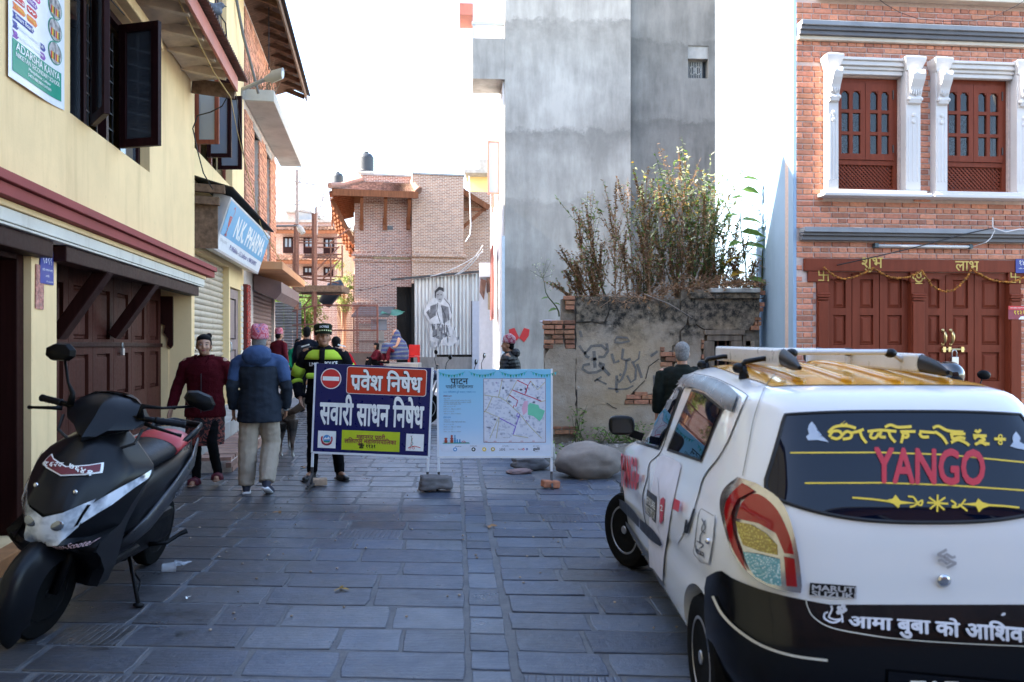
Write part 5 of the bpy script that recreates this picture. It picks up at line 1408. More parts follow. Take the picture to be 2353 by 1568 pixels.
# right eave seen end-on
tm = MB(); bm_ = MB(); zr, zb = r4(2020,350)[1], r4(2220,520)[1]
a_ = Vector((m1 + 1.35,.0, zb)); skirt(Vector((m1 + 1.35,.3, zb)), Vector((m1 + 1.35,6, zb)), Vector((m1 + .0,6, zr)), Vector((m1 + .0,.3, zr)),24,8)
obj('roof_tiles', tm, TILE, ht, kind='stuff', fix=False); obj('eave_boarding', bm_, TIMB, ht)
mb = MB(); mb.bar((m1,.25, zr - .15),(m1 + 1.45,.25, zb - .1),.12,.28); mb.bar((m1,.35, zb - 1.2),(m1 + 1.2,.35, zb - .15),.14,.18); mb.bar((m1,.35, zb - .2),(m1 + 1.3,.35, zb - .2),.14,.16); obj('verge_board', mb, TIMB, ht)
def tank(px, py, Y, label, s=1):
 b = at(px, py, Y); t = thing('water_tank', label, 'water tank', b)
 mb = MB(); pr = [(.45,0)]
 for i in range(6): pr += [(.5,.08 + i * .16),(.47,.16 + i * .16)]
 pr += [(.35,1.15),(.16,1.2),(.16,1.3)]
 mb.lathe([(r * s, z * s) for r, z in pr],16); obj('drum', mb, plain('tank_black', (.03,.034,.04),.5), t, auto=50)
 mb = MB()
 for sx in (-1,1):
  for sy in (-1,1): mb.bar((sx * .4 * s, sy * .4 * s, -1.5 * s),(sx * .4 * s, sy * .4 * s, 0),.06,.06)
 mb.box(-.5 * s, .5 * s, -.5 * s, .5 * s, -.06,-.001); obj('stand', mb, plain('stand_grey', (.4,.4,.4)), t)
tank(841,397,45, 'black water tank on a metal stand above the brick tower house', .9)
tank(776,430,62, 'smaller black water tank on the roof left of the tower house', .9)
for px, nm in ((805, 'leftmost thin steel rod on the tower house roof'),(950, 'first of the two close steel rods on the tower house roof'),(964, 'second of the two close steel rods on the tower house roof')):
 p = at(px, 405,44); mb = MB(); mb.tube([p, p + Vector((0,0,1.1 if px > 900 else 1.6))],.03,5); tag(obj('roof_rod', mb, plain('rod_grey', (.3,.3,.3))), nm, 'rod')
# ------------------------------------------------------------------ far houses
def farhouse(label, Y, px0, px1, ytop, wins, skirts, mat=BW3, name='far_house', depth=8, cap=True):
 a, b = at(px0,786, Y), at(px1,786, Y); w = b.x - a.x; t = thing(name, label, 'house', (a.x, Y, 0)); zt = at(0, ytop, Y).z
 z = lambda py: EYE - (py - CY) * Y / FPX
 x = lambda px: at(px, 0, Y).x - a.x
 mb = MB(); mb.box(0, w, 0, depth, 0, zt); obj('wall', mb, mat, t)
 if cap: mb = MB(); mb.box(-.15, w + .15,-.15, depth, zt + .002, zt + .2); obj('coping', mb, CONC, t)
 for (p0, p1, y0, y1) in wins:
  mb = MB(); wall_mesh(mb, x(p0), x(p1), z(y1), z(y0),-.1,-.01,[(x(p0) + .14, x(p1) - .14, z(y0 + (y1 - y0) * .62), z(y0) - .12)]); wo = obj('window', mb, DKWOOD, t)
  mb = MB(); mb.box(x(p0) + .14, x(p1) - .14,-.05,-.04, z(y0 + (y1 - y0) * .62), z(y0) - .12); obj('pane', mb, PANELIGHT, wo)
  mb = MB(); mb.box((x(p0) + x(p1)) / 2 - .05,(x(p0) + x(p1)) / 2 + .05,-.09,-.051, z(y0 + (y1 - y0) * .62), z(y0) - .12); obj('mullion', mb, DKWOOD, wo)
 for (y0, y1) in skirts:
  global tm
  tm = MB(); globals()['bm_'] = MB(); skirt(Vector((-.3,-1.0, z(y1))), Vector((w + .3,-1.0, z(y1))), Vector((w, 0, z(y0))), Vector((0,0, z(y0))), int(w / .22),6)
  obj('roof_tiles', tm, TILE, t, kind='stuff', fix=False); obj('eave_boarding', bm_, TIMB, t)
  mb = MB(); mb.bar((-.3,-1.0, z(y1) - .12),(w + .3,-1.0, z(y1) - .12),.08,.25); obj('fascia_board', mb, TIMB, t)
 return t
farhouse('red brick house with two tiled eaves and small paned windows beyond the scaffold', 60,628,775,512,[(651,674,545,582),(698,722,546,583),(744,768,548,584),(697,720,613,634),(744,766,614,635)],[(521,534),(586,602)])
farhouse('small brick stair tower on the far roof behind the scaffold', 66,659,708,489,[],[], name='stair_tower')
farhouse('yellow house with a grey roof parapet right of the tower house', 58,1078,1145,400,[],[], plaster('far_yellow', (.80,.60,.25),(.6,.5,.3),.2), 'yellow_far_house')
farhouse('pale brick house with tiled eave squeezed beside the white flank', 50,1070,1150,478,[(1095,1110,560,590)],[(492,510)], BW2)
a = at(1068,400,57); mb = MB(); mb.box(a.x, a.x + 2.6,56.6,60, a.z, a.z + .25); mb.box(a.x + 1.0, a.x + 2.6,57,57.2, a.z + .26, a.z + 1.05)
tag(obj('roof_parapet', mb, CONC), 'grey weathered concrete parapet on the yellow far house', 'parapet')
# scaffold of rusty poles
sc_ = thing('scaffold', 'tall rusty pole scaffold standing in the street before the far houses', 'scaffold', (0,0,0))
RUST = M('rusty_pole', (.17,.075,.05),.8,.35,20)
PALEP = M('pale_pole', (.38,.31,.28),.7,.3,20)
def pole(a, b, r=.035, m=RUST, nm='pole'):
 mb = MB(); mb.tube([a, b], r, 6); obj(nm, mb, m, sc_)
for x, y0, y1, r, m, dy in ((437,700,1500,.09, RUST, 0),(450,185,800,.03, PALEP, 0),(436,185,700,.03, PALEP, .4),(608,600,1470,.10, RUST, 0),(630,530,800,.04, PALEP, 0),(622,540,1200,.04, RUST, 1),(590,700,1200,.03, RUST, 2),(760,890,1270,.03, RUST, 2),(868,900,1200,.03, RUST, 1.5),(410,970,1450,.04, RUST, 2),(690,415,640,.02, PALEP, 1)):
 a, b = at(*Z4(x, y0),28 + dy), at(*Z4(x, y1),28 + dy); pole(a, b, r, m)
for x0, y0, x1, y1 in ((415,298,620,330),(375,510,545,520),(425,570,620,605),(640,450,775,452),(635,620,720,632),(400,822,870,828),(400,848,640,852),(440,876,870,880),(520,915,830,920),(600,980,870,985),(520,1012,860,1020),(460,1185,740,1188),(440,1215,800,1222),(430,1190,840,1255),(620,1192,870,1195),(400,1300,870,1310),(400,1355,860,1362),(380,1390,640,1392)):
 pole(at(*Z4(x0, y0),28.3), at(*Z4(x1, y1),28.6),.025, RUST if y0 > 700 else PALEP)
for x0, y0, x1, y1 in ((620,1140,840,910),(690,1215,860,1020),(455,320,485,250),(450,500,470,470),(640,620,695,420),(750,880,950,730),(620,1340,500,1480)):
 pole(at(*Z4(x0, y0),28.4), at(*Z4(x1, y1),28.9),.028, RUST if y0 > 700 else PALEP)
mb = MB(); a, b = at(*Z4(430,1310),28), at(*Z4(870,1320),28); mb.box(a.x, b.x, 27.9,29.2, a.z - .1, a.z + .12); obj('plank_deck', mb, OLDTIMBER, sc_)
# flood lamp on a bracket
a, b = at(632,520,24), at(684,519,24)
fl = thing('flood_lamp', 'grey flood lamp on a long bracket in front of the far houses', 'lamp', (0,0,0)); mb = MB(); mb.tube([at(628,520,22.5), b],.03,6); obj('bracket', mb, plain('bracket_black', (.03,.03,.03)), fl)
mb = MB(); mb.tube([b, at(690,526,24), at(697,536,24)],[(.08,.06),(.16,.1),(.14,.08)],8); obj('head', mb, plain('lamp_grey', (.35,.34,.32)), fl)
# satellite dish and broken tile ridge
b = at(697,502,62); t = thing('satellite_dish', 'grey satellite dish on the far red brick house roof', 'dish', b); mb = MB(); mb.lathe([(.05,0),(.4,.08),(.7,.25),(.72,.25),(.4,.05)],14, Matrix.Rotation(rad(60),4, 'X') @ Matrix.Rotation(rad(40),4, 'Y')); obj('bowl', mb, plain('dish_grey', (.35,.34,.33)), t); mb = MB(); mb.tube([(0,0,-.6),(0,0,0)],.05,6); obj('post', mb, plain('dish_grey', (.35,.34,.33)), t)
# ------------------------------------------------------------------ trees beyond the scaffold
def tree(label, base, h, r, n, mats, rn, squash=1.0, leafs=.16):
 t = thing('tree', label, 'tree', base); tr = MB(); tr.tube([(0,0,-.2),(.1,0, h * .4),(.0,.1, h * .8)],[.16,.11,.04],7); cr = MB()
 cl = [(Vector((rn.gauss(0, r * .5), rn.gauss(0, r * .4), h * .55 + rn.random() * h * .5)), r * rn.uniform(.25,.5)) for _ in range(14)]
 for c, q in cl[:8]: tr.tube([(0,0, h * .35), c * .6 + Vector((0,0, h * .15)), c],[.06,.04,.015],5)
 for i in range(n):
  c, q = rn.choice(cl); p = c + Vector((rn.gauss(0,1), rn.gauss(0,1), rn.gauss(0,1) * squash)).normalized() * q * rn.random() ** .4
  leaf(cr, p, Vector((rn.uniform(-1,1), rn.uniform(-1,1), rn.uniform(-.6,.6))), leafs * rn.uniform(.6,1.3), leafs * .5,.4, rn)
 obj('trunk', tr, STB, t); obj('crown', cr, mats, t, fix=False, kind='stuff')
rt = random.Random(31)
tree('dark green bushy tree behind the tin fence, left of the scaffold', (-13.0,44,.3),4.6,2.2,5000, LG, rt)
tree('bright green sunlit tree between the scaffold and the tower house', (-10.2,48,.3),5.6,.8,1500, leafmat('bright_leaf', (.10,.16,.035),(.22,.28,.08)), rt)
tree('dark green shrubby tree under the scaffold deck', (-10.8,42,.3),3.6,1.6,3000, LG, rt)
# tin fence far left
tf = thing('tin_fence', 'grey corrugated tin fence across the far end of the street', 'fence', (0,0,0))
TIN = M('grey_tin', (.26,.26,.26),.55,.2,2,0,40,.3, dirt=.4)
for k in range(3):
 a, b = at(632 + k * 20,690,37), at(652 + k * 20,690,37); mb = MB(); n = 24
 mb.grid(3, n * 4, lambda u, v: (a.x + u * (b.x - a.x) * .99,37 + .03 * math.sin(v * n * 2 * PI) + .02 * k, .2 + v * 3.2)); obj('tin_sheet', mb, TIN, tf)
# rusty mesh enclosure
me_ = thing('mesh_enclosure', 'rusty steel mesh enclosure with a brown sheet skirting', 'enclosure', (0,0,0))
Z8 = lambda x, y: (574.4 + .2931 * x, 689.3 + .2931 * y)
def p8(x, y, Y): return at(*Z8(x, y), Y)
RSTEEL = M('rusty_frame', (.20,.075,.055),.75,.3,14)
for a, b, w in (((510,45),(510,560),.09),((1000,42),(1000,560),.06),((840,45),(840,560),.04)):
 A_, B_ = p8(*a, 29), p8(*b, 29); mb = MB(); mb.bar(B_, A_, w, w); obj('post', mb, RSTEEL, me_)
for y, w in ((42,.06),(240,.06),(415,.05)):
 A_, B_ = p8(508, y, 29), p8(1002, y, 29); mb = MB(); mb.bar(A_, B_, w, w); obj('rail', mb, RSTEEL, me_)
mb = MB(); A_, B_ = p8(512,40,29.02), p8(1000,420,29.02)
for i in range(47): x = A_.x + (B_.x - A_.x) * i / 46; mb.box(x - .006, x + .006,29.0,29.012, B_.z, A_.z)
for i in range(27): z = B_.z + (A_.z - B_.z) * i / 26; mb.box(A_.x, B_.x, 29.014,29.024, z - .006, z + .006)
obj('mesh', mb, RSTEEL, me_, kind='stuff')
A_, B_ = p8(530,418,28.95), p8(1010,520,28.95); mb = MB(); mb.box(A_.x, B_.x, 28.9,28.96,.1, A_.z); obj('sheet_skirt', mb, M('brown_sheet', (.12,.085,.07),.7,.2,5), me_)
for a, b in (((335,90),(500,45)),((335,200),(500,190)),((340,410),(500,420)),((370,60),(370,430)),((430,55),(430,430))):
 mb = MB(); f = lambda q: p8(*q, 29 + (510 - q[0]) / 175 * 5); mb.bar(f(a), f(b),.05,.05); obj('rail', mb, RSTEEL, me_)
# little stall-hut behind the mesh
hb = p8(960,420,32.5); hx = at(*Z8(855,0),32.5).x; hx1 = at(*Z8(1050,0),32.5).x
hu = thing('lean_to_hut', 'small grey lean-to hut with a tarpaulin roof behind the mesh', 'hut', (hx, 32.5,0))
mb = MB(); wall_mesh(mb, 0, hx1 - hx, .2, at(0, Z8(0,185)[1],32.5).z, 0,.08,[(.45,1.15,2.0,2.5)]); obj('front_wall', mb, CONC, hu)
mb = MB(); mb.box(.47,1.13,.02,.04,2.02,2.48); obj('pane', mb, PANELIGHT, hu)
mb = MB(); mb.xprism([(-.35,2.55),(1.5,3.0),(1.5,3.06),(-.35,2.62)],-.25, hx1 - hx + .25); obj('roof_sheet', mb, M('tarpaulin', (.09,.085,.08),.7,.4,3), hu)
mb = MB(); mb.box(-.1, hx1 - hx + .1,-.1,-.002,1.6,1.66); obj('shelf', mb, CONC, hu)
mb = MB(); mb.grid(8,6, lambda u, v: (.9 + u * .9,-.2 + v * .8,2.66 + v * .2 + .05 * math.sin(u * 7 + v * 4))); tag(obj('green_tarp', mb, plain('green_tarp', (.03,.16,.10),.5), loc=(hx, 32.5,0)), 'folded green tarpaulin lying on the lean-to hut roof', 'tarpaulin')
# dark blue-black drum leaning behind the mesh
mb = MB(); mb.tube([at(745,700,34), at(768,664,34), at(788,655,34)],[.28,.36,.25],10); tag(obj('covered_bundle', mb, plain('dark_plastic', (.02,.022,.03),.35), smooth=True), 'dark plastic-covered bundle raised behind the mesh enclosure', 'bundle')
# ------------------------------------------------------------------ corrugated shed with a pasted paper figure
WS = Wall(at(952,0,34).x, 34,1,.0)
def r9(x, y, off=0): return WS.pix(*Z4(x, y), off)
sh = thing('tin_shed', 'silvery corrugated tin shed with a torn paper figure pasted on it', 'shed', WS.loc, WS.rot)
SIL = M('silver_tin', (.62,.63,.64),.38,.12,2,0,40,.75, dirt=.25, stretch=(2,2,.3))
sx1_ = r9(2195,0)[0]
mid = WS.pix(1083,0)[0]; zsk = WS.pix(1083,692)[1]; zbase = WS.pix(1000,815)[1]
def tin(x0, x1, z0, z1f, y=0, pitch=.155, nm='tin_sheet'):
 n = int((x1 - x0) / pitch * 6); mb = MB(); mb.grid(n, 1, lambda u, v: (x0 + u * (x1 - x0), y - .03 * math.sin(u * (x1 - x0) / pitch * 2 * PI), z0 if v == 0 else z1f(x0 + u * (x1 - x0)))); return obj(nm, mb, SIL, sh, smooth=True)
zt0, zt1 = r9(1548,1215)[1], r9(2190,1160)[1]
top = lambda x: zt0 + (zt1 - zt0) * x / sx1_
tin(0,.95, WS.pix(960,832)[1], top); tin(.952,1.9, zbase, top, -.02); tin(1.902, mid, zbase, top); tin(mid + .002, sx1_, zsk, top, -.01)
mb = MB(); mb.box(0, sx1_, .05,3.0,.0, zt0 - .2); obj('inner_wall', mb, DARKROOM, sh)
mb = MB(); x0 = WS.pix(1085,0)[0]; mb.box(x0, WS.pix(1132,0)[0],-.05,.04,.1, zsk - .003); obj('white_panel', mb, plain('white_panel', (.58,.60,.66),.7), sh)
mb = MB(); mb.box(-.02, x0 - .002,-.1,.04,.0, WS.pix(0,818)[1] - .05); obj('concrete_base', mb, CONC, sh)
mb = MB(); xl = r9(1340,0)[0]; mb.quad((xl, -.35, r9(1340,1225)[1]),(sx1_ + .2,-.35, zt1 + .1),(sx1_ + .2,3, zt1 + .4),(xl, 3, r9(1340,1225)[1] + .3)); mb.bar((xl, -.35, r9(1340,1228)[1]),(sx1_ + .2,-.35, zt1 + .07),.1,.09); obj('roof_sheet', mb, M('dark_tin_roof', (.06,.06,.06),.7,.3,3), sh)
mb = MB(); mb.box(xl + .1,-.003,.6,3.0,0, zt0 - .3); mb.box(-.12,-.004,-.02,.55,0, zt0 - .2); obj('dark_side', mb, DARKROOM, sh)
# pasted figure: plain veiled seated form in torn grey paper
PAP = M('torn_paper_white', (.66,.66,.66),.8,.25,3,0); PAPG = M('paper_ink_grey', (.20,.20,.21),.8,.55,4); PAPD = M('paper_ink_dark', (.05,.05,.055),.8,.5,9)
def sfm(px, py): x, z = WS.pix(*Z4(px, py)); return (x, z)
fs = flat(-.055); fs2 = flat(-.058); fs3 = flat(-.061)
bd = [sfm(*p) for p in ((1745,1310),(1780,1285),(1815,1300),(1840,1350),(1850,1400),(1895,1460),(1900,1567),(1870,1640),(1930,1700),(1955,1800),(1900,1850),(1800,1840),(1720,1860),(1690,1760),(1700,1640),(1635,1530),(1680,1440),(1730,1390),(1735,1340))]
pf_ = thing('pasted_paper_figure', 'torn black and white paper figure pasted on the silvery tin shed', 'poster', WS.loc, WS.rot)
patch(bd, fs, PAP, pf_, 'paper')
patch([sfm(*p) for p in ((1752,1320),(1780,1300),(1812,1315),(1825,1370),(1800,1440),(1770,1430),(1750,1380))], fs2, M('paper_face_grey', (.42,.42,.42),.8,.3,5), pf_, 'printed_face')
patch([sfm(*p) for p in ((1740,1330),(1780,1288),(1820,1300),(1828,1340),(1790,1318),(1755,1345),(1750,1400),(1740,1390))], fs3, PAPD, pf_, 'printed_hair')
for pl_ in (((1700,1470),(1760,1450),(1750,1560),(1690,1600)),((1800,1460),(1870,1480),(1880,1600),(1820,1640)),((1660,1530),(1690,1500),(1700,1600)),((1720,1640),(1860,1650),(1880,1740),(1800,1790),(1720,1760))): patch([sfm(*p) for p in pl_], fs2, PAPG, pf_, 'printed_fold')
strokes([([sfm(*q) for q in l],.03) for l in ([(1770,1440),(1760,1520),(1790,1620)],[(1800,1470),(1840,1560),(1830,1650)],[(1700,1650),(1780,1640),(1870,1660)],[(1830,1400),(1880,1460),(1900,1540)],[(1720,1760),(1800,1720),(1890,1760)],[(1762,1365),(1778,1362)],[(1795,1366),(1810,1365)],[(1778,1408),(1795,1408)])],.03, fs3, PAPD, pf_, 'printed_line')
rr = random.Random(5); mb = MB()
for i in range(60):
 x, z = sfm(rr.uniform(1690,1960), rr.uniform(1640,1870)); w, h = rr.uniform(.02,.06), rr.uniform(.1,.45); mb.quad((x, -.063, z),(x + w, -.063, z),(x + w * .8,-.063, z + h),(x + w * .1,-.063, z + h * .9))
obj('paper_shreds', mb, PAP, pf_, kind='stuff', fix=False)
# shop corner beside the grey building
so = thing('shop_corner', 'small white shop corner with a tin hood and closed shutter beside the grey building', 'shop', (0,0,0))
mb = MB(); a, b = at(1102,627,26), at(1156,638,26); mb.box(a.x, b.x, 25.6,28, b.z, a.z); obj('hood_edge', mb, plain('hood_white', (.6,.62,.66),.6), so)
mb = MB(); c = at(1105,680,26.5); mb.add([at(1104,640,26), at(1118,645,26), at(1112,690,27), at(1102,672,27)],[(0,1,2,3)]); mb.add([at(1118,640,25.9), at(1152,640,25.9), at(1152,710,27), at(1118,672,27)],[(0,1,2,3)]); obj('hood_underside', mb, M('rusty_hood', (.24,.13,.10),.8,.3,4), so)
a, b = at(1134,690,27), at(1152,860,27); mb = MB(); mb.box(a.x - .5, b.x + .1,27.3,29,0, a.z + 1.3); obj('wall', mb, plain('shop_white', (.55,.57,.62),.8), so)
slat_shutter(so, a.x, b.x, .3, a.z, 27.2, M('grey_shutter', (.36,.36,.38),.6),.12)
mb = MB(); p = at(1121,672,26.2); q = at(1145,712,26.2); mb.box(p.x, q.x, 26.2,26.25, q.z, p.z); obj('wooden_board', mb, M('stained_board', (.33,.25,.17),.8,.3,4), so)
# ------------------------------------------------------------------ overhead cables
def cable(nm, label, pts, r=.008, m=BLACKWIRE, sag=0):
 P = []
 for i in range(len(pts) - 1):
  a, b = pts[i], pts[i + 1]
  for k in range(10):
   t = k / 10; p = a.lerp(b, t); p.z -= sag * 4 * t * (1 - t); P.append(p)
 P.append(pts[-1]); mb = MB(); mb.tube(P, r, 5); return tag(obj(nm, mb, m, smooth=True), label, 'cable')
ZA = lambda x, y: (x * .2686, y * .2686)
za = lambda x, y, Y: at(*ZA(x, y), Y)
cable('hanging_cable', 'yellow cable running from the canopy down past the bluish casements', [za(1500,-60,8.2), za(1650,260,9.0), za(1830,620,10.4), za(1975,835,11.2)],.009, YELWIRE)
cable('hanging_cable', 'thin yellow cable dropping from the canopy corner to the pharmacy sign', [za(1975,840,11.2), za(2030,1130,13), za(2100,1400,13.8), at(600,520,15), at(645,600,15.4)],.007, YELWIRE)
cable('wall_cable', 'black cable stapled diagonally above the dark casements', [za(940,-10,7.6), za(1130,200,8.7), za(1260,360,9.6), za(1400,480,10.3), za(1600,520,11.0)],.007)
cable('wall_cable', 'black looping cable beside the corner above the pharmacy', [za(1945,830,11.1), za(1900,910,11.2), za(1800,960,11.25), za(1690,990,11.28), za(1650,1100,11.3), za(1690,1290,11.32), za(1740,1480,11.35), za(1820,1620,11.7)],.009)
cable('wall_cable', 'grey bundle of cables running along the yellow wall to the street lamp', [za(2020,-20,15.5), za(2080,300,15.8), za(2150,560,16.2), za(2210,800,16.5)],.03, plain('grey_cable', (.12,.12,.12)))
cable('wall_cable', 'black cable looping down from the upper window of the pharmacy house', [za(1835,60,12.5), za(1930,200,12.8), za(1940,330,13.2), za(1915,400,13.6)],.012)
cable('hanging_cable', 'black cable hanging from the deep eaves beside the street lamp', [za(2300,60,17.5), za(2300,600,17.5)],.012)
cable('hanging_cable', 'thin black cable from the canopy corner down the pale wall', [za(2005,690,11.3), za(2060,1150,13), za(2110,1500,14.5)],.006)
cable('hanging_cable', 'white cable swinging from the far eave beside the tower house', [at(1078,405,33), at(1082,520,33), at(1080,540,33), at(1070,556,33)],.025, plain('white_cable', (.6,.6,.6)))
for i, (a, b) in enumerate(((((1930,1180)),(2190,900)),((1960,1170),(2190,940)),((1700,1190),(2190,960)))):
 cable('street_cable', ['upper', 'middle', 'lower'][i] + ' pale cable of the fan strung from the tin shed to the white flank', [at(*Z4(*a),32), at(*Z4(*b),26)],.02, plain('white_cable', (.6,.6,.6)),.12)
cable('street_cable', 'thin dark cable from the mesh enclosure up to the shed roof', [p8(250,-20,29), at(*Z4(1340,1265),33)],.012, BLACKWIRE, .1)
f5 = lambda x, y, o=-.25: W4.w(q5(x, y)[0], o, q5(x, y)[1])
f9 = lambda x, y, o=-.2: W4.w(q9(x, y)[0], o, q9(x, y)[1])
cable('facade_cable', 'thin black cable sagging across the upper brick courses', [f5(800,-10), f5(940,110), f5(1080,190), f5(1250,250), f5(1480,272), f5(1750,268), f5(1950,230), f5(2150,130), f5(2400,-20)],.004)
cable('facade_cable', 'black cable from the brown lintel up to the grey lower cornice', [f9(570,502,-.06), f9(800,450), f9(1250,345), f9(1700,225), f9(1960,168)],.008)
cable('facade_cable', 'white and red cable tied along the grey lower cornice', [f9(1960,70,-.2), f9(1960,165), f9(2080,205), f9(2200,180), f9(2400,175), f9(2600,190)],.008, plain('white_cable', (.6,.6,.6)))
cable('facade_cable', 'short thin cable curling from the tube light to the grey cornice', [f9(1838,330,-.05), f9(1900,300), f9(1945,260), f9(1978,190), f9(1965,160)],.006, plain('white_cable', (.6,.6,.6)))
# ------------------------------------------------------------------ people
def remesh(o, vox, smooth=4, fac=.5, fold=0):
 m = o.modifiers.new('r', 'REMESH'); m.mode = 'VOXEL'; m.voxel_size = vox; m.use_smooth_shade = True
 if smooth: s = o.modifiers.new('s', 'SMOOTH'); s.iterations = smooth; s.factor = fac
 dg = bpy.context.evaluated_depsgraph_get()
 me = bpy.data.meshes.new_from_object(o.evaluated_get(dg)); old = o.data; o.modifiers.clear(); o.data = me; me.name = o.name
 if fold:
  ns = [v.normal.copy() for v in me.vertices]
  for v, n_ in zip(me.vertices, ns):
   q = v.co; a = noise.noise(V(q.x * 7 + q.z * 5, q.y * 7, q.z * 13)); b = noise.noise(V(q.x * 15 - q.z * 9, q.y * 15 + 3, q.z * 24)); v.co = q + n_ * fold * ((1 - abs(a) * 2.6) * .8 + b * .5)
 me.polygons.foreach_set('use_smooth', [True] * len(me.polygons)); bpy.data.meshes.remove(old)
 return o
def skinmat(name, col): return M(name, col, .5,.12,12,.1,80)
SKIN = skinmat('skin_tan', (.36,.18,.105)); SKIN2 = skinmat('skin_warm', (.40,.215,.135))
HAIR = M('black_hair', (.007,.006,.006),.75,.4,30,.4,120,0,.15, stretch=(1,1,.2)); HAIRG = M('grey_hair', (.17,.165,.16),.8,.4,60,.5,150)
def cloth(name, col, var=.18, scale=7, bump=.35, rough=.85, bs=16, stretch=None): return M(name, col, rough, var, scale, bump, bs, 0,.1, stretch=stretch, bdist=.02)
def V(*a): return Vector(a)
POSE = dict(pel=(0,0,.93), wai=(0,.01,1.06), che=(0,.0,1.27), neck=(0,.01,1.44), head=(0,-.015,1.585), shL=(.185,0,1.39), shR=(-.185,0,1.39), elL=(.25,.03,1.12), elR=(-.25,.03,1.12), wrL=(.26,-.03,.88), wrR=(-.26,-.03,.88),
   hipL=(.09,0,.90), hipR=(-.09,0,.90), knL=(.10,-.02,.49), knR=(-.10,-.02,.49), anL=(.11,.02,.085), anR=(-.11,.02,.085), toeL=(.13,-.14,.03), toeR=(-.13,-.14,.03))
def lerp3(a, b, t): return a + (b - a) * t
def person(name, label, loc, rotz, pose=None, scale=1.0, skin=SKIN, top=None, legs=None, vox=.011, bulk=1.0, group=None, turn=0, nod=0, hands=True, hair='short', hairm=None, face=True, long_top=0, shoe=None, collar=None, sleeve=True, feet=True, skirt=None):
 J = {k: V(*v) for k, v in {**POSE, **(pose or {})}.items()}
 t = thing(name, label, 'person', loc, rotz, group); t.scale = (scale,) * 3
 hd = J['head']; Mh = Matrix.Translation(hd) @ Matrix.Rotation(rad(turn),4, 'Z') @ Matrix.Rotation(rad(nod),4, 'X')
 b = MB()
 # skull, jaw, nose, ears, neck
 b.ball((0,0,0),1,1,1,16,10, Mh @ Matrix.Diagonal((.076,.096,.108,1))) if False else None
 def ell(c, r, n=14, m=9): b.ball(Mh @ V(*c),1,1,1, n, m, (Mh.to_3x3() @ Matrix.Diagonal(r)).to_4x4())
 ell((0,.012,.025),(.074,.092,.092)); ell((0,-.028,-.03),(.060,.062,.078)); ell((0,-.05,-.075),(.040,.036,.034)); ell((0,-.092,-.018),(.013,.018,.022)); ell((0,-.08,.0),(.011,.014,.03))
 for s in (-1,1): ell((s * .076,.012,-.012),(.010,.020,.030),8,6); ell((s * .036,-.062,-.03),(.026,.026,.026),8,6)
 b.tube([J['neck'] - V(0,0,.05), lerp3(J['neck'], hd, .35), Mh @ V(0,.012,-.05)],[.062,.054,.054],10)
 def torso(b, g=0.0, hem=None):
  p, w, c, n = J['pel'], J['wai'], J['che'], J['neck']; ax = (J['shL'] - J['shR']).normalized(); ay = V(0,0,1).cross(ax)
  st = [(p - V(0,0,.06),.150,.105),(p, .163,.115),(w, .142,.105),(lerp3(w, c, .5),.150,.112),(c, .165,.118),(lerp3(c, n, .5),.160,.10),(lerp3(c, n, .8),.115,.08),(n, .06,.06)]
  if hem: st = [(p - V(0,0, hem),.172,.125)] + st[1:]
  b.rings([[q + ax * ((rx * bulk + g) * math.cos(a)) + ay * ((ry * bulk + g) * math.sin(a)) for a in [2 * PI * i / 16 for i in range(16)]] for q, rx, ry in st])
 torso(b, -.006)
 for s in 'LR':
  sh, el, wr = J['sh' + s], J['el' + s], J['wr' + s]
  b.tube([lerp3(J['che'], sh, .6) + V(0,0,.06), sh, lerp3(sh, el, .4), el, lerp3(el, wr, .35), wr],[.055,.056,.046,.038,.037,.026],10)
  d = (wr - el).normalized()
  if hands:
   fw = V(0,-1,0) if abs(d.y) < .8 else V(0,0,-1)
   side = d.cross(fw).normalized(); pn = side.cross(d).normalized()
   pal = wr + d * .075
   b.tube([wr, wr + d * .03, pal, pal + d * .02],[(.02,.024),(.018,.036),(.016,.040),(.014,.036)] if abs(side.x) > .5 else [(.024,.02),(.034,.018),(.038,.016),(.034,.014)],8)
   for k in range(4):
    o_ = pal + pn * (.028 - .0185 * k); L = (.060,.070,.066,.052)[k]; inw = side * (-1 if s == 'L' else 1) * -1
    curl = V(-J['sh' + s].x, 0,0).normalized() * .35
    b.tube([o_ - d * .01, o_ + d * L * .5 + curl * .012, o_ + d * L * .85 + curl * .05, o_ + d * L + curl * .085],[.0095,.009,.008,.0065],6)
   th = wr + d * .035 + pn * .03
   b.tube([wr + d * .02 + pn * .01, th + pn * .012 + d * .01, th + d * .04 + pn * .018, th + d * .062 + pn * .012],[.014,.012,.010,.008],6)
  hp, kn, an, to = J['hip' + s], J['kn' + s], J['an' + s], J['toe' + s]
  b.tube([hp + V(0,0,.04), hp, lerp3(hp, kn, .4), kn, lerp3(kn, an, .35), an],[.08,.084,.070,.050,.050,.034],10)
  b.tube([an + V(0,.02,-.02), an - V(0,0,.03), lerp3(an, to, .6), to],[.03,.036,.034,.022],8)
 body = obj('body', b, skin, t, fix=False); remesh(body, vox, 3)
 T = dict(root=t, J=J, Mh=Mh, body=body)
 def cl(nm, mb, m, v=None, sm=4): o = obj(nm, mb, m, t, fix=False); remesh(o, v or vox * 1.1, sm, fold=.0055 if nm in ('jacket', 'trousers', 'jacket_yoke', 'hood', 'tunic') else 0); return o
 T['cl'] = cl
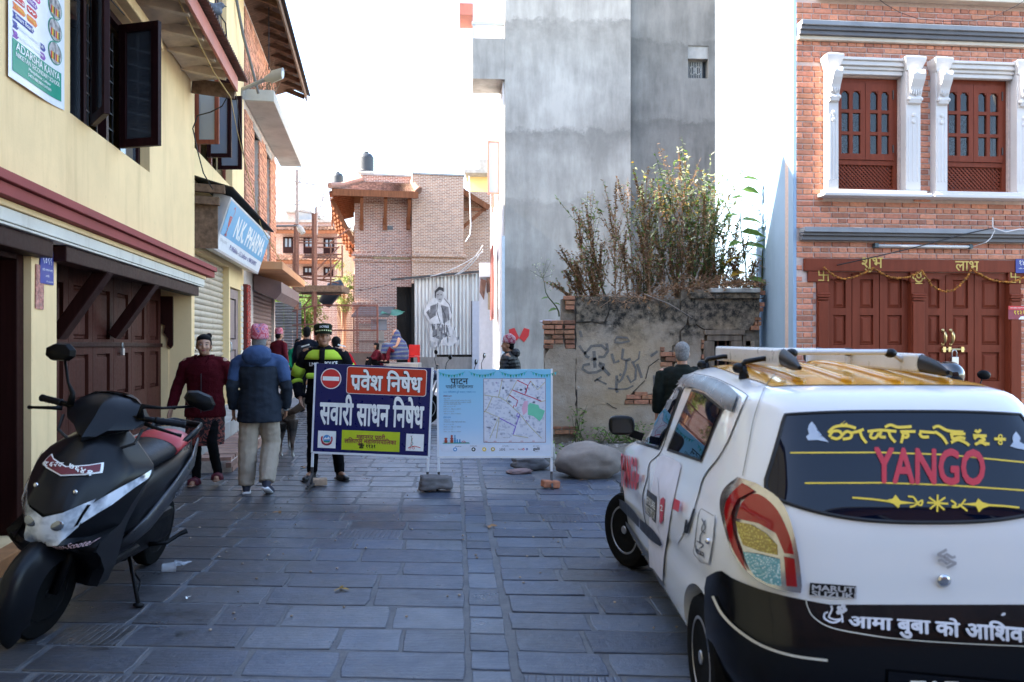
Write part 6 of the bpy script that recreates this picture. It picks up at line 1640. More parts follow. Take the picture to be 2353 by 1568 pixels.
 if top:
  m = MB(); torso(m, .024,.10 + long_top)
  for s in 'LR':
   sh, el, wr = J['sh' + s], J['el' + s], J['wr' + s]
   m.tube([lerp3(J['che'], sh, .45) + V(0,0,.075), lerp3(J['che'], sh, .88) + V(0,0,-.0), lerp3(sh, el, .15), lerp3(sh, el, .42), el, lerp3(el, wr, .4), lerp3(el, wr, .86), lerp3(el, wr, .97)],[.06,.068,.074,.066,.060,.058,.052,.047],10)
  n = J['neck']; m.tube([lerp3(J['che'], n, .7), n, n + V(0,0,.03)],[.10,.078,.07],10)
  T['top'] = cl('jacket', m, top)
 if legs:
  m = MB(); p = J['pel']
  m.rings([[q + V(rx * math.cos(a), ry * math.sin(a),0) for a in [2 * PI * i / 14 for i in range(14)]] for q, rx, ry in ((p + V(0,0,.06),.16 * bulk, .118),(p - V(0,0,.03),.17 * bulk, .125),(p - V(0,0,.11),.15 * bulk, .115))])
  lw = 1.0 if not isinstance(legs, tuple) else legs[1]; lm_ = legs if not isinstance(legs, tuple) else legs[0]
  for s in 'LR':
   hp, kn, an = J['hip' + s], J['kn' + s], J['an' + s]
   m.tube([hp + V(0,0,.05), hp - V(0,0,.03), lerp3(hp, kn, .45), kn, lerp3(kn, an, .4), lerp3(kn, an, .8), an + V(0,0,-.01)],[.095,.10,.087 * lw ** .5,.070 * lw, .068 * lw, .062 * lw, .058 * lw],10)
  T['legs'] = cl('trousers', m, lm_)
 if shoe:
  for s in 'LR':
   an, to = J['an' + s], J['toe' + s]; d = V(to.x - an.x, to.y - an.y, 0).normalized(); pit = to - (an - V(0,0,.055)); dz = pit.normalized(); heel = an - V(0,0,.055) - dz * .05; m = MB()
   m.tube([heel, heel + dz * .05, heel + dz * .15, heel + dz * .235, heel + dz * .265],[(.030,.04),(.038,.046),(.042,.038),(.040,.026),(.02,.014)],10); m.tube([an + V(0,0,.03), an - V(0,0,.03)],[.046,.05],10)
   so_ = cl('shoe', m, shoe[0],.01,2)
   if len(shoe) > 1:
    m = MB(); up = V(0,0,1); m.tube([heel - up * .03 - dz * .012, heel + dz * .12 - up * .034, heel + dz * .272 - up * .022],[(.043,.016),(.047,.013),(.03,.01)],10); so2 = obj('sole', m, shoe[1], t, smooth=True); so2.parent = so_
 if hair:
  hm = hairm or HAIR; m = MB()
  def he(c, r): m.ball(Mh @ V(*c),1,1,1,14,9,(Mh.to_3x3() @ Matrix.Diagonal(r)).to_4x4())
  he((0,.026,.045),(.081,.092,.085)); he((0,.05,-.005),(.074,.062,.085))
  if hair == 'bun':
   he((-.056,.025,.02),(.026,.055,.065)); he((.056,.025,.02),(.026,.055,.065)); he((0,.002,.078),(.074,.080,.042)); he((.05,.075,.112),(.032,.032,.034))
  if hair == 'long': he((-.06,.02,-.06),(.035,.05,.12)); he((.06,.02,-.06),(.035,.05,.12)); he((0,.06,-.08),(.07,.04,.14)); he((0,-.02,.075),(.07,.07,.05))
  T['hair'] = cl('hair', m, hm, .011,2)
 if face:
  m = MB()
  for s in (-1,1):
   for nm, c, r, mt in (('eye', (s * .033,-.078,.006),(.0125,.007,.0048), plain('eye_white', (.36,.32,.29),.4)),('iris', (s * .033,-.0845,.005),(.006,.003,.006), plain('iris_dark', (.01,.007,.005),.2)),('eyebrow', (s * .035,-.083,.026),(.019,.006,.0035), HAIR)):
    m = MB(); m.ball(Mh @ V(*c),1,1,1,8,6,(Mh.to_3x3() @ Matrix.Diagonal(r)).to_4x4()); obj(nm, m, mt, t, smooth=True)
  m = MB(); m.ball(Mh @ V(0,-.086,-.058),1,1,1,8,6,(Mh.to_3x3() @ Matrix.Diagonal((.022,.008,.008))).to_4x4()); obj('lips', m, plain('lip_' + name + str(face),(.28,.06,.06) if face == 'red' else (.22,.09,.065),.4), t, smooth=True)
 return T
def topi(T, mat, s=1.0, tilt=0):
 m = MB(); M2 = T['Mh'] @ Matrix.Rotation(rad(tilt),4, 'X')
 pr = [(1.02,.035),(1.03,.06),(.98,.13),(.86,.165),(.5,.18),(.1,.178)]
 rg = [[M2 @ V(.088 * r * math.cos(a),.016 + .104 * r * math.sin(a), z + .012 * math.cos(a * 2) * (z > .12)) for a in [2 * PI * i / 20 for i in range(20)]] for r, z in pr]
 m.rings(rg); return obj('topi_cap', m, mat, T['root'], smooth=True)
def topi_mat(name, base, c2, c3):
 s = NT(name); v = s.n('ShaderNodeTexVoronoi', i_Vector=s.P(), i_Scale=24.0, feature='F1', distance='MANHATTAN'); c = s.ramp(v.outputs['Distance'],[(0, c3),(.35, c2),(.45, base),(.75, base),(.9, c2)], 'CONSTANT'); s.set(c, .85); return s.m
# woman in maroon fleece, walking towards the camera
MAROON = cloth('maroon_fleece', (.065,.005,.009),.25,60,.6,.95,90)
FLORAL = NT('floral_kurta'); FLORAL.set(FLORAL.ramp(FLORAL.noise(16,3,.6, dist=2.5),[(.52,(.012,.009,.012)),(.56,(.30,.085,.06)),(.66,(.20,.04,.04))]),.9); FLORAL = FLORAL.m
BLK = cloth('black_cotton', (.005,.005,.006),.3)
w = person('person', 'woman in a maroon zip fleece and floral tunic walking past the scooter', (-3.32,8.62,0), rad(6), dict(
 head=(.0,-.05,1.51), neck=(0,-.01,1.38), che=(0,0,1.22), wai=(0,0,1.0), pel=(0,0,.9), shL=(.19,0,1.335), shR=(-.19,0,1.335), elL=(.27,.05,1.06), elR=(-.29,.01,1.07), wrL=(.29,.02,.83), wrR=(-.33,-.08,.83),
 hipL=(.09,0,.87), hipR=(-.09,0,.87), knL=(.10,-.12,.48), knR=(-.10,.02,.47), anL=(.14,-.02,.13), anR=(-.10,.03,.075), toeL=(.16,-.19,.09), toeR=(-.11,-.14,.03)),
 scale=1.0, skin=SKIN2, top=MAROON, legs=(BLK, .78), hair='bun', face='red', bulk=1.12, long_top=.06, nod=-4, turn=13)
m = MB(); m.rings([[V((rx) * math.cos(a), ry * math.sin(a) + .0, z) for a in [2 * PI * i / 16 for i in range(16)]] for z, rx, ry in ((.98,.17,.125),(.85,.195,.15),(.6,.205,.16),(.44,.20,.15))]); kt = w['cl']('tunic', m, FLORAL, .012)
for s in 'LR':   # sandals
 an, to = w['J']['an' + s], w['J']['toe' + s]; d = (to - (an - V(0,0,.05))).normalized(); h = an - V(0,0,.062) - d * .05; m = MB(); m.tube([h, h + d * .12, h + d * .25],[(.036,.016),(.042,.014),(.03,.010)],10); sd_ = obj('sandal', m, plain('tan_sole', (.30,.17,.11),.7), w['root'], smooth=True)
 m = MB()
 for u in (.09,.17): c = h + d * u; m.tube([c + V(-.045,0,0), c + V(-.035,-.005,.045), c + V(.0,-.01,.062), c + V(.035,-.005,.045), c + V(.045,0,0)],[(.006,.026)] * 5,6)
 o2 = obj('strap', m, plain('maroon_strap', (.12,.02,.035),.6), w['root'], smooth=True); o2.parent = sd_
m = MB(); n = w['J']['neck']
m.tube([n + V(.09,.02,.0), n + V(.085,-.06,-.0), n + V(.03,-.105,-.07)],[(.012,.04),(.012,.045),(.008,.02)],6); m.tube([n + V(-.09,.02,.0), n + V(-.085,-.06,-.0), n + V(-.03,-.105,-.07)],[(.012,.04),(.012,.045),(.008,.02)],6); obj('collar', m, MAROON, w['root'], smooth=True)
m = MB(); m.tube([V(.0,-.115,1.29), V(0,-.160,1.2), V(0,-.163,1.0), V(0,-.165,.8)],.006,6); obj('zip', m, plain('zip_dark', (.03,.02,.03),.4,.5), w['root'])
for s in (-1,1): m = MB(); m.ball(w['Mh'] @ V(s * .082,.0,-.048),.008); obj('earring', m, plain('gold', (.8,.55,.2),.3,.9), w['root'])
# man seen from behind in a blue hooded jacket and topi
NAVY = cloth('navy_shell', (.019,.025,.036),.3,4,.5,.75,9); BLUESH = cloth('blue_shell', (.042,.075,.165),.3,4,.5,.6,9); KHAKI = cloth('beige_trousers', (.36,.30,.235),.14,5,.55,.9,9,(1,1,.35))
mb_ = person('person', 'man seen from behind in a navy and blue hooded jacket, beige trousers and pink topi', (-2.60,8.2,0), rad(186), dict(
 head=(0,-.03,1.55), neck=(0,0,1.40), che=(0,.01,1.24), shL=(.20,0,1.365), shR=(-.20,0,1.365), elL=(.26,.06,1.09), elR=(-.28,.03,1.08), wrL=(.27,-.04,.86), wrR=(-.25,-.10,.86),
 knL=(.12,-.02,.49), knR=(-.10,-.10,.50), anL=(.13,.0,.09), anR=(-.10,.14,.14), toeL=(.16,-.13,.035), toeR=(-.11,.02,.03)),1.0, SKIN, NAVY, (KHAKI, 1.38), bulk=1.16, long_top=.10, nod=-4, shoe=(plain('dark_trainer', (.03,.035,.06),.7), plain('white_sole', (.72,.72,.74),.6)), hairm=HAIRG, face=None)
T = mb_; J = T['J']; m = MB()
m.rings([[V(rx * math.cos(a),.015 + ry * math.sin(a), z) for a in [2 * PI * i / 16 for i in range(16)]] for z, rx, ry in ((1.30,.205,.152),(1.36,.195,.145),(1.42,.12,.105),(1.46,.095,.09))])
for s in 'LR': m.tube([lerp3(J['che'], J['sh' + s],.45) + V(0,.0,.08), lerp3(J['che'], J['sh' + s],.88), lerp3(J['sh' + s], J['el' + s],.15), lerp3(J['sh' + s], J['el' + s],.45), lerp3(J['sh' + s], J['el' + s],.8)],[.068,.078,.084,.076,.066],10)
T['cl']('jacket_yoke', m, BLUESH, .013)
m = MB(); m.ball((0,.135,1.41),.15,.085,.105,14,9); m.ball((0,.07,1.45),.135,.095,.07); T['cl']('hood', m, BLUESH, .013)
TOPI = topi_mat('pink_dhaka_topi', (.55,.22,.26),(.45,.06,.09),(.20,.15,.38)); topi(T, TOPI)
m = MB(); wr = J['wrR'] - (J['wrR'] - J['elR']).normalized() * .0; d = (J['wrR'] - J['elR']).normalized(); m.tube([wr - d * .008, wr + d * .015],[.034,.034],12); obj('wristwatch', m, plain('watch_steel', (.6,.6,.6),.3,.9), T['root'], smooth=True)
# policeman behind the blue board
PBLK = cloth('police_black', (.005,.005,.007),.3,5,.4); HIVIS = cloth('hi_vis_yellow', (.40,.56,.05),.12,5,.35); OLIVE = cloth('olive_cap', (.016,.020,.011),.3,10)
pc = person('person', 'policeman in black and neon-yellow jacket and olive cap standing behind the blue sign', (-2.12,8.98,0), rad(6), dict(head=(0,-.05,1.555), elL=(.31,.06,1.12), elR=(-.31,.06,1.12), wrL=(.24,-.10,.90), wrR=(-.24,-.10,.90), knL=(.13,-.02,.49), anL=(.17,.0,.09), toeL=(.24,-.13,.035), knR=(-.11,-.02,.49), anR=(-.13,.02,.09), toeR=(-.17,-.13,.035)),
 1.03, SKIN, PBLK, (PBLK, .95), bulk=1.08, hair='short', face='plain', nod=-10, turn=14, shoe=(plain('black_boot', (.012,.011,.012),.35), plain('boot_sole', (.01,.01,.01),.7)))
J = pc['J']; m = MB()
m.rings([[V(rx * math.cos(a), ry * math.sin(a), z) for a in [PI * (1.06 + .88 * i / 15) for i in range(16)]] + [V(rx * .9 * math.cos(a), ry * .9 * math.sin(a), z) for a in [PI * (1.94 - .88 * i / 15) for i in range(16)]] for z, rx, ry in ((1.315,.215,.160),(1.35,.205,.155),(1.39,.18,.142),(1.42,.13,.115))])
obj('yoke_panel', m, HIVIS, pc['root'], smooth=True)
for s in 'LR':
 sh, el, wr = J['sh' + s], J['el' + s], J['wr' + s]
 m = MB(); m.tube([lerp3(sh, el, .55), lerp3(sh, el, .95)],[.074,.069],12); obj('sleeve_band', m, HIVIS, pc['root'], smooth=True)
 m = MB(); m.tube([lerp3(el, wr, .22), lerp3(el, wr, .38)],[.066,.065],12); obj('sleeve_band', m, HIVIS, pc['root'], smooth=True)
 sgn = 1 if s == 'L' else -1; m = MB(); m.bar(sh + V(-sgn * .03,-.05,.085), sh + V(sgn * .05,-.03,.062),.02,.012); m.bar(sh + V(-sgn * .03,-.02,.087), sh + V(sgn * .05,.0,.064),.02,.012); obj('epaulette', m, WHITEP, pc['root'])
m = MB(); m.tube([V(0,-.165,1.2), V(0,-.178,1.32), V(0,-.158,1.4), V(0,-.12,1.44)],[(.03,.006)] * 4,6); obj('front_placket', m, PBLK, pc['root'], smooth=True)
m = MB(); m.box(-.17,.17,-.172,-.1,1.11,1.17); obj('chest_band', m, HIVIS, pc['root'], bevel=.02)
def chestfn(u, v): return V(u, -math.sqrt(max(.0001,1 - (u / .235) ** 2)) * .160 - .014, v)
text('LMC', chestfn, WHITEP, pc['root'],-.085,1.265,.04,.10,.02); text('POLICE', chestfn, WHITEP, pc['root'],.095,1.275,.04,.13,.02)
Mh = pc['Mh']; m = MB()
m.rings([[Mh @ V(.094 * r * math.cos(a),.012 + .112 * r * math.sin(a), z) for a in [2 * PI * i / 20 for i in range(20)]] for r, z in ((1,.035),(1.02,.09),(1.08,.125),(.95,.14),(.3,.142))]); cp = obj('cap', m, OLIVE, pc['root'], smooth=True)
m = MB(); m.rings([[Mh @ V(.088 * math.cos(a),-.06 - k * .085 * abs(math.sin(a)) * 1.0,.045 - k * .028 * abs(math.sin(a)) + e) for a in [PI * (1 + i / 10) for i in range(11)]] for k, e in ((0,0),(1,0),(1,-.006),(0,-.008))], caps=False, closed_loop=False); obj('peak', m, OLIVE, pc['root'], smooth=True)
capfn = lambda u, v: Mh @ V(.098 * math.sin(u / .098),.012 - .1165 * math.cos(u / .098), v)
text('LMC POLICE', capfn, WHITEP, pc['root'],.0,.1,.024,.10,.02)
for k in range(-4,5): patch([(k * .024 - .006,.052),(k * .024 + .006,.052),(k * .024 + .006,.066),(k * .024 - .006,.066)], capfn, plain('cap_check', (.6,.65,.3)), pc['root'], 'cap_check')
# grey-haired man behind the car, back turned
JK = cloth('dark_green_jacket', (.009,.012,.010),.3,6)
gm = person('person', 'grey-haired man in a dark jacket with his back turned beyond the car', (at(1568,0,7.9).x, 7.9,0), rad(175), dict(head=(0,-.05,1.50), neck=(0,0,1.36), che=(0,0,1.2), shL=(.2,0,1.30), shR=(-.2,0,1.30)),.955, SKIN, JK, BLK, bulk=1.2, hairm=HAIRG, face=None, shoe=(BLK,))
m = MB(); n = gm['J']['neck']; m.tube([n + V(0,.02,-.05), n + V(0,.01,.02)],[.095,.075],12); gm['cl']('collar', m, JK)
# man in a black puffer jacket sitting on a parked motorcycle
PUF = NT('black_puffer'); x_ = PUF.xyz(); PUF.set((.005,.006,.009),.6); PUF.bump(PUF.n('ShaderNodeTexWave', wave_type='BANDS', bands_direction='Z', i_Vector=PUF.P(), i_Scale=5.5, i_Distortion=1.2).outputs['Fac'],.35,.02); PUF = PUF.m
SEAT = dict(pel=(0,0,.84), wai=(0,-.0,.99), che=(0,-.03,1.20), neck=(0,-.04,1.37), head=(0,-.07,1.50), shL=(.19,-.03,1.31), shR=(-.19,-.03,1.31), elL=(.27,-.12,1.06), elR=(-.27,-.12,1.06), wrL=(.18,-.34,.95), wrR=(-.18,-.34,.95), hipL=(.1,-.02,.82), hipR=(-.1,-.02,.82), knL=(.2,-.38,.72), knR=(-.2,-.38,.72), anL=(.22,-.28,.3), anR=(-.22,-.28,.3), toeL=(.24,-.45,.26), toeR=(-.24,-.45,.26))
ps_loc = at(1176,0,12.6)
pm = person('person', 'man in a black puffer jacket and patterned topi sitting on a parked motorcycle', (ps_loc.x, 12.6,.03), rad(-100), SEAT, .98, SKIN, PUF, BLK, bulk=1.22, turn=12, face='x', shoe=(BLK,))
topi(pm, topi_mat('rose_topi', (.50,.30,.32),(.35,.06,.10),(.55,.45,.45)),1,-8)
m = MB(); m.ball(pm['J']['neck'] + V(0,.1,.0),.12,.08,.08); pm['cl']('hood', m, PUF)
# passers-by further down the street
def far(name, label, px, Y, zfoot, rotz, pose, sc, skin, top, legs, **k):
 p = at(px, 0, Y); return person(name, label, (p.x, Y, zfoot), rad(rotz), pose, sc, skin, top, legs, vox=.022, shoe=(BLK,), **k)
DKB = cloth('dark_blue_cloth', (.008,.010,.017),.3); RED = cloth('red_hoodie', (.50,.012,.02),.2); GRN = cloth('green_tee', (.01,.20,.09),.2); MRN = cloth('dark_red_jacket', (.11,.012,.02),.2)
bp = far('person', 'man in dark clothes with a backpack walking away behind the policeman', 706,17,.06,176, {}, 1.06, SKIN, DKB, BLK, face=None)
m = MB(); m.box(-.15,.15,.13,.27,1.02,1.42); bk = tag(obj('backpack', m, plain('backpack_black', (.012,.012,.016),.7), bevel=.05, loc=bp['root'].location, rot=bp['root'].rotation_euler), 'black backpack on the back of the man behind the policeman', 'backpack')
rd = far('person', 'person in a red hooded top with a dark strap behind the policeman', 772,13.5,.02,200, dict(elR=(-.36,.0,1.1), wrR=(-.46,-.05,.92), elL=(.36,.0,1.12), wrL=(.46,-.05,.95)),.95, SKIN, RED, BLK, face=None)
m = MB(); m.ball((0,.1,1.42),.13,.09,.09); rd['cl']('hood', m, RED)
m = MB(); m.tube([V(.1,-.1,1.43), V(.12,.02,1.46), V(.13,.15,1.35), V(.12,.17,1.1)],[(.03,.01)] * 4,6); obj('strap', m, BLK, rd['root'])
far('person', 'smiling woman in a green top beside the man with the backpack', 684,21,.1,25, {}, .9, SKIN2, GRN, BLK, hair='long', face='y')
tm_ = far('person', 'man in a dark red jacket and topi beyond the second shutter', 641,20,.1,150, {}, 1.02, SKIN, MRN, BLK, face=None); topi(tm_, TOPI)
far('person', 'child in dark clothes standing beside the green-clad woman', 657,23,.13,10, {}, .68, SKIN2, DKB, BLK, face='z')
SIT = dict(pel=(0,0,.26), wai=(0,-.02,.4), che=(0,-.06,.6), neck=(0,-.09,.76), head=(0,-.12,.90), shL=(.17,-.07,.71), shR=(-.17,-.07,.71), elL=(.24,-.2,.5), elR=(-.24,-.2,.5), wrL=(.1,-.38,.45), wrR=(-.1,-.38,.45), hipL=(.09,-.04,.25), hipR=(-.09,-.04,.25), knL=(.14,-.4,.48), knR=(-.14,-.4,.48), anL=(.12,-.42,.09), anR=(-.12,-.42,.09), toeL=(.12,-.58,.04), toeR=(-.12,-.58,.04))
far('person', 'woman in a maroon top sitting low against the brown sheet', 872,27.8,.5,-60, SIT, 1.0, SKIN, MRN, BLK, hair='long', face='w')
shw = far('person', 'woman wrapped in a blue patterned shawl sitting on the low concrete step', 916,27.5,.82,-55, SIT, 1.15, SKIN2, None, MRN, hair=None, face='v')
SHAWL = NT('patterned_shawl'); SHAWL.set(SHAWL.ramp(SHAWL.n('ShaderNodeTexWave', wave_type='BANDS', bands_direction='Z', i_Vector=SHAWL.P(), i_Scale=2.2, i_Distortion=3.0, i_Detail=3.0).outputs['Fac'],[(.2,(.03,.05,.16)),(.45,(.05,.13,.17)),(.6,(.20,.05,.09)),(.75,(.04,.10,.12)),(.95,(.16,.19,.26))], 'CONSTANT'),.9); SHAWL = SHAWL.m
m = MB(); m.tube([V(0,.0,.1), V(0,-.0,.35), V(0,-.04,.6), V(0,-.07,.76), V(0,-.08,.9), V(0,-.09,1.0)],[(.30,.32),(.31,.33),(.26,.24),(.14,.15),(.115,.125),(.06,.07)],14); m.tube([V(0,-.1,.42), V(0,-.45,.5), V(0,-.5,.3)],[(.24,.16),(.2,.13),(.16,.08)],10); shw['cl']('shawl', m, SHAWL, .025)
cs = at(930,0,27.6); mb = MB(); mb.box(cs.x - .6, cs.x + .5,27.2,28.4,.1,.82); tag(obj('concrete_step', mb, CONC, bevel=.03), 'low grey concrete step under the woman in the shawl', 'step')
rc = at(951,790,28.6); ch = thing('plastic_chair', 'red plastic chair beside the woman in the shawl', 'chair', (rc.x, 28.6,.6)); RPL = plain('red_plastic', (.55,.02,.015),.35)
mb = MB(); mb.box(-.2,.2,-.2,.2,.40,.44); obj('seat', mb, RPL, ch, bevel=.01); mb = MB(); mb.box(-.2,.2,.17,.2,.45,.85); obj('backrest', mb, RPL, ch, bevel=.01)
for sx in (-1,1):
 for sy in (-1,1): mb = MB(); mb.bar((sx * .18, sy * .18,0),(sx * .17, sy * .17,.4),.04,.04); obj('leg', mb, RPL, ch)
# dog behind the man
dg = thing('dog', 'brown, black and white dog walking away behind the man in the blue jacket', 'dog', (at(668,0,10.9).x - .14,10.9,0), rad(8))
DOGM = NT('dog_coat'); xo = DOGM.n('ShaderNodeTexCoord').outputs['Object']; sx_ = DOGM.n('ShaderNodeSeparateXYZ', i_0=xo).outputs; c = DOGM.ramp(DOGM.math('ADD', sx_[2], DOGM.math('MULTIPLY', DOGM.noise(9,4),.25)),[(.14,(.62,.58,.52)),(.27,(.06,.032,.018)),(.5,(.012,.010,.009)),(.72,(.07,.042,.025))]); DOGM.set(c, .9); DOGM.bump(DOGM.noise(90,4),.5,.01); DOGM = DOGM.m
m = MB()
m.tube([V(.15,-.28,.56), V(.1,-.05,.53), V(.02,.22,.50), V(-.03,.5,.50), V(-.05,.62,.56)],[.08,.115,.115,.14,.10],12)
m.tube([V(-.05,.6,.58), V(-.06,.78,.74), V(-.06,.84,.78)],[.085,.07,.07],10); m.ball((-.06,.88,.80),.075,.1,.075); m.tube([V(-.06,.93,.79), V(-.06,1.06,.76)],[.05,.03],8)
for s in (-1,1): m.tube([V(-.06 + s * .05,.84,.86), V(-.06 + s * .06,.83,.95)],[.03,.008],6)
for s, o_ in ((-1,.04),(1,-.08)):
 m.tube([V(.12 + s * .07,-.22,.5), V(.12 + s * .08,-.16 + o_, .34), V(.12 + s * .085,-.30 + o_, .2), V(.12 + s * .085,-.26 + o_, .05), V(.12 + s * .085,-.20 + o_, .022)],[.085,.05,.026,.022,.026],8)
 m.tube([V(-.04 + s * .08,.5,.44), V(-.04 + s * .085,.47 - o_, .25), V(-.04 + s * .085,.5 - o_, .05), V(-.04 + s * .085,.55 - o_, .022)],[.06,.032,.024,.026],8)
m.tube([V(.15,-.30,.60), V(.24,-.36,.64), V(.33,-.36,.70), V(.36,-.34,.80), V(.30,-.32,.86)],[.035,.05,.06,.05,.02],8)
o = obj('body', m, DOGM, dg, fix=False); remesh(o, .010,2)
# ------------------------------------------------------------------ white taxi hatchback
CARX, CARY, CS, XW = 1.50,3.27,.95,1.06
car = thing('taxi_car', 'white and black hatchback taxi with a yellow roof and roof rack, parked on the right', 'car', (CARX, CARY, 0)); car.scale = (CS * XW, CS, CS)
def prof(tab):
 def f(z):
  if z <= tab[0][0]: return tab[0][1]
  for i in range(len(tab) - 1):
   a, b = tab[i], tab[i + 1]
   if z <= b[0]:
    t = (z - a[0]) / (b[0] - a[0])
    p0 = tab[i - 1][1] if i else a[1]; p3 = tab[i + 2][1] if i + 2 < len(tab) else b[1]
    h0 = (tab[i - 1][0] if i else a[0] - (b[0] - a[0])); h3 = (tab[i + 2][0] if i + 2 < len(tab) else b[0] + (b[0] - a[0]))
    m0 = (b[1] - p0) / (b[0] - h0) * (b[0] - a[0]); m1 = (p3 - a[1]) / (h3 - a[0]) * (b[0] - a[0])
    return (2 * t ** 3 - 3 * t * t + 1) * a[1] + (t ** 3 - 2 * t * t + t) * m0 + (-2 * t ** 3 + 3 * t * t) * b[1] + (t ** 3 - t * t) * m1
  return tab[-1][1]
 return f
cw = prof([(.17,.64),(.3,.715),(.5,.742),(.62,.735),(.7,.742),(.85,.728),(.94,.695),(1.1,.645),(1.3,.585),(1.38,.555),(1.43,.50),(1.46,.39),(1.474,.22),(1.478,.02)])
cr = prof([(.17,-.42),(.25,-.49),(.4,-.525),(.55,-.515),(.62,-.485),(.8,-.465),(.95,-.44),(1.05,-.395),(1.2,-.32),(1.33,-.245),(1.395,-.20),(1.43,-.13),(1.46,.12),(1.474,.4),(1.478,.6)])
cf = prof([(.17,2.78),(.25,2.89),(.45,2.93),(.65,2.91),(.78,2.84),(.86,2.70),(.92,2.42),(.97,2.1),(1.0,2.02),(1.1,1.87),(1.2,1.72),(1.3,1.55),(1.38,1.37),(1.43,1.2),(1.46,.98),(1.474,.8),(1.478,.62)])
CN = 7.0
def lift(y):
 t = min(1, max(0, y / 1.25)); return 1 + .10 * t * t * (3 - 2 * t)
def ins(p):
 if not .17 <= p.z <= .94 + .538 * lift(p.y): return 9
 z = p.z if p.z < .94 else .94 + (p.z - .94) / lift(p.y)
 w, r, f = cw(z), cr(z), cf(z); c, l = (r + f) / 2,(f - r) / 2
 return abs(p.x / w) ** CN + abs((p.y - c) / l) ** CN - 1
def hit(o, d, t0, t1, n=160):
 prev = t0
 for i in range(1, n + 1):
  t = t0 + (t1 - t0) * i / n
  if ins(o + d * t) < 0:
   a, b = prev, t
   for _ in range(18):
    m_ = (a + b) / 2
    if ins(o + d * m_) < 0: b = m_
    else: a = m_
   return o + d * b
  prev = t
 return None
def cnorm(p):
 e = .004; g = []
 for ax in (V(e, 0,0), V(0, e, 0), V(0,0, e)): g.append(ins(p + ax) - ins(p - ax) if .18 < p.z < 1.47 else 0)
 v_ = V(*g); return v_.normalized() if v_.length > 1e-6 else V(0,0,1)
def LC(p): return V(p.x / XW, p.y, p.z) / CS
CAM0 = LC(V(0,0, EYE) - V(CARX, CARY, 0))
def K(px, py, off=0.0):
 d = V((px - CX) / FPX / XW, 1,-(py - CY) / FPX); p = hit(CAM0, d, 2.2,7.5)
 if p is None: return None
 return p + cnorm(p) * off
K10 = lambda off=0.0: (lambda x, y: K(1318.8 + .4396 * x, 878.8 + .4396 * y, off))
K3 = lambda off=0.0: (lambda x, y: K(1206.2 + .2931 * x, 660.6 + .2931 * y, off))
def cpatch(name, poly, kf, mat, parent=None, sub=3, both=False):
 b = bmesh.new(); vs = [b.verts.new((x, y, 0)) for x, y in poly]; b.faces.new(vs)
 bmesh.ops.triangulate(b, faces=b.faces[:]); bmesh.ops.subdivide_edges(b, edges=b.edges[:], cuts=sub, use_grid_fill=True); bmesh.ops.triangulate(b, faces=b.faces[:])
 mb = MB(); pts = [kf(v.co.x, v.co.y) for v in b.verts]; b.verts.index_update(); b.verts.ensure_lookup_table()
 fs = [[v.index for v in f.verts] for f in b.faces if all(pts[v.index] is not None for v in f.verts)]
 pts = [p if p is not None else V(0,0,.5) for p in pts]; b.free()
 mb.add(pts, fs); o = obj(name, mb, mat, parent or car, smooth=True)
 if both:
  mb = MB(); mb.add([V(-p.x, p.y, p.z) for p in pts], fs); obj(name, mb, mat, parent or car, smooth=True)
 return o
CARW = NT('white_car_paint'); CARW.set((.80,.81,.83),.18, spec=.5, coat=.6); CARW.b.inputs['Coat Roughness'].default_value = .04; CARW = CARW.m
CARB = NT('black_car_paint'); CARB.set((.004,.0045,.006),.2, spec=.3, coat=.15); CARB = CARB.m
CPL = plain('black_plastic', (.006,.006,.007),.4,0,.25); GAP = plain('panel_gap', (.008,.008,.010),.6); GREYPL = plain('grey_visor', (.05,.053,.058),.3)
CGL = glass('dark_car_glass', (.0015,.004,.014),.02); CGL.node_tree.nodes['Principled BSDF'].inputs['IOR'].default_value = 1.3; CHROME = plain('chrome_trim', (.62,.62,.64),.15,.95)
YROOF = NT('yellow_roof_paint'); YROOF.set((.66,.30,.006),.22, coat=.5); YROOF = YROOF.m
# body shell
zsn = [.17 + (1.478 - .17) * (1 - (1 - i / 52) ** 1.35) for i in range(53)]
mb = MB(); rg = []
for z in zsn:
 w, r, f = cw(z), cr(z), cf(z); c, l = (r + f) / 2,(f - r) / 2; ring = []
 q = []
 for i in range(20): q.append(-.9 + 1.8 * i / 20)
 for x in q: ring.append(V(w * x, c - l * (1 - abs(x) ** CN) ** (1 / CN), z))
 L2 = (1 - .9 ** CN) ** (1 / CN)
 for i in range(36): y = -L2 + 2 * L2 * i / 36; ring.append(V(w * (1 - abs(y) ** CN) ** (1 / CN), c + l * y, z))
 for x in q: ring.append(V(-w * x, c + l * (1 - abs(x) ** CN) ** (1 / CN), z))
 for i in range(36): y = L2 - 2 * L2 * i / 36; ring.append(V(-w * (1 - abs(y) ** CN) ** (1 / CN), c + l * y, z))
 rg.append([p if p.z < .94 else V(p.x, p.y, .94 + (p.z - .94) * lift(p.y)) for p in ring])
mb.rings(rg)
body = obj('body', mb, CARW, car)
cut = MB()
for y, rr in ((0,.305),(2.36,.31)):
 for s in (-1,1): cut.lathe([(rr, 0),(rr, .4)],40, Matrix.Translation((s * .95, y, .27)) @ Matrix.Rotation(rad(-90 * s),4, 'Y'))
co = obj('cutter', cut, CPL, car)
bo = body.modifiers.new('arches', 'BOOLEAN'); bo.object = co; bo.operation = 'DIFFERENCE'; bo.solver = 'EXACT'
dg = bpy.context.evaluated_depsgraph_get(); me = bpy.data.meshes.new_from_object(body.evaluated_get(dg)); body.modifiers.clear(); body.data = me; me.name = 'body'
bpy.data.objects.remove(co); edge_split(me, 38)
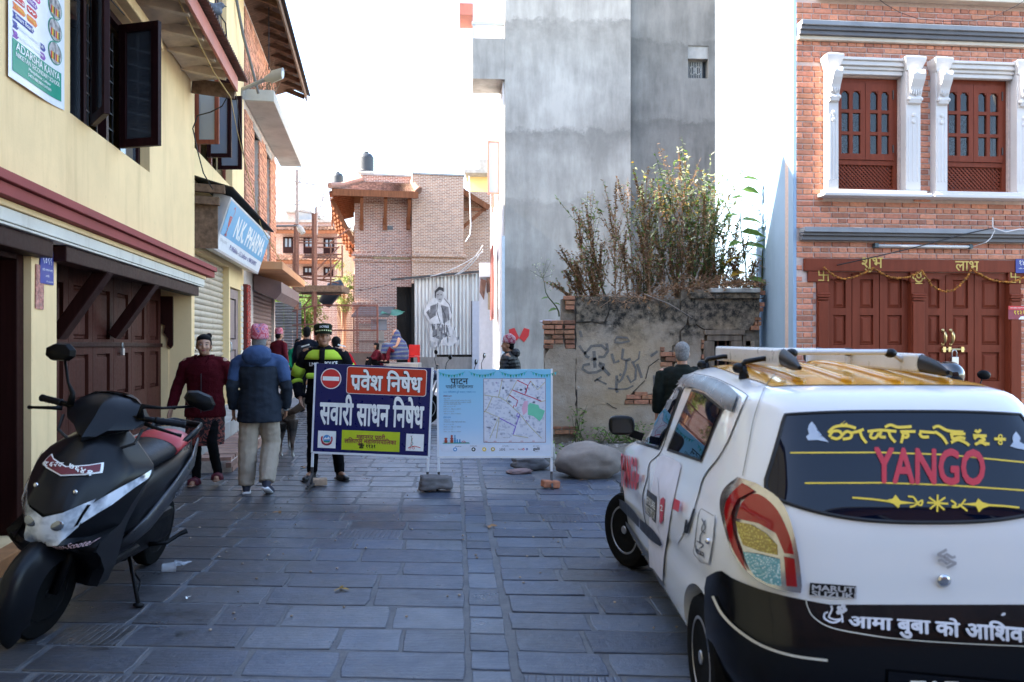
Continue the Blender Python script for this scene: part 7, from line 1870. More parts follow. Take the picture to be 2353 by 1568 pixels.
mb = MB(); mb.box(-.54,.54,-.3,2.7,.2,.7); obj('underbody', mb, GAP, car)
# wheels
RUB = M('tyre_rubber', (.006,.006,.006),.9,.3,30,.4,50,0,.1); RIM = plain('grey_rim', (.33,.33,.34),.4,.6)
def wheel(parent, loc, rz, R, W, s=-1, name='wheel', rimr=.62, spokes=8, rimm=None):
 """outer face towards s*x"""
 m4 = Matrix.Rotation(rad(90),4, 'Y'); mb = MB(); h = W / 2
 mb.lathe([(R * .62,-h * .85),(R * .80,-h),(R * .95,-h * .9),(R, -h * .6),(R, h * .6),(R * .95, h * .9),(R * .80, h),(R * .62, h * .85)],36, m4)
 t = obj(name, MB(), RUB, parent, loc=loc, rot=(0,0, rz)); ty = obj('tyre', mb, RUB, t, auto=40)
 mb = MB(); k = s * h
 mb.lathe([(R * .62,-h * .8),(R * .66, k * .86),(R * .60, k * .9),(R * .56, k * .62),(R * .40, k * .55),(R * .30, k * .78),(R * .12, k * .8),(R * .1, k * .92),(.001, k * .94)],30, m4)
 for i in range(spokes):
  a = 2 * PI * i / spokes; mb.m = 1; mb.lathe([(R * .045, k * .555),(R * .045, k * .62)],8, Matrix.Rotation(a, 4, 'X') @ Matrix.Translation((0,0, R * .48)) @ m4)
 obj('rim', mb, [rimm or RIM, GAP], t, auto=35)
 return t
wheel(car, (-.655,0,.268),0,.268,.15,-1); wheel(car, (.655,0,.268),0,.268,.15,1); wheel(car, (-.665,2.36,.268), rad(24),.268,.15,-1); wheel(car, (.665,2.36,.268), rad(24),.268,.15,1)
# rear bumper and black lower tailgate, wrapping round the corners
def O(s, z, off):
 w, r, f = cw(z), cr(z), cf(z); c, l = (r + f) / 2,(f - r) / 2; a = abs(s); g = 1 if s > 0 else -1
 if a <= 1: x = .93 * s; p = V(w * x, c - l * (1 - abs(x) ** CN) ** (1 / CN), z)
 else:
  y0 = -(1 - .93 ** CN) ** (1 / CN); y = y0 + (a - 1) / l; p = V(g * w * (1 - abs(y) ** CN) ** (1 / CN), c + l * y, z)
 return p + cnorm(p) * off
def bump_top(s):
 a = abs(s)
 return .655 + .10 * max(0, a - .55) ** 1.0 * 1.2 + (.0 if a < 1 else (a - 1) * .3)
SE = 1.17
mb = MB(); mb.grid(60,10, lambda u, v: O((u * 2 - 1) * SE, .19 + v * (bump_top((u * 2 - 1) * SE) - .19) - (max(0, abs(u * 2 - 1) * SE - 1.02) * v * .9),.016 if v < .99 else .004)); obj('rear_bumper', mb, CARB, car, smooth=True)
strip = lambda pts, w, kf, mat, nm, parent=None: strokes([pts], w, lambda x, y: kf(x, y) or V(0,0,.5), mat, parent or car, nm)
def fine(pts, n=6):
 out = []
 for i in range(len(pts) - 1):
  for k in range(n): out.append((lerp3(pts[i][0], pts[i + 1][0], k / n), lerp3(pts[i][1], pts[i + 1][1], k / n)))
 return out + [pts[-1]]
def curve(pts, n=6):
 out = []
 for i in range(len(pts) - 1):
  p0, p1, p2, p3 = pts[max(i - 1,0)], pts[i], pts[i + 1], pts[min(i + 2, len(pts) - 1)]
  for k in range(n):
   t = k / n; out.append(tuple(.5 * (2 * p1[j] + (p2[j] - p0[j]) * t + (2 * p0[j] - 5 * p1[j] + 4 * p2[j] - p3[j]) * t * t + (3 * p1[j] - p0[j] - 3 * p2[j] + p3[j]) * t ** 3) for j in (0,1)))
 return out + [pts[-1]]
WL = plain('white_pinstripe', (.62,.60,.52),.4)
strip(curve([(755,1120),(800,1210),(890,1300),(1010,1375),(1150,1420),(1315,1443)]),13, K10(.024), WL, 'pinstripe')
strip(curve([(1205,1125),(1215,1170),(1250,1235),(1330,1285),(1500,1315),(1800,1345),(2100,1362),(2352,1372)]),5, K10(.024), WL, 'pinstripe')
# rear window with its stickers
k0 = K10(.006)
zoneR = curve([(1000,545),(1010,430),(1040,300),(1075,215),(1105,180),(1160,155)],4) + curve([(1300,143),(1700,150),(2100,175),(2500,235),(2900,330)],5)[0:] + [(2980,420),(3000,640)] + curve([(2900,740),(2600,765),(2300,755),(2000,740),(1700,725),(1400,690),(1200,650),(1085,615),(1010,575)],4)
def rearfn(off):
 def f(x, z):
  z = min(max(z, .2),1.46); w, r, ff = cw(z), cr(z), cf(z); c, l = (r + ff) / 2,(ff - r) / 2; p = V(x, c - l * (1 - min(abs(x / w),.99) ** CN) ** (1 / CN), z); return p + cnorm(p) * off
 return f
A_ = k0(1090,610); Bm = k0(1850,735); Tm = k0(1850,158); Tl = k0(1120,175); Ls = k0(1005,540)
xl_ = abs(Ls.x); zb0 = Bm.z; zt0_ = Tm.z
def rw_(u, v, off=.006):
 a = abs(u); zb = zb0 + (A_.z - zb0) * a ** 2.6; zt = zt0_ - (zt0_ - Tl.z) * a ** 3; z = zb + (zt - zb) * v
 hw = lerp3(xl_, abs(Tl.x) * 1.02, min(1, max(0,(z - Ls.z) / (Tl.z - Ls.z)))) * (1 - .03 * (1 - min(1, v * 6)) ** 2 - .04 * max(0, v - .9) * 10 * max(0, v - .9))
 return rearfn(off)(u * hw, z)
mb = MB(); mb.grid(36,14, lambda u, v: rw_(u * 2 - 1, v)); rwin = obj('rear_window', mb, CGL, car, smooth=True)
mb = MB(); n_ = 36
ed = [rw_(-1 + 2 * i / n_, 0,.004) for i in range(n_ + 1)] + [rw_(1, j / 10,.004) for j in range(1,11)] + [rw_(1 - 2 * i / n_, 1,.004) for i in range(1, n_ + 1)] + [rw_(-1,1 - j / 10,.004) for j in range(1,10)]
mb.tube(ed, .008,5, closed=True); obj('window_seal', mb, GAP, rwin, smooth=True)
REDD = plain('red_decal', (.55,.02,.035),.35); YELD = plain('yellow_decal', (.80,.56,.03),.4); PALED = plain('pale_decal', (.42,.48,.58),.4)
k1 = K10(.008); k2 = K10(.0095)
def kbox(x0, y0, x1, y1, kf=None): return lambda u, v: (kf or k2)(x0 + u * (x1 - x0), y1 - v * (y1 - y0)) or V(0,0,.5)
def ktext(s, x0, y0, x1, y1, mat, off=.012, bold=.0, slope=0.0, parent=None, nm='lettering', shear=0, kk=K10):
 kf = kk(off); return text(s, lambda u, v: kf(x0 + u * (x1 - x0), y1 - v * (y1 - y0) + slope * u * (x1 - x0)) or V(0,0,.5), mat, parent or car, .5,.5,1,1, bold, name=nm, shear=shear)
for y0, y1, xs in ((370,422,1130),(528,568,1205)): strip(fine([(xs, y0 + 2),(1600, y0),(1950, y0 + 12),(2352, y1)],5),8, k1, YELD, 'sticker_line', rwin)
ktext('YANGO', 1563,340,2143,532, REDD, .009,.03,.025, rwin)
# ornamental script
def orn(lines, w, mat, kf, nm): strokes([(curve(l, 4), w) for l in lines], w, lambda x, y: kf(x, y) or V(0,0,.5), mat, rwin, nm)
orn([[(1325,268),(1360,238),(1420,232),(1470,245)],[(1330,290),(1350,262),(1385,262),(1395,285),(1370,300),(1340,292)],[(1395,285),(1420,262),(1445,272),(1440,295),(1400,302)],[(1440,270),(1480,262),(1510,250)],[(1490,255),(1500,290),(1525,322)],[(1390,222),(1405,232),(1425,222)],[(1405,212),(1407,214)],
  [(1530,262),(1600,255),(1680,262)],[(1555,262),(1545,290),(1570,296),(1590,270)],[(1600,262),(1595,288),(1625,292)],[(1640,262),(1650,290),(1675,318)],[(1620,240),(1650,228),(1690,240),(1760,236)],
  [(1700,262),(1780,262)],[(1705,268),(1740,275),(1735,292),(1705,290)],[(1720,262),(1705,322)],[(1800,262),(1880,268)],[(1800,270),(1815,290),(1850,290)],[(1880,262),(1920,290),(1945,328)],[(1870,245),(1900,235),(1950,258),(2030,265)],
  [(1960,275),(2040,275)],[(1970,278),(1975,300),(2010,292),(2040,300)],[(1965,320),(2000,305),(2040,320),(2060,335)],[(2080,282),(2150,285)],[(2085,300),(2110,285),(2140,305),(2110,315),(2165,328)],[(2090,330),(2120,318),(2150,332)],[(2090,255),(2105,265),(2120,252)],[(2190,300),(2250,303)]],15, YELD, k2, 'script_sticker')
for cx, cy in ((2222,288),(2222,320)): orn([arc(cx, cy, 9,0,360,8)],7, YELD, k2, 'script_sticker')
# arrow ornament
orn([[(1450,606),(1560,615),(1640,626)],[(1740,600),(1770,605),(1790,632),(1815,620),(1810,645),(1790,640)],[(1750,655),(1775,648),(1790,632)],[(1840,632),(1880,634),(1950,638)],[(1895,590),(1893,680)],[(1850,605),(1890,634),(1930,670)],[(1935,605),(1893,634),(1855,665)],[(1965,620),(1990,640),(1970,655),(2010,650),(2040,615)],[(2005,640),(2050,675)],[(2160,645),(2240,650),(2320,658)]],10, YELD, k2, 'ornament_sticker')
for pl in ([(1610,622),(1660,612),(1675,590),(1700,622),(1790,636),(1700,640),(1690,662),(1665,638)],[(2180,645),(2130,662),(2110,682),(2095,650),(2010,640),(2095,632),(2105,610),(2130,630)]): cpatch('ornament_sticker', pl, k2, YELD, rwin, 1)
for pl in ([(1225,228),(1240,210),(1256,228),(1268,250),(1260,276),(1300,290),(1328,318),(1270,306),(1222,308),(1210,290),(1225,276),(1220,250)],[(2290,278),(2303,262),(2316,278),(2326,296),(2320,315),(2350,330),(2350,358),(2300,348),(2272,338),(2288,318),(2284,296)]): cpatch('figure_sticker', pl, k2, PALED, rwin, 1)
# tailgate lettering, badge and lock
ktext('MARUTI', 1240,1054,1472,1084, plain('badge_silver', (.5,.5,.52),.3),.010,.03,.06, nm='badge_letters'); ktext('SUZUKI', 1238,1086,1470,1116, plain('badge_silver', (.5,.5,.52),.3),.010,.03,.06, nm='badge_letters')
cpatch('badge_plate', [(1232,1046),(1474,1064),(1470,1128),(1229,1110)], K10(.005), CPL, None, 2)
kb = K10(.014)
DEVW0 = plain('emblem_silver', (.42,.42,.44),.3,.3)
for l in ([(1986,908),(1968,914),(1940,896),(1918,905),(1940,926),(1990,944)],[(1894,930),(1914,926),(1942,946),(1964,936),(1942,916),(1890,897)],[(1940,872),(1892,898)],[(1940,968),(1990,942)]): strip(l, 14, K10(.012), DEVW0, 'emblem')
p = K10(.004)(1927,1033); mb = MB(); mb.lathe([(.022,0),(.024,.008),(.014,.014),(.001,.012)],16, Matrix.Translation(p) @ Matrix.Rotation(rad(92),4, 'X')); obj('lock', mb, CHROME, car, smooth=True)
DEVW = plain('silver_decal', (.62,.62,.66),.4)
ktext('आमा बुबा को आिशर्वाद'.replace('र्', ''),1420,1195,2420,1310, DEVW, .028,.035,.075)
strip(curve([(2215,1216),(2220,1205),(2232,1207)],4),14, K10(.028), DEVW, 'lettering')
orn2 = lambda ls, w: strokes([(curve(l, 4), w) for l in ls], w, lambda x, y: K10(.028)(x, y) or V(0,0,.5), DEVW, car, 'flower_decal')
orn2([[(1390,1262),(1385,1210),(1365,1180)],[(1385,1240),(1350,1245),(1320,1225),(1335,1180),(1330,1160)],[(1380,1250),(1340,1262),(1300,1240),(1297,1205),(1315,1195)]],10)
for c in ((1372,1172),(1392,1162),(1388,1190),(1368,1196),(1400,1182)): cpatch('flower_decal', arc(*c, 13,0,315,7), K10(.028), DEVW, None, 0)
cpatch('licence_plate', [(1625,1495),(2353,1560),(2353,1640),(1622,1600)], K10(.028), CARB, None, 2); ktext('बा ९ ज', 1735,1536,1985,1600, WHITEP, .032,.03,.02)
# tail lamp
LR = NT('lamp_red'); LR.set((.30,.004,.006),.12, spec=.7, coat=.5); LR = LR.m; LRD = plain('lamp_dark_red', (.13,.004,.006),.12)
def faceted(name, c1, c2):
 s = NT(name); v = s.n('ShaderNodeTexVoronoi', i_Vector=s.P(), i_Scale=130.0).outputs['Distance']; s.set(s.ramp(v, [(.1, c2),(.5, c1)]),.06, spec=1, coat=1); s.bump(v, .4,.006); return s.m
LYE = faceted('lamp_amber', (.30,.20,.012),(.75,.62,.10)); LCL = faceted('lamp_clear', (.10,.34,.38),(.75,.92,.92))
tl = curve([(870,500),(800,560),(778,640),(800,760),(850,900),(920,990),(1000,1050),(1090,1085),(1182,1097)],4) + curve([(1188,1060),(1170,900),(1130,720),(1070,610),(960,530)],4)
lamp = cpatch('tail_lamp', tl, K10(.014), CHROME, None, 3, True)
for nm, pl, m in (('red_lens', curve([(905,535),(840,600),(815,690),(850,860),(915,975)],4) + [(925,985),(860,800),(848,690),(880,620),(960,575)], LR),('stop_lens', curve([(875,715),(900,640),(950,595),(1000,605),(1070,680),(1125,800),(1145,895)],4) + [(1100,890),(1060,790),(980,740)], LR),('amber_lens', [(872,735),(940,745),(1010,790),(1065,850),(1068,900),(985,882),(905,850),(882,790)], LYE),('reverse_lens', [(905,885),(985,898),(1078,922),(1085,1058),(1020,1045),(960,1010),(920,940)], LCL),('fog_lens', [(1098,908),(1148,920),(1162,1062),(1110,1058)], LR)): cpatch(nm, pl, K10(.024), m, lamp, 2, True)
# doors, windows and gaps on the near side
k3 = K3(.004)
wR = [(1318,800),(1415,832),(1568,952),(1500,1110),(1395,1375),(1120,1282),(1200,1080)]
wF = [(1238,782),(1170,782),(1085,810),(1000,900),(930,1010),(872,1195),(880,1225),(1060,1278),(1140,1100),(1245,800)]
dR = [(1330,690),(1480,720),(1640,790),(1745,850),(1700,960),(1600,1200),(1520,1340),(1440,1440),(1395,1520),(1360,1640),(1310,1800),(1240,1950),(1200,2010),(1120,1960),(980,1700),(985,1380),(1075,1290),(1250,800)]
dF = [(1240,775),(1330,685),(1240,805),(1070,1290),(982,1380),(975,1690),(880,1560),(760,1300),(880,1225),(870,1195),(1000,895),(1100,800)]
door_r = cpatch('rear_door', dR, k3, CARW, None, 3); door_f = cpatch('front_door', [(1325,690),(1244,800),(1072,1288),(982,1378),(970,1690),(790,1470),(765,1300),(870,1225),(870,1180),(1000,900),(1100,800),(1200,735)], k3, CARW, None, 3)
for pl, d in ((wR, door_r),(wF, door_f)):
 cpatch('window_surround', pl, K3(.008), CPL, d, 3); c = (sum(p[0] for p in pl) / len(pl), sum(p[1] for p in pl) / len(pl)); cpatch('door_glass', [(c[0] + (p[0] - c[0]) * .90, c[1] + (p[1] - c[1]) * .93) for p in pl], K3(.012), CGL, d, 3)
vis = K3(.018)
cpatch('window_visor', curve([(1262,760),(1330,705),(1480,730),(1620,795),(1692,855)],4) + [(1650,985),(1592,960),(1560,930),(1440,830),(1330,790),(1256,785)], vis, GREYPL, door_r, 3)
cpatch('window_visor', curve([(1325,690),(1200,720),(1100,785),(1000,890),(895,1060)],4) + [(915,1050),(1010,905),(1110,800),(1240,765)], vis, GREYPL, door_f, 3)
strip(curve([(1330,682),(1480,712),(1640,785),(1750,850),(1745,880),(1700,965),(1600,1205),(1520,1345),(1440,1440),(1395,1525),(1365,1640),(1315,1800),(1245,1940)],5),4.5, K3(.006), GAP, 'door_gap')
strip(curve([(1330,690),(1250,800),(1160,1040),(1072,1290),(985,1380),(965,1500),(930,1640),(945,1800),(985,1950)],5),6, K3(.006), GAP, 'door_gap')
strip(curve([(2020,620),(1900,760),(1850,880),(1800,1040),(1760,1250),(1715,1480)],5),5, K3(.006), GREYPL, 'tailgate_gap')
strip(curve([(775,1300),(760,1400),(745,1560)],4),6, K3(.006), GAP, 'door_gap')
# side stickers
ktext('YANGO', 760,1300,895,1560, REDD, .010,.05,.28, door_f, kk=K3)
cpatch('poster_sticker', rrect(0,1,0,1,.12) and [(445,395),(480,383),(560,420),(570,440),(525,640),(480,920),(470,1080),(405,990),(400,880),(405,600)], K10(.010), plain('sticker_white', (.70,.70,.80),.4), door_r, 3)
cpatch('sticker_box', [(395,560),(446,600),(440,735),(385,680)], K10(.013), plain('sticker_grey', (.03,.03,.035),.4), door_r, 1)
for i, s_ in enumerate(('AFFORDABLE', 'RIDES EVERY DAY')): ktext(s_, 392,590 + i * 48,441,632 + i * 48, WHITEP, .016,.02,.8, door_r)
cpatch('sticker_pill', [(465,612),(480,602),(490,615),(478,725),(465,738),(458,722)], K10(.013), REDD, door_r, 1); ktext('2', 467,640,482,672, WHITEP, .016,.02,.2, door_r)
strip(curve([(447,500),(455,560),(460,700),(452,760),(466,800)],4),3, K10(.013), plain('sticker_line', (.5,.5,.55)), 'sticker_line', door_r)
# rubbing strips, dark lower band and red sill
cpatch('rubbing_strip', curve([(232,600),(280,625),(330,675),(358,715)],3) + [(358,760),(320,720),(260,660),(235,628)], K10(.02), CPL, door_f, 2)
cpatch('rubbing_strip', curve([(362,715),(420,760),(465,815),(482,850)],3) + [(470,860),(420,825),(362,765)], K10(.02), CPL, door_r, 2)
cpatch('side_band', [(245,700),(290,740),(358,850),(400,900),(470,1050),(500,1130),(530,1230),(505,1200),(420,1040),(340,900),(260,770)], K10(.008), M('band_grey', (.055,.06,.07),.4,.5,30), None, 2)
for i, ch_ in enumerate('SUZUKI'): ktext(ch_, 276 + i * 21,770 + i * 36,298 + i * 21,820 + i * 36, WHITEP, .013,.03,1.4)
strip(curve([(255,785),(340,915),(420,1060),(500,1215),(536,1285)],5),10, K10(.014), plain('red_sill', (.45,.03,.05),.4), 'sill_line')
# handles, fuel flap, side lamp
for pl, d in (([(345,475),(362,485),(356,525),(338,515)], door_f),([(548,612),(580,630),(572,682),(540,665)], door_r)): cpatch('door_handle', pl, K10(.022), REDD, d, 1)
strip([(640,665),(600,790),(590,785),(600,720)],12, K10(.01), CPL, 'door_edge_guard')
ff_ = cpatch('fuel_flap', [(680,665),(738,700),(748,720),(715,950),(640,900),(640,850),(660,690)], K10(.007), CARW, None, 2)
strip(curve([(680,665),(738,700),(748,720),(715,950),(640,900),(642,850),(662,690),(680,665)],2),3, K10(.009), GREYPL, 'flap_gap', ff_)
p = K10(.01)(716,832); mb = MB(); mb.ball(p, .013); obj('flap_lock', mb, CHROME, ff_, smooth=True)
strokes([(curve(l, 4),5) for l in ([(680,715),(700,760),(675,800),(672,845)],[(700,725),(680,770),(700,790)],[(650,850),(655,890),(690,905)],[(655,830),(690,850),(668,870)])],5, K10(.011), GREYPL, ff_, 'flap_sticker'); ktext('PETROL', 655,868,697,892, GREYPL, .011,.03,.6, ff_)
cpatch('side_repeater', [(224,412),(234,405),(238,430),(228,445)], K10(.01), plain('repeater_orange', (.5,.08,.03),.2), None, 1)
# mirror
mc = LC(V((1428 - CX) * 4.85 / FPX, 4.85, EYE - (977 - CY) * 4.85 / FPX) - V(CARX, CARY, 0))
mi = obj('door_mirror', MB(), CPL, car, loc=mc); mb = MB(); mb.rings([[V(.078 * r * math.copysign(abs(math.cos(a)) ** .6, math.cos(a)), y, .062 * r * math.copysign(abs(math.sin(a)) ** .6, math.sin(a))) for a in [2 * PI * i / 20 for i in range(20)]] for r, y in ((.86,-.03),(1,-.02),(.95,.04),(.6,.08),(.2,.09))]); obj('housing', mb, CPL, mi, smooth=True)
mb = MB(); mb.grid(1,1, lambda u, v: (-.06 + u * .12,-.033,-.045 + v * .09)); obj('mirror_glass', mb, plain('mirror_dark', (.02,.022,.025),.05), mi); mb = MB(); mb.bar((.05,.02,-.05),(.13,.03,-.08),.04,.05); obj('mirror_stalk', mb, CPL, mi)
# yellow roof, rack
def roofz(x, y):
 p = hit(V(x, y, 2), V(0,0,-1),.3,1.5); return (p.z if p else 1.3)
mb = MB(); mb.grid(16,16, lambda u, v: V(-.44 + .88 * u, -.03 + 1.25 * v, roofz(-.44 + .88 * u, -.03 + 1.25 * v) + .004)); obj('roof_panel', mb, YROOF, car, smooth=True)
for x in (-.3,-.1,.1,.3): mb = MB(); mb.tube([V(x, .02 + .07 * i, roofz(x, .02 + .07 * i) + .006) for i in range(16)],(.02),6); obj('roof_rib', mb, YROOF, car, smooth=True)
SILV = plain('rack_silver', (.66,.67,.70),.3,.15)
rk = thing('roof_rack', 'silver and black roof rack carried on the white taxi', 'roof rack', (CARX, CARY, 0)); rk.scale = (CS * XW, CS, CS)
def W_(px, py, Y): return LC(at(px, py, Y) - V(CARX, CARY, 0))
for a, b, c, d in ((W_(1652,812,4.5), W_(1800,822,3.42), W_(1822,835,3.30), W_(1838,846,3.2)),(W_(1858,818,4.5), W_(2118,835,3.42), W_(2150,845,3.30), W_(2178,856,3.2))):
 rl = obj('side_rail', MB(), SILV, rk); mb = MB(); mb.tube([a, b],[(.019,.046),(.019,.048)],12); mb = MB().bar(a, b, .042,.085); obj('rail_tube', mb, SILV, rl, bevel=.012)
 mb = MB(); mb.tube([b - (c - b) * .01, c, d],[(.020,.042),(.020,.032),(.008,.010)],12); mb.tube([a + (a - b) * .03, a + (b - a) * .01],[(.016,.038),(.022,.045)],12); obj('end_cap', mb, CPL, rl, auto=60)
za_ = W_(1652,812,4.5).z
for y in (.28,.75,1.15):
 x0, x1 = W_(1750,0,3.8).x, W_(2010,0,3.8).x; mb = MB(); mb.tube([(x0 - .02, y, za_ - .03),(x0 + .05, y, za_ + .02),(x1 - .05, y, za_ + .02),(x1 + .02, y, za_ - .03)],.013,8); obj('cross_bar', mb, SILV, rk, smooth=True)
 for x in (x0, x1): mb = MB(); mb.ball((x + (.05 if x == x0 else -.05), y, za_ + .015),.03,.025,.022,8,6); obj('bar_joint', mb, CPL, rk, smooth=True)
for px, py, Y in ((1618,838,4.25),(1702,846,3.6)):
 a = W_(px, py, Y); mb = MB(); mb.tube([a, a + V(.02,0,.03), a + V(.10,0,.045), a + V(.2,0,.04)],.013,8); mb.ball(a - V(.012,0,0),.026); mb.tube([a + V(.01,0,.01), a + V(.015,0,-.05)],[.016,.025],8); obj('clamp', mb, CPL, rk, smooth=True)
# ------------------------------------------------------------------ barrier boards
def ra(prefix, bold):
 v, f = glyphs(prefix, bold); X = max(p[0] for p in v) - .03
 return ([(X - .155,.20),(X - .155,.28),(X - .36,.06),(X - .30,.0)],[[0,1,2,3]])
FRW = plain('white_tube', (.70,.71,.74),.4); FRB = M('bare_steel_leg', (.06,.055,.055),.6,.4,20, metal=.4)
def board(name, label, px, py, Y, w, h, roll, face, dy=0):
 p = at(px, py, Y); t = thing(name, label, 'sign', p, 0, None, (rad(dy), rad(roll),0))
 mb = MB(); mb.box(-w / 2, w / 2,-.012,.012,-h / 2, h / 2); obj('panel', mb, face, t, bevel=.002)
 mb = MB()
 for a in (-w / 2 - .008, w / 2 - .012): mb.box(a, a + .02,-.0135,.0135,-h / 2 - .008, h / 2 + .004)
 mb.box(-w / 2 + .0125, w / 2 - .0125,-.0136,.0136,-h / 2 - .016,-h / 2 + .006); obj('frame', mb, FRW, t)
 gz_ = -(p.z) + .0
 for s in (-1,1):
  x = s * (w / 2 - .008); mb = MB(); mb.bar((x, .0,-h / 2 - .017),(x, 0,-h / 2 - .16),.024,.024); obj('leg', mb, FRW, t)
  mb = MB(); mb.bar((x, 0,-h / 2 - .161),(x, 0, gz_ + .02),.024,.024); mb.bar((x, -.20, gz_ + .012),(x, .20, gz_ + .012),.024,.024); mb.bar((x, -.16, gz_ + .025),(x, 0, gz_ + .14),.02,.02); obj('leg_foot', mb, FRB, t)
 return t
NAVYB = plain('navy_board', (.004,.007,.085),.3)
bw, bh, BY = 1.235,.934,8.4
b1 = board('no_entry_board', 'navy blue no-entry sign board with white lettering, left of the two boards', 855.6,942, BY, bw, bh, 2.34, NAVYB)
bs = FPX / BY; ct, st_ = math.cos(rad(2.34)), math.sin(rad(2.34))
def B1(x, y):
 px, py = 574.4 + .2931 * x - 855.6,942 - (689.3 + .2931 * y); px /= bs; py /= bs
 return (px * ct - py * st_, px * st_ + py * ct)
def btext(s, x0, y0, x1, y1, m, o, bold=0, extra=None, parent=b1, B=B1):
 a = B(x0, y1); c = B(x1, y0); return text(s, flat(o), m, parent, (a[0] + c[0]) / 2,(a[1] + c[1]) / 2, c[1] - a[1], c[0] - a[0], bold, extra=extra)
c = B1(638,617)
for r, m, o in ((81, WHITEP, -.0140),(74, REDP, -.0155)): patch(arc(*c, r * .2931 / bs, 0,350,35), flat(o), m, b1, 'no_entry_disc')
patch([(c[0] - .087, c[1] - .022),(c[0] + .087, c[1] - .022),(c[0] + .087, c[1] + .022),(c[0] - .087, c[1] + .022)], flat(-.017), WHITEP, b1, 'no_entry_bar')
a, d = B1(755,733), B1(1390,545)
ORD = plain('board_red', (.52,.035,.012),.35)
patch(rrect(a[0], d[0], a[1] - .0, d[1],.03), flat(-.0140), WHITEP, b1, 'red_panel_rim'); patch(rrect(a[0] + .006, d[0] - .006, a[1] + .006, d[1] - .006,.026), flat(-.0155), ORD, b1, 'red_panel')
s1 = 'पवेश िनषेध'
for o, bd, m in ((-.0165,.06, BLACKP),(-.018,.028, WHITEP)): btext(s1,790 - bd * 60,562,1355,705, m, o, bd, [ra('प', bd)])
s2 = 'सवारी साधन िनषेध'
btext(s2,545,765,1372,978, WHITEP, -.0145,.03)
for x0, x1, y0, y1 in ((532,678,1029,1157),(1222,1366,1053,1181)): a, d = B1(x0, y1), B1(x1, y0); patch([(a[0], a[1]),(d[0], a[1]),(d[0], d[1]),(a[0], d[1])], flat(-.0140), WHITEP, b1, 'emblem_panel')
LIME = plain('lime_panel', (.48,.56,.02),.4)
a, d = B1(718,1173), B1(1178,1037); patch([(a[0], a[1]),(d[0], a[1]),(d[0], d[1]),(a[0], d[1])], flat(-.0140), LIME, b1, 'lime_panel')
MRP = plain('maroon_print', (.25,.03,.05),.45)
btext('महानगर पहरी', 835,1053,1063,1095, MRP, -.0155,.02,[ra('महानगर प', .02)]); btext('ललितपुर महानगरपालिका'.replace('लित', 'िलत').replace('लिका', 'िलका'),742,1090,1150,1132, MRP, -.0155,.02); btext('☎ ११३१', 852,1127,986,1162, BLACKP, -.0155,.03)
c = B1(605,1090); r = .055
strokes([(arc(*c, r, 150,390,16),.016)],.016, flat(-.0155), plain('crimson', (.45,.03,.06)), b1, 'emblem_wreath'); patch(arc(c[0], c[1] + .005,.04,0,340,17), flat(-.0155), plain('emblem_blue', (.08,.28,.6)), b1, 'emblem_disc')
patch([(c[0] - .035, c[1] - .005),(c[0] - .015, c[1] + .02),(c[0], c[1] + .008),(c[0] + .02, c[1] + .03),(c[0] + .035, c[1])], flat(-.017), WHITEP, b1, 'emblem_peak'); patch([(c[0] - .04, c[1] - .02),(c[0] + .04, c[1] - .02),(c[0] + .025, c[1] - .035),(c[0] - .025, c[1] - .035)], flat(-.0165), GREENP, b1, 'emblem_hill')
strokes([(arc(c[0], c[1],.062,215,325,8),.012)],.01, flat(-.0165), MRP, b1, 'emblem_ribbon')
S = lambda *q: [B1(*p) for p in q]
strokes([(S((1268,1065),(1266,1100),(1280,1125),(1256,1150)),.006)],.006, flat(-.0155), GREENP, b1, 'logo_line'); strokes([(S((1258,1068),(1275,1064)),.004),(S((1240,1160),(1290,1145),(1338,1158)),.007),(S((1275,1080),(1270,1110),(1262,1130),(1280,1150)),.005),(arc(*B1(1256,1160),.012,0,360,10),.004),(arc(*B1(1284,1160),.012,0,360,10),.004)],.006, flat(-.0155), REDP, b1, 'logo_line')
# map board
SKYB = NT('map_board_print'); tco = SKYB.n('ShaderNodeTexCoord').outputs['Object']; zc = SKYB.n('ShaderNodeSeparateXYZ', i_0=tco).outputs[2]; SKYB.set(SKYB.ramp(SKYB.math('MULTIPLY_ADD', zc, 1.0,.5),[(.1,(.66,.72,.82)),(.35,(.40,.60,.80)),(.9,(.22,.52,.72))]),.35); SKYB = SKYB.m
MY = 8.5; b2 = board('map_board', 'pale blue street-map board with green bunting, right of the two boards', 1137.3,949, MY, 1.219,.93,-.2, SKYB)
ms_ = FPX / MY
def B2(x, y): return ((574.4 + .2931 * x - 1137.3) / ms_, (949 - (689.3 + .2931 * y)) / ms_)
mt = lambda s, x0, y0, x1, y1, m, bold=.0, extra=None: btext(s, x0, y0, x1, y1, m, -.0145, bold, extra, b2, B2)
TEAL = plain('bunting_teal', (.03,.42,.50)); BGREEN = plain('bunting_green', (.02,.26,.16))
for k in range(4):
 x0, x1 = 1475 + k * 242,1475 + k * 242 + 215; P = [(lerp3(x0, x1, i / 10),562 + 26 * math.sin(PI * i / 10)) for i in range(11)]
 strokes([([B2(*p) for p in P],.003)],.003, flat(-.0142), GREENP, b2, 'bunting_string')
 for i in range(9): x, y = P[i + 1]; patch([B2(x - 9, y), B2(x + 9, y), B2(x, y + 24)][::-1], flat(-.0146),(TEAL, BGREEN)[i % 2], b2, 'bunting_flag')
mt('पाटन', 1575,615,1712,660, BLACKP, .01); mt('पाईलै पाईलामा', 1536,660,1752,694, BLACKP); BLP = plain('map_blue_print', (.03,.25,.5)); mt('परीकषण हुने सथान र समय', 1555,710,1738,732, BLP);
strokes([(S2,.004) for S2 in ([B2(1518,721), B2(1548,721)],[B2(1744,721), B2(1772,721)])],.004, flat(-.0142), BLP, b2, 'rule')
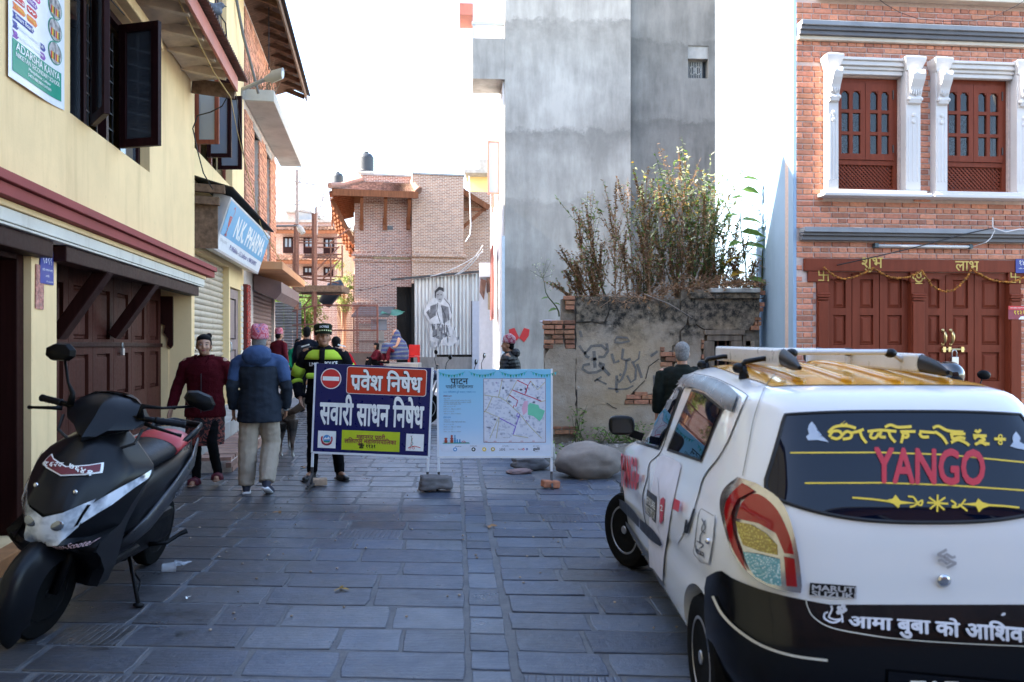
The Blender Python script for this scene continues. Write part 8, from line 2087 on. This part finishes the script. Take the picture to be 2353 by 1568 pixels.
mt('पिहलो चरण', 1516,744,1583,760, MRP); mt('दोसो चरण', 1516,910,1575,926, BLP)
for y, s, x1 in ((773, '-नमटु गलली', 1568),(787, '-गोरीशंकर मनदिर पटको देखि ओलखु गणेश मनदिर', 1735),(801, '-भीमसेन मनदिर देखि सात नारायण मनदिर', 1735),(815, '-सात चोक देखि नयाटोल चोक', 1655),(834, 'मंसिर १३,१४,२० गते', 1612),(853, '-दिउसो १:०० - साँझ ६:०० बजेसमम', 1655),(872, 'मंसिर २१ र २७ गते', 1602),(890, '-बिहान ८:०० - साँझ ७:०० बजेसमम', 1655),(940, '-तिखुगलली', 1570),(954, '-मंगलबजार चोक देखि धलाछें चोक', 1690),(974, 'पुस ४,५, र १२ गते', 1597),(993, '-दिउसो १:०० - साँझ ६:०० बजेसमम', 1655),(1012, 'पुस ११ र १२ गते', 1590),(1031, '-बिहान ८:०० - साँझ ७:०० बजेसमम', 1655)): mt(s, 1517, y - 6, x1, y + 6, GREYP)
a, d = B2(1832,1118), B2(2318,617); patch([a, (d[0], a[1]), d, (a[0], d[1])], flat(-.0140), MRP, b2, 'map_border'); patch([(a[0] + .004, a[1] + .004),(d[0] - .004, a[1] + .004),(d[0] - .004, d[1] - .004),(a[0] + .004, d[1] - .004)], flat(-.0144), plain('map_paper', (.62,.64,.72),.4), b2, 'map_sheet')
rm_ = random.Random(12); mb = MB()
for i in range(330):
 x, y = rm_.uniform(1845,2300), rm_.uniform(625,1075); q, w_, h_ = rm_.uniform(-.6,.6), rm_.uniform(4,11), rm_.uniform(3,8); mb.add([(*B2(x + dx * w_ * math.cos(q) - dy * h_ * math.sin(q), y + dx * w_ * math.sin(q) + dy * h_ * math.cos(q)),0) for dx, dy in ((-1,1),(1,1),(1,-1),(-1,-1))],[(0,1,2,3)])
mb.v = [(u, -.0147, v) for u, v, _ in mb.v]; obj('map_blocks', mb, plain('map_block', (.50,.53,.64)), b2, kind='stuff', fix=False)
for nm, m, pl in (('map_park', plain('map_green', (.16,.55,.36)),[(2180,828),(2195,808),(2262,825),(2268,850),(2312,870),(2290,930),(2270,952),(2222,912),(2178,900)]),('map_square', plain('map_pink', (.68,.40,.52)),[(2150,795),(2178,792),(2172,880),(2142,905),(2130,850)])): patch([B2(*p) for p in pl][::-1], flat(-.0150), m, b2, nm)
ln = lambda m, w, *ls: strokes([([B2(*p) for p in l], w) for l in ls], w, flat(-.0153), m, b2, 'map_road')
ln(plain('map_road_tan', (.50,.45,.25)),.007,[(1835,745),(1960,765),(2010,795),(2105,885),(2200,1000),(2285,1085)],[(1900,760),(1860,850),(1835,880)],[(1980,620),(1948,765)],[(2095,630),(2010,790)],[(1835,870),(1950,920),(1880,1085)],[(1955,920),(1930,1085)],[(2200,635),(2255,705),(2315,645)],[(2060,1060),(2180,1080)],[(2315,790),(2270,800)])
ln(plain('map_crimson', (.50,.02,.08)),.009,[(2095,630),(2180,672),(2200,640)],[(2180,672),(2155,745)],[(2055,705),(2155,745),(2235,775),(2285,795)],[(2035,745),(2100,790),(2085,835),(2068,828),(2065,845)])
ln(plain('map_violet', (.22,.10,.62)),.009,[(1955,925),(2082,992),(2115,895),(2095,890),(2092,912),(2110,918)],[(2082,992),(2062,1055)])
mt('पाटन दरबार', 2115,820,2188,836, BLACKP); mt('केष', 2145,842,2168,856, BLACKP); mt('पुननारायण केष', 2188,872,2246,882, BLACKP)
for x, y, s in ((1975,633, 'P'),(1933,650, 'P'),(1940,714, 'P'),(1851,860, 'P'),(1884,1006, 'P'),(2168,948, 'P')): strokes([(arc(*B2(x, y),.008,0,360,8),.002)],.002, flat(-.0153), PURPLEP, b2, 'map_parking'); mt(s, x - 3, y - 5, x + 3, y + 5, PURPLEP)
for x, y, s in ((1972,765, 'महापाल'),(1948,850, 'नयाबसती'),(2085,760, 'चौक गलली'),(2010,940, 'तिखुगलली'),(1955,1020, 'नागबहाल गलली'),(1895,920, 'टंगल'),(2010,1078, 'इखा गलली'),(2095,690, 'पटको'),(2150,980, 'लुखुसी'),(1858,780, 'सानु गली')): mt(s, x - len(s) * 3.6, y - 5, x + len(s) * 3.6, y + 5, GREYP)
strokes([([B2(x, 1107), B2(x + 22,1107)],.004) for x in (1840,1910,2030,2120,2210)],.004, flat(-.0153), REDP, b2, 'legend_line')
patch([B2(1500,1185), B2(2352,1185), B2(2352,1135), B2(1480,1135)], flat(-.0138), plain('map_footer', (.66,.70,.80)), b2, 'footer')
TR_ = plain('temple_red', (.36,.06,.04))
for x, w_, lv, m in ((1536,16,2, TR_),(1582,16,3, TR_),(1607,9,3, BLP)):
 for k in range(lv): y = 1118 - k * 20; ww = w_ * (1 - .22 * k); patch([B2(x - ww * .7, y), B2(x + ww * .7, y), B2(x + ww * .7, y - 12), B2(x + ww * 1.25, y - 12), B2(x + ww * .5, y - 20), B2(x - ww * .5, y - 20), B2(x - ww * 1.25, y - 12), B2(x - ww * .7, y - 12)], flat(-.0143), m, b2, 'printed_temple')
patch([B2(1508,1124), B2(1725,1124), B2(1715,1116), B2(1520,1116)], flat(-.0142), GREENP, b2, 'printed_grass')
for x in (1625,1645): patch([B2(x - 6,1118), B2(x + 6,1118), B2(x + 4,1090), B2(x - 4,1090)], flat(-.0144), BLP, b2, 'printed_walker')
strokes([(arc(*B2(x, 1112),.008,0,360,8),.003) for x in (1666,1684)] + [([B2(1666,1112), B2(1676,1095), B2(1684,1112)],.003)],.003, flat(-.0144), REDP, b2, 'printed_cyclist')
for x, m in ((1608, plain('emblem_blue', (.08,.28,.6))),(1752, BLACKP),(1836, YELP),(1904, plain('logo_gold', (.5,.36,.05))),(2143, REDP),(2170, BLUEP)): patch(arc(*B2(x, 1170),.022 if x < 2100 else .012,0,340,14), flat(-.0144), m, b2, 'logo'); patch(arc(*B2(x, 1170),.010 if x < 2100 else .005,0,330,11), flat(-.0148), WHITEP, b2, 'logo_centre')
mt('LAKHE', 1955,1160,2000,1182, BLACKP); mt('TUKITUKI', 2030,1166,2070,1176, BLACKP); mt('hocid', 2102,1162,2132,1176, MRP); mt('galli', 2218,1155,2270,1183, BLACKP, .02); mt('MAPS', 2228,1186,2258,1192, GREYP)
for x, s in ((1632, 'आयोजक'),(1752, 'सहकारय'),(2000, 'सहयोगी संसथाहरू'),(2242, 'नकसा साझेदार')): mt(s, x - 26,1141, x + 26,1150, BLACKP)
# ------------------------------------------------------------------ stones, bricks and litter on the ground
def rock(name, label, px, py, Y, sx, sy, sz, m, seed, rot=0, boxy=0., cat='stone', dz=0):
 p = at(px, py, Y); p.z = dz; b = bmesh.new(); bmesh.ops.create_icosphere(b, subdivisions=4, radius=1)
 for v in b.verts:
  d = v.co.copy(); q = d.copy()
  if boxy: k = max(abs(d.x), abs(d.y), abs(d.z)); q = d.lerp(d / k * .85, boxy)
  n_ = noise.noise(d * 1.3 + V(seed, 0,0)) * .22 + noise.noise(d * 3.5 + V(0, seed, 0)) * .07 + noise.noise(d * 9 + V(0,0, seed)) * .018
  v.co = q * (1 + n_); v.co.x *= sx; v.co.y *= sy; v.co.z = max(v.co.z * sz + sz * .8,-.03)
 me = bpy.data.meshes.new(name); b.to_mesh(me); b.free(); me.materials.append(m); me.polygons.foreach_set('use_smooth', [True] * len(me.polygons))
 return tag(link(name, me, None, p, (0,0, rot)), label, cat)
STONE = M('boulder_stone', (.20,.165,.14),.8,.3,4,.5,45, dirt=.4, dirtcol=(.09,.08,.075)); DST = M('dark_flat_stone', (.105,.10,.105),.75,.35,8,.5,50, dirt=.4)
rock('boulder', 'large smooth brown boulder between the map board and the taxi', 1352,1095,9.2,.38,.30,.215, STONE, 4.2)
rock('weight_stone', 'flat grey stone weighing down the feet of the two boards', 1000,1118,8.3,.19,.15,.075, DST, 9.1,.15,.8, dz=.03)
rock('flat_stone', 'dark flat stone lying behind the foot of the map board', 1215,1070,9.7,.24,.16,.09, DST, 2.4,.2,.5)
rock('flat_stone', 'reddish flat stone in the gravel by the map board', 1192,1086,9.4,.15,.1,.03, M('reddish_stone', (.2,.13,.125),.8,.3,8,.4),7.7,.4,.4)
rock('grey_block', 'rough grey block lying at the wall foot behind the boulder', 1240,1040,10.6,.24,.2,.12, CONC, 3.3,0,.7)
rock('plastic_sack', 'crumpled grey-green plastic sack on the stones behind the map board', 1232,1042,10.4,.2,.15,.08, M('sack_plastic', (.30,.32,.28),.4,.3,9,.8,14),5.5,0,0, 'sack', .2)
rock('plastic_bag', 'lilac plastic bag lying on the left brick pier of the ruined wall', 1262,738,11.85,.14,.1,.025, plain('lilac_plastic', (.5,.42,.55),.35),1.5,0,0, 'bag', at(0,742,11.85).z)
def loosebrick(label, px, py, Y, col, rz, tilt=0):
 p = at(px, py, Y); mb = MB(); brick_geo(mb, .20,.10,.05, random.Random(px),(0,0,.045)); mb.box(-.1,.1,-.045,.06,-.005,.095); mb = MB().box(-.095,.095,-.05,.05,0,.075)
 tag(obj('loose_brick', mb, M('loose_brick_%d' % px, col, .9,.3,18,.6,40), loc=(p.x, Y, .012), rot=(0, rad(tilt), rad(rz)), bevel=.012), label, 'brick')
loosebrick('tan brick propping the left foot of the blue board', 731,1108,8.55,(.34,.24,.17),15); loosebrick('orange-red brick holding down the right foot of the map board', 1264,1118,8.42,(.34,.13,.07),20,6)
cp_ = at(390,1312,5.37); cp_.z = .03; CUP = NT('clear_plastic'); CUP.set((.75,.78,.82),.15); CUP.b.inputs['Alpha'].default_value = .55; CUP = CUP.m
mb = MB(); mb.lathe([(.024,0),(.026,.004),(.036,.085),(.039,.088)],20, Matrix.Rotation(rad(94),4, 'Y') @ Matrix.Translation((0,0,-.05))); mb.grid(8,6, lambda u, v: (.03 + u * .11,(v - .5) * .07 * (1 - u * .6),.02 + .02 * math.sin(u * 9 + v * 7) * (1 - u)))
tag(obj('plastic_cup', mb, CUP, loc=cp_, rot=(0,0, rad(28)), smooth=True), 'crushed clear plastic cup lying on the paving by the scooter', 'cup')
for px, py, lb, m, s in ((785,1357, 'yellow dry leaf lying in the middle of the paving', LY, .06),(1125,1212, 'brown curled leaf on the paving near the drain strip', LB, .07),(700,1076, 'brown leaf lying by the left foot of the blue board', LB, .08),(640,1180, 'greyish twig-like leaf on the paving behind the scooter', LB, .06),(430,1378, 'small white paper scrap on the paving by the scooter stand', WHITEP, .03),(1340,1105, 'brown leaf in the gravel before the boulder', LB, .06)):
 Y = 1.55 * FPX / (py - CY); p = at(px, py, Y); mb = MB()
 for k in range(3): leaf(mb, V(0,0,.014), V(math.cos(k * 2.2 + px), math.sin(k * 2.2 + px),.12), s, s * .5,.2, random.Random(px + k))
 tag(obj('dry_leaf' if m != WHITEP else 'paper_scrap', mb, m, loc=(p.x, Y, .002), fix=False), lb, 'leaf' if m != WHITEP else 'paper')
mb = MB(); rq = random.Random(14)
for i in range(190): x, y = rq.uniform(-2.6,1.6), rq.uniform(4.2,11); mb.ball((x, y, .008), rq.uniform(.004,.012), None, .006,5,4)
tag(obj('grit', mb, M('grit_stone', (.3,.24,.19),.9,.4,30, rnd=.4)), kind='stuff')
# ------------------------------------------------------------------ scooter
sc0 = thing('scooter', 'matt dark grey scooter on its side stand in the left foreground', 'scooter', (-2.53,4.88,0),0, None, (0, rad(-11), rad(182))); sc0.scale = (1.12,) * 3
MAT = NT('matt_grey_paint'); MAT.set((.0065,.007,.009),.3, spec=.22); MAT = MAT.m; MATB = plain('matt_black_panel', (.003,.003,.0035),.42,0,.12); SEATM = M('seat_vinyl', (.007,.007,.009),.42,.2,20,.15,90,0,.2)
LENS = NT('headlamp_lens'); LENS.set(LENS.ramp(LENS.noise(9,3,.5),[(.36,(.12,.14,.17)),(.48,(.42,.46,.52)),(.6,(.78,.82,.88))]),.06, spec=.9, coat=.8); LENS = LENS.m;
def P_(t): return prof(t)
hw_ = P_([(.22,.17),(.32,.195),(.42,.205),(.52,.215),(.62,.245),(.72,.265),(.80,.275),(.86,.22),(.92,.15),(.96,.10)]); yf_ = P_([(.22,.40),(.32,.42),(.40,.54),(.46,.70),(.52,.735),(.60,.755),(.66,.745),(.74,.69),(.84,.60),(.92,.50),(.96,.45)])
def ap(u, z, off=0.0):
 a = abs(u); w = hw_(z); d_ = .04 * a if a < .34 else (.0136 + (a - .34) * .30 if a < .72 else .1276 + (a - .72) * .55); y = yf_(z) - d_ * (.3 + w / .25 * .8) * (1 if z > .5 else .7)
 if z < .5: y = yf_(z) + .17 * a * min(1,(.5 - z) / .12) - d_ * .4
 n = V(u * .55,1,.25).normalized(); return V(u * w, y, z) + n * off
mb = MB(); mb.grid(24,26, lambda u, v: ap(u * 2 - 1,.22 + .74 * v)); mb.grid(10,16, lambda u, v: V((u * 2 - 1) * hw_(.22 + .74 * v), min(ap(1,.22 + .74 * v).y, .36 + .04 * v) - .012,.22 + .74 * v))
b_ = len(mb.v); e = [ap(1,.22 + .74 * k / 16) for k in range(17)]
for s in (-1,1): mb.grid(3,16, lambda u, v: V(s * hw_(.22 + .74 * v), lerp3(ap(1,.22 + .74 * v).y, min(ap(1,.22 + .74 * v).y, .36 + .04 * v) - .012, u),.22 + .74 * v))
obj('front_apron', mb, MAT, sc0, auto=17)
apf = lambda o: (lambda u, z: ap(u, z, o))
def apatch(nm, pl, o, m, sub=2): return cpatch(nm, pl, apf(o), m, sc0, sub)
apatch('nose_panel', [(-.62,.675),(-.3,.64),(0,.615),(.3,.64),(.62,.675),(.82,.80),(.75,.90),(.3,.94),(-.3,.94),(-.75,.90),(-.82,.80)],.012, MAT, 3)
hl = apatch('headlight', [(-.60,.69),(-.3,.632),(0,.60),(.3,.632),(.60,.69),(.54,.56),(.34,.475),(0,.45),(-.34,.475),(-.54,.56)],.014, LENS, 3)
mb = MB();
for s in (-1,1): mb.ball(ap(s * .24,.575,.008),.034,.010,.03,12,8)
obj('reflector', mb, plain('reflector_grey', (.30,.32,.35),.12,.8), hl, smooth=True)
for s in (-1,1): apatch('indicator', [(s * .56,.66),(s * .68,.70),(s * .97,.80),(s * .98,.76),(s * .80,.655),(s * .56,.575),(s * .52,.61)][::s],.014, LENS, 2)
for s in (-1,1): apatch('lens_rim', [(s * .54,.665),(s * .58,.665),(s * .53,.57),(s * .49,.56)][::s],.018, MATB, 1)
for s in (-1,1): apatch('lower_apron', [(s * .0,.45),(s * .6,.49),(s * .98,.54),(s * .97,.36),(s * .6,.25),(s * .35,.36),(0,.43)][::s],.012, MATB, 2)
# number plate, emblem, side script
pl_ = apatch('number_plate', [(-.50,.842),(.0,.814),(.46,.842),(.46,.80),(.0,.774),(-.50,.80)][::-1],.02, WHITEP, 2); apatch('number_plate_face', [(-.47,.837),(.0,.81),(.43,.837),(.43,.805),(.0,.779),(-.47,.805)][::-1],.024, plain('plate_dark_red', (.13,.012,.02)),2)
text('७६४१', lambda u, v: ap(-u, v - .055 * u if u > 0 else v, .028), WHITEP, sc0,.22,.82,.022,.36,.02); text('बा.६२प', lambda u, v: ap(-u, v + .04 * u + .012,.028), WHITEP, sc0,-.24,.806,.02,.36,.02)
text('Moto-Scooter', lambda u, v: ap(-u, v + .06 * (u - .5),.018), plain('pinkish_print', (.55,.35,.36)), sc0,.55,.475,.026,.72,0, shear=.3)
for s in (-1,1): p = ap(s * .33,.72,.014); mb = MB(); mb.ball(p, .012,.008,.012,8,6); obj('screw', mb, CHROME, sc0, smooth=True)
# fender and wheels
mb = MB()
def fd(u, v):
 a = rad(-52 + 185 * v); R_ = .272 + .012 * math.sin(v * PI); w = .092 * (1 - .55 * max(0,.25 - v) / .25) * (1 - .25 * v); x = (u * 2 - 1); return V(x * w, .62 + (R_ - .12 * abs(x) ** 2.6) * math.cos(a),.215 + (R_ - .12 * abs(x) ** 2.6) * math.sin(a))
RS = Matrix.Translation((0,.5,0)) @ Matrix.Rotation(rad(-7),4, 'Z') @ Matrix.Translation((0,-.5,0)); mb.grid(10,22, lambda u, v: RS @ fd(u, v)); obj('front_fender', mb, MAT, sc0, smooth=True)
wheel(sc0, RS @ V(0,.62,.215), rad(-7),.215,.09,-1, 'front_wheel', spokes=5, rimm=MATB); wheel(sc0,(0,-.62,.215),0,.215,.095,-1, 'rear_wheel', spokes=5, rimm=MATB)
for s in (-1,1): mb = MB(); mb.tube([RS @ V(s * .062,.62,.215), RS @ V(s * .07,.56,.40), V(s * .05,.48,.55)],[.02,.024,.02],8); obj('fork_leg', mb, MATB, sc0, smooth=True)
# handlebar cowl: faceted V with a pointed lower tip
CW = [(1.13,.05,.33),(1.12,.105,.37),(1.08,.16,.42),(1.03,.20,.46),(.985,.165,.51),(.95,.09,.54),(.925,.012,.545)]
mb = MB(); rg = []
for z, w, y in CW: rg.append([V(-w, .30 - .02, z + .012), V(-w * 1.0, y - .12, z + .01), V(-w * .5, y - .03, z), V(-w * .22, y - .012, z), V(0, y + .012, z - .004), V(w * .22, y - .012, z), V(w * .5, y - .03, z), V(w, y - .12, z + .01), V(w, .28, z + .012), V(0,.25, z + .012)])
mb.rings(rg); o = obj('handlebar_cowl', mb, MAT, sc0, auto=28, bevel=0)
for s in (-1,1):
 mb = MB(); mb.tube([V(s * .12,.36,1.045), V(s * .22,.33,1.05), V(s * .24,.32,1.05)],.014,8); obj('handlebar', mb, MATB, sc0, smooth=True)
 mb = MB(); mb.tube([V(s * .235,.322,1.05).lerp(V(s * .37,.26,1.045), k / 12) for k in range(13)],[.0185 if k % 2 else .0165 for k in range(12)] + [.02],10); obj('grip', mb, SEATM, sc0, smooth=True)
 mb = MB(); mb.tube([V(s * .21,.36,1.03), V(s * .26,.385,1.025), V(s * .36,.35,1.005), V(s * .385,.335,1.0)],[.012,.009,.007,.011],8); obj('brake_lever', mb, MATB, sc0, smooth=True)
 mb = MB(); mb.tube([V(s * .20,.36,1.0), V(s * .19,.40,.93), V(s * .10,.42,.88)],.008,6); obj('brake_cable', mb, GAP, sc0)
 mc = V(.275,.34,1.30) if s > 0 else V(-.40,.20,1.17); bs_ = V(s * .175,.36,1.085)
 mb = MB(); mb.tube([bs_ - V(0,0,.03), bs_ + V(0,0,.03), bs_.lerp(mc, .35), mc - V(s * .02,0,.03)],[.02,.014,.007,.007],8); ms2 = obj('mirror_stem', mb, MATB, sc0, smooth=True)
 q = Matrix.Translation(mc) @ Matrix.Rotation(rad(s * -12),4, 'Z') @ Matrix.Rotation(rad(12 * s),4, 'Y'); mb = MB()
 hx = [(-.078,.012),(-.045,.046),(.03,.050),(.078,.03),(.082,-.012),(.05,-.038),(-.04,-.042),(-.075,-.02)]
 mb.rings([[q @ V(x * k, y, z * k) for x, z in hx] for k, y in ((.92,-.012),(1,0),(.86,.028),(.4,.045),(.05,.05))]); obj('mirror', mb, MATB, ms2, auto=25)
# seat, bodywork, floor, tail
mb = MB(); mb.tube([V(0,.17,.70), V(0,.10,.735), V(0,-.1,.745), V(0,-.3,.765), V(0,-.5,.80), V(0,-.66,.79), V(0,-.70,.77)],[(.05,.03),(.10,.055),(.135,.06),(.14,.06),(.135,.055),(.105,.05),(.06,.03)],16); obj('seat', mb, SEATM, sc0, smooth=True)
mb = MB(); mb.tube([V(0,-.36,.778), V(0,-.5,.806), V(0,-.64,.80), V(0,-.70,.785)],[(.146,.058),(.141,.057),(.113,.052),(.065,.035)],16); obj('seat_patch', mb, plain('red_vinyl', (.42,.045,.05),.4), sc0, smooth=True)
text('Dio', lambda u, v: V(-.142 - .003,-.5 + u, .79 + v), MATB, sc0,0,0,.05,.1,.02)
mb = MB(); mb.tube([V(0,.16,.46), V(0,.05,.50), V(0,-.2,.55), V(0,-.45,.62), V(0,-.7,.70), V(0,-.88,.755)],[(.12,.13),(.15,.2),(.17,.175),(.165,.12),(.12,.075),(.04,.03)],16); obj('rear_body', mb, MAT, sc0, smooth=True)
for s in (-1,1):
 mb = MB(); mb.tube([V(s * .10,.12,.30), V(s * .165,-.05,.42), V(s * .185,-.3,.56), V(s * .16,-.6,.68), V(s * .07,-.9,.77)],[(.01,.035),(.012,.05),(.014,.05),(.012,.04),(.006,.012)],8); obj('side_stripe', mb, M('silver_side', (.06,.06,.066),.3,.2,5, metal=.5), sc0, smooth=True)
text('Dio', lambda u, v: V(-.205,-.34 - .0 + u, .55 + .12 * -u + v), CHROME, sc0,0,0,.06,.13,.02, shear=.2)
mb = MB(); mb.tube([V(-.12,-.45,.80), V(-.13,-.65,.86), V(-.09,-.84,.87), V(.09,-.84,.87), V(.13,-.65,.86), V(.12,-.45,.80)],[(.014,.022)] * 6,10); obj('grab_rail', mb, MAT, sc0, smooth=True)
mb = MB(); mb.box(-.17,.17,-.02,.44,.27,.31); obj('floorboard', mb, MATB, sc0, bevel=.02); mb = MB(); mb.box(-.12,.12,-.6,.05,.2,.40); obj('engine_casing', mb, MATB, sc0, bevel=.04)
for k in range(5): mb = MB(); mb.box(-.15 + k * .065,-.11 + k * .065,.03,.40,.312,.318); obj('floor_rib', mb, SEATM, sc0)
mb = MB(); mb.tube([V(.15,.0,.2), V(.16,-.4,.22), V(.16,-.75,.30)],[.03,.055,.05],10); obj('exhaust', mb, MATB, sc0, smooth=True)
R_i = sc0.matrix_basis.inverted()
def gp_(x, y, z): return R_i @ V(x, y, z)
sx_ = at(318,1396,4.66)
bpy.context.view_layer.update(); R_i = sc0.matrix_world.inverted()
mb = MB(); a, b = V(-.13,.02,.24), gp_(sx_.x, 4.66,.012); mb.tube([a, a.lerp(b, .5), b],[.013,.011,.011],8); mb.ball(b, .03,.03,.01,8,5); mb.tube([a.lerp(b, .35) + V(0,-.02,0), a.lerp(b, .6) + V(0,-.07,0), a.lerp(b, .75) + V(0,-.02,0)],.005,5); obj('side_stand', mb, MATB, sc0, smooth=True)
mb = MB(); mb.tube([V(-.12,-.25,.24), V(-.2,-.3,.25), V(-.22,-.45,.27), V(-.25,-.47,.29)],[.014,.012,.012,.016],8); obj('kick_lever', mb, MATB, sc0, smooth=True)
# ------------------------------------------------------------------ parked motorcycles
def bike(label, x, y, rz, z=0, col=(.02,.022,.03), lean=8):
 t = thing('motorcycle', label, 'motorcycle', (x, y, z),0, None, (0, rad(-lean), rad(rz))); pm_ = M('tank_paint_%d' % int(col[2] * 1000), col, .2,.1,5, coat=.5)
 wheel(t, (0,.65,.3),0,.3,.1,-1); wheel(t, (0,-.65,.3),0,.3,.12,-1)
 mb = MB(); mb.tube([V(0,.38,.78), V(0,.3,.86), V(0,.1,.88), V(0,-.08,.78)],[(.08,.06),(.14,.10),(.13,.1),(.07,.05)],12); obj('tank', mb, pm_, t, smooth=True)
 mb = MB(); mb.tube([V(0,-.02,.77), V(0,-.3,.78), V(0,-.65,.84), V(0,-.75,.85)],[(.08,.04),(.12,.05),(.1,.04),(.05,.03)],10); obj('seat', mb, SEATM, t, smooth=True)
 mb = MB(); mb.box(-.12,.12,-.2,.3,.28,.68); obj('engine', mb, plain('engine_grey', (.07,.07,.075),.45,.6), t, bevel=.04)
 mb = MB(); mb.tube([V(0,-.4,.74), V(0,-.7,.80), V(0,-.9,.85)],[(.09,.06),(.08,.05),(.03,.02)],8); obj('tail_cowl', mb, pm_, t, smooth=True)
 for s in (-1,1):
  mb = MB(); mb.tube([V(s * .08,.66,.3), V(s * .08,.45,.85), V(s * .07,.4,.98)],.022,8); obj('fork_leg', mb, plain('fork_grey', (.25,.25,.26),.35,.8), t)
  mb = MB(); mb.tube([V(0,.42,.98), V(s * .15,.4,1.03), V(s * .36,.28,1.04)],.013,8); mb.tube([V(s * .25,.34,1.04), V(s * .37,.275,1.04)],.02,8); obj('handlebar', mb, MATB, t)
  mb = MB(); mb.tube([V(s * .2,.38,1.04), V(s * .26,.40,1.18), V(s * .3,.36,1.27)],.006,6); mb.ball((s * .31,.36,1.30),.065,.018,.045,10,7); st2 = obj('mirror', mb, MATB, t, smooth=True); mb = MB(); mb.ball((s * .31,.344,1.30),.056,.006,.037,10,7); obj('mirror_glass', mb, plain('mirror_bright', (.75,.78,.8),.06,1), st2, smooth=True)
 mb = MB(); mb.ball((0,.5,.92),.1,.08,.1); obj('headlamp', mb, pm_, t, smooth=True); mb = MB(); mb.ball((0,.555,.92),.082,.04,.082); obj('lamp_lens', mb, LENS, t, smooth=True)
 return t
bike('dark blue motorcycle parked beside the tin shed, left of the puffer-jacket man', at(1048,0,15).x, 15,120,.03,(.02,.025,.06)); bike('black motorcycle under the man in the puffer jacket', at(1160,0,12.6).x, 12.6,80,.0)
bike('pale blue motorcycle half hidden behind the left pier of the ruined wall', at(1262,0,13.4).x, 13.4,-70,.02,(.12,.2,.3)); bike('black motorcycle parked before the brick house beyond the taxi roof', at(2090,0,7.8).x, 7.75,178,0,(.015,.015,.016))
hl_ = at(2178,862,7.3); t = thing('helmet', 'glossy black motorcycle helmet hung on the motorcycle beyond the taxi', 'helmet', hl_, rad(200)); GBL = plain('helmet_gloss', (.006,.006,.007),.06, coat=1); mb = MB(); mb.ball((0,0,0),.125,.15,.13,20,14); mb.box(-.1,.1,-.14,-.05,-.13,-.06); o = obj('shell', mb, GBL, t); remesh(o, .012,6)
mb = MB(); mb.grid(14,5, lambda u, v: V(.128 * math.sin((u - .5) * 2.4),-.153 * math.cos((u - .5) * 2.4),-.05 + v * .09)); obj('visor', mb, plain('visor_dark', (.01,.01,.012),.03), t, smooth=True)
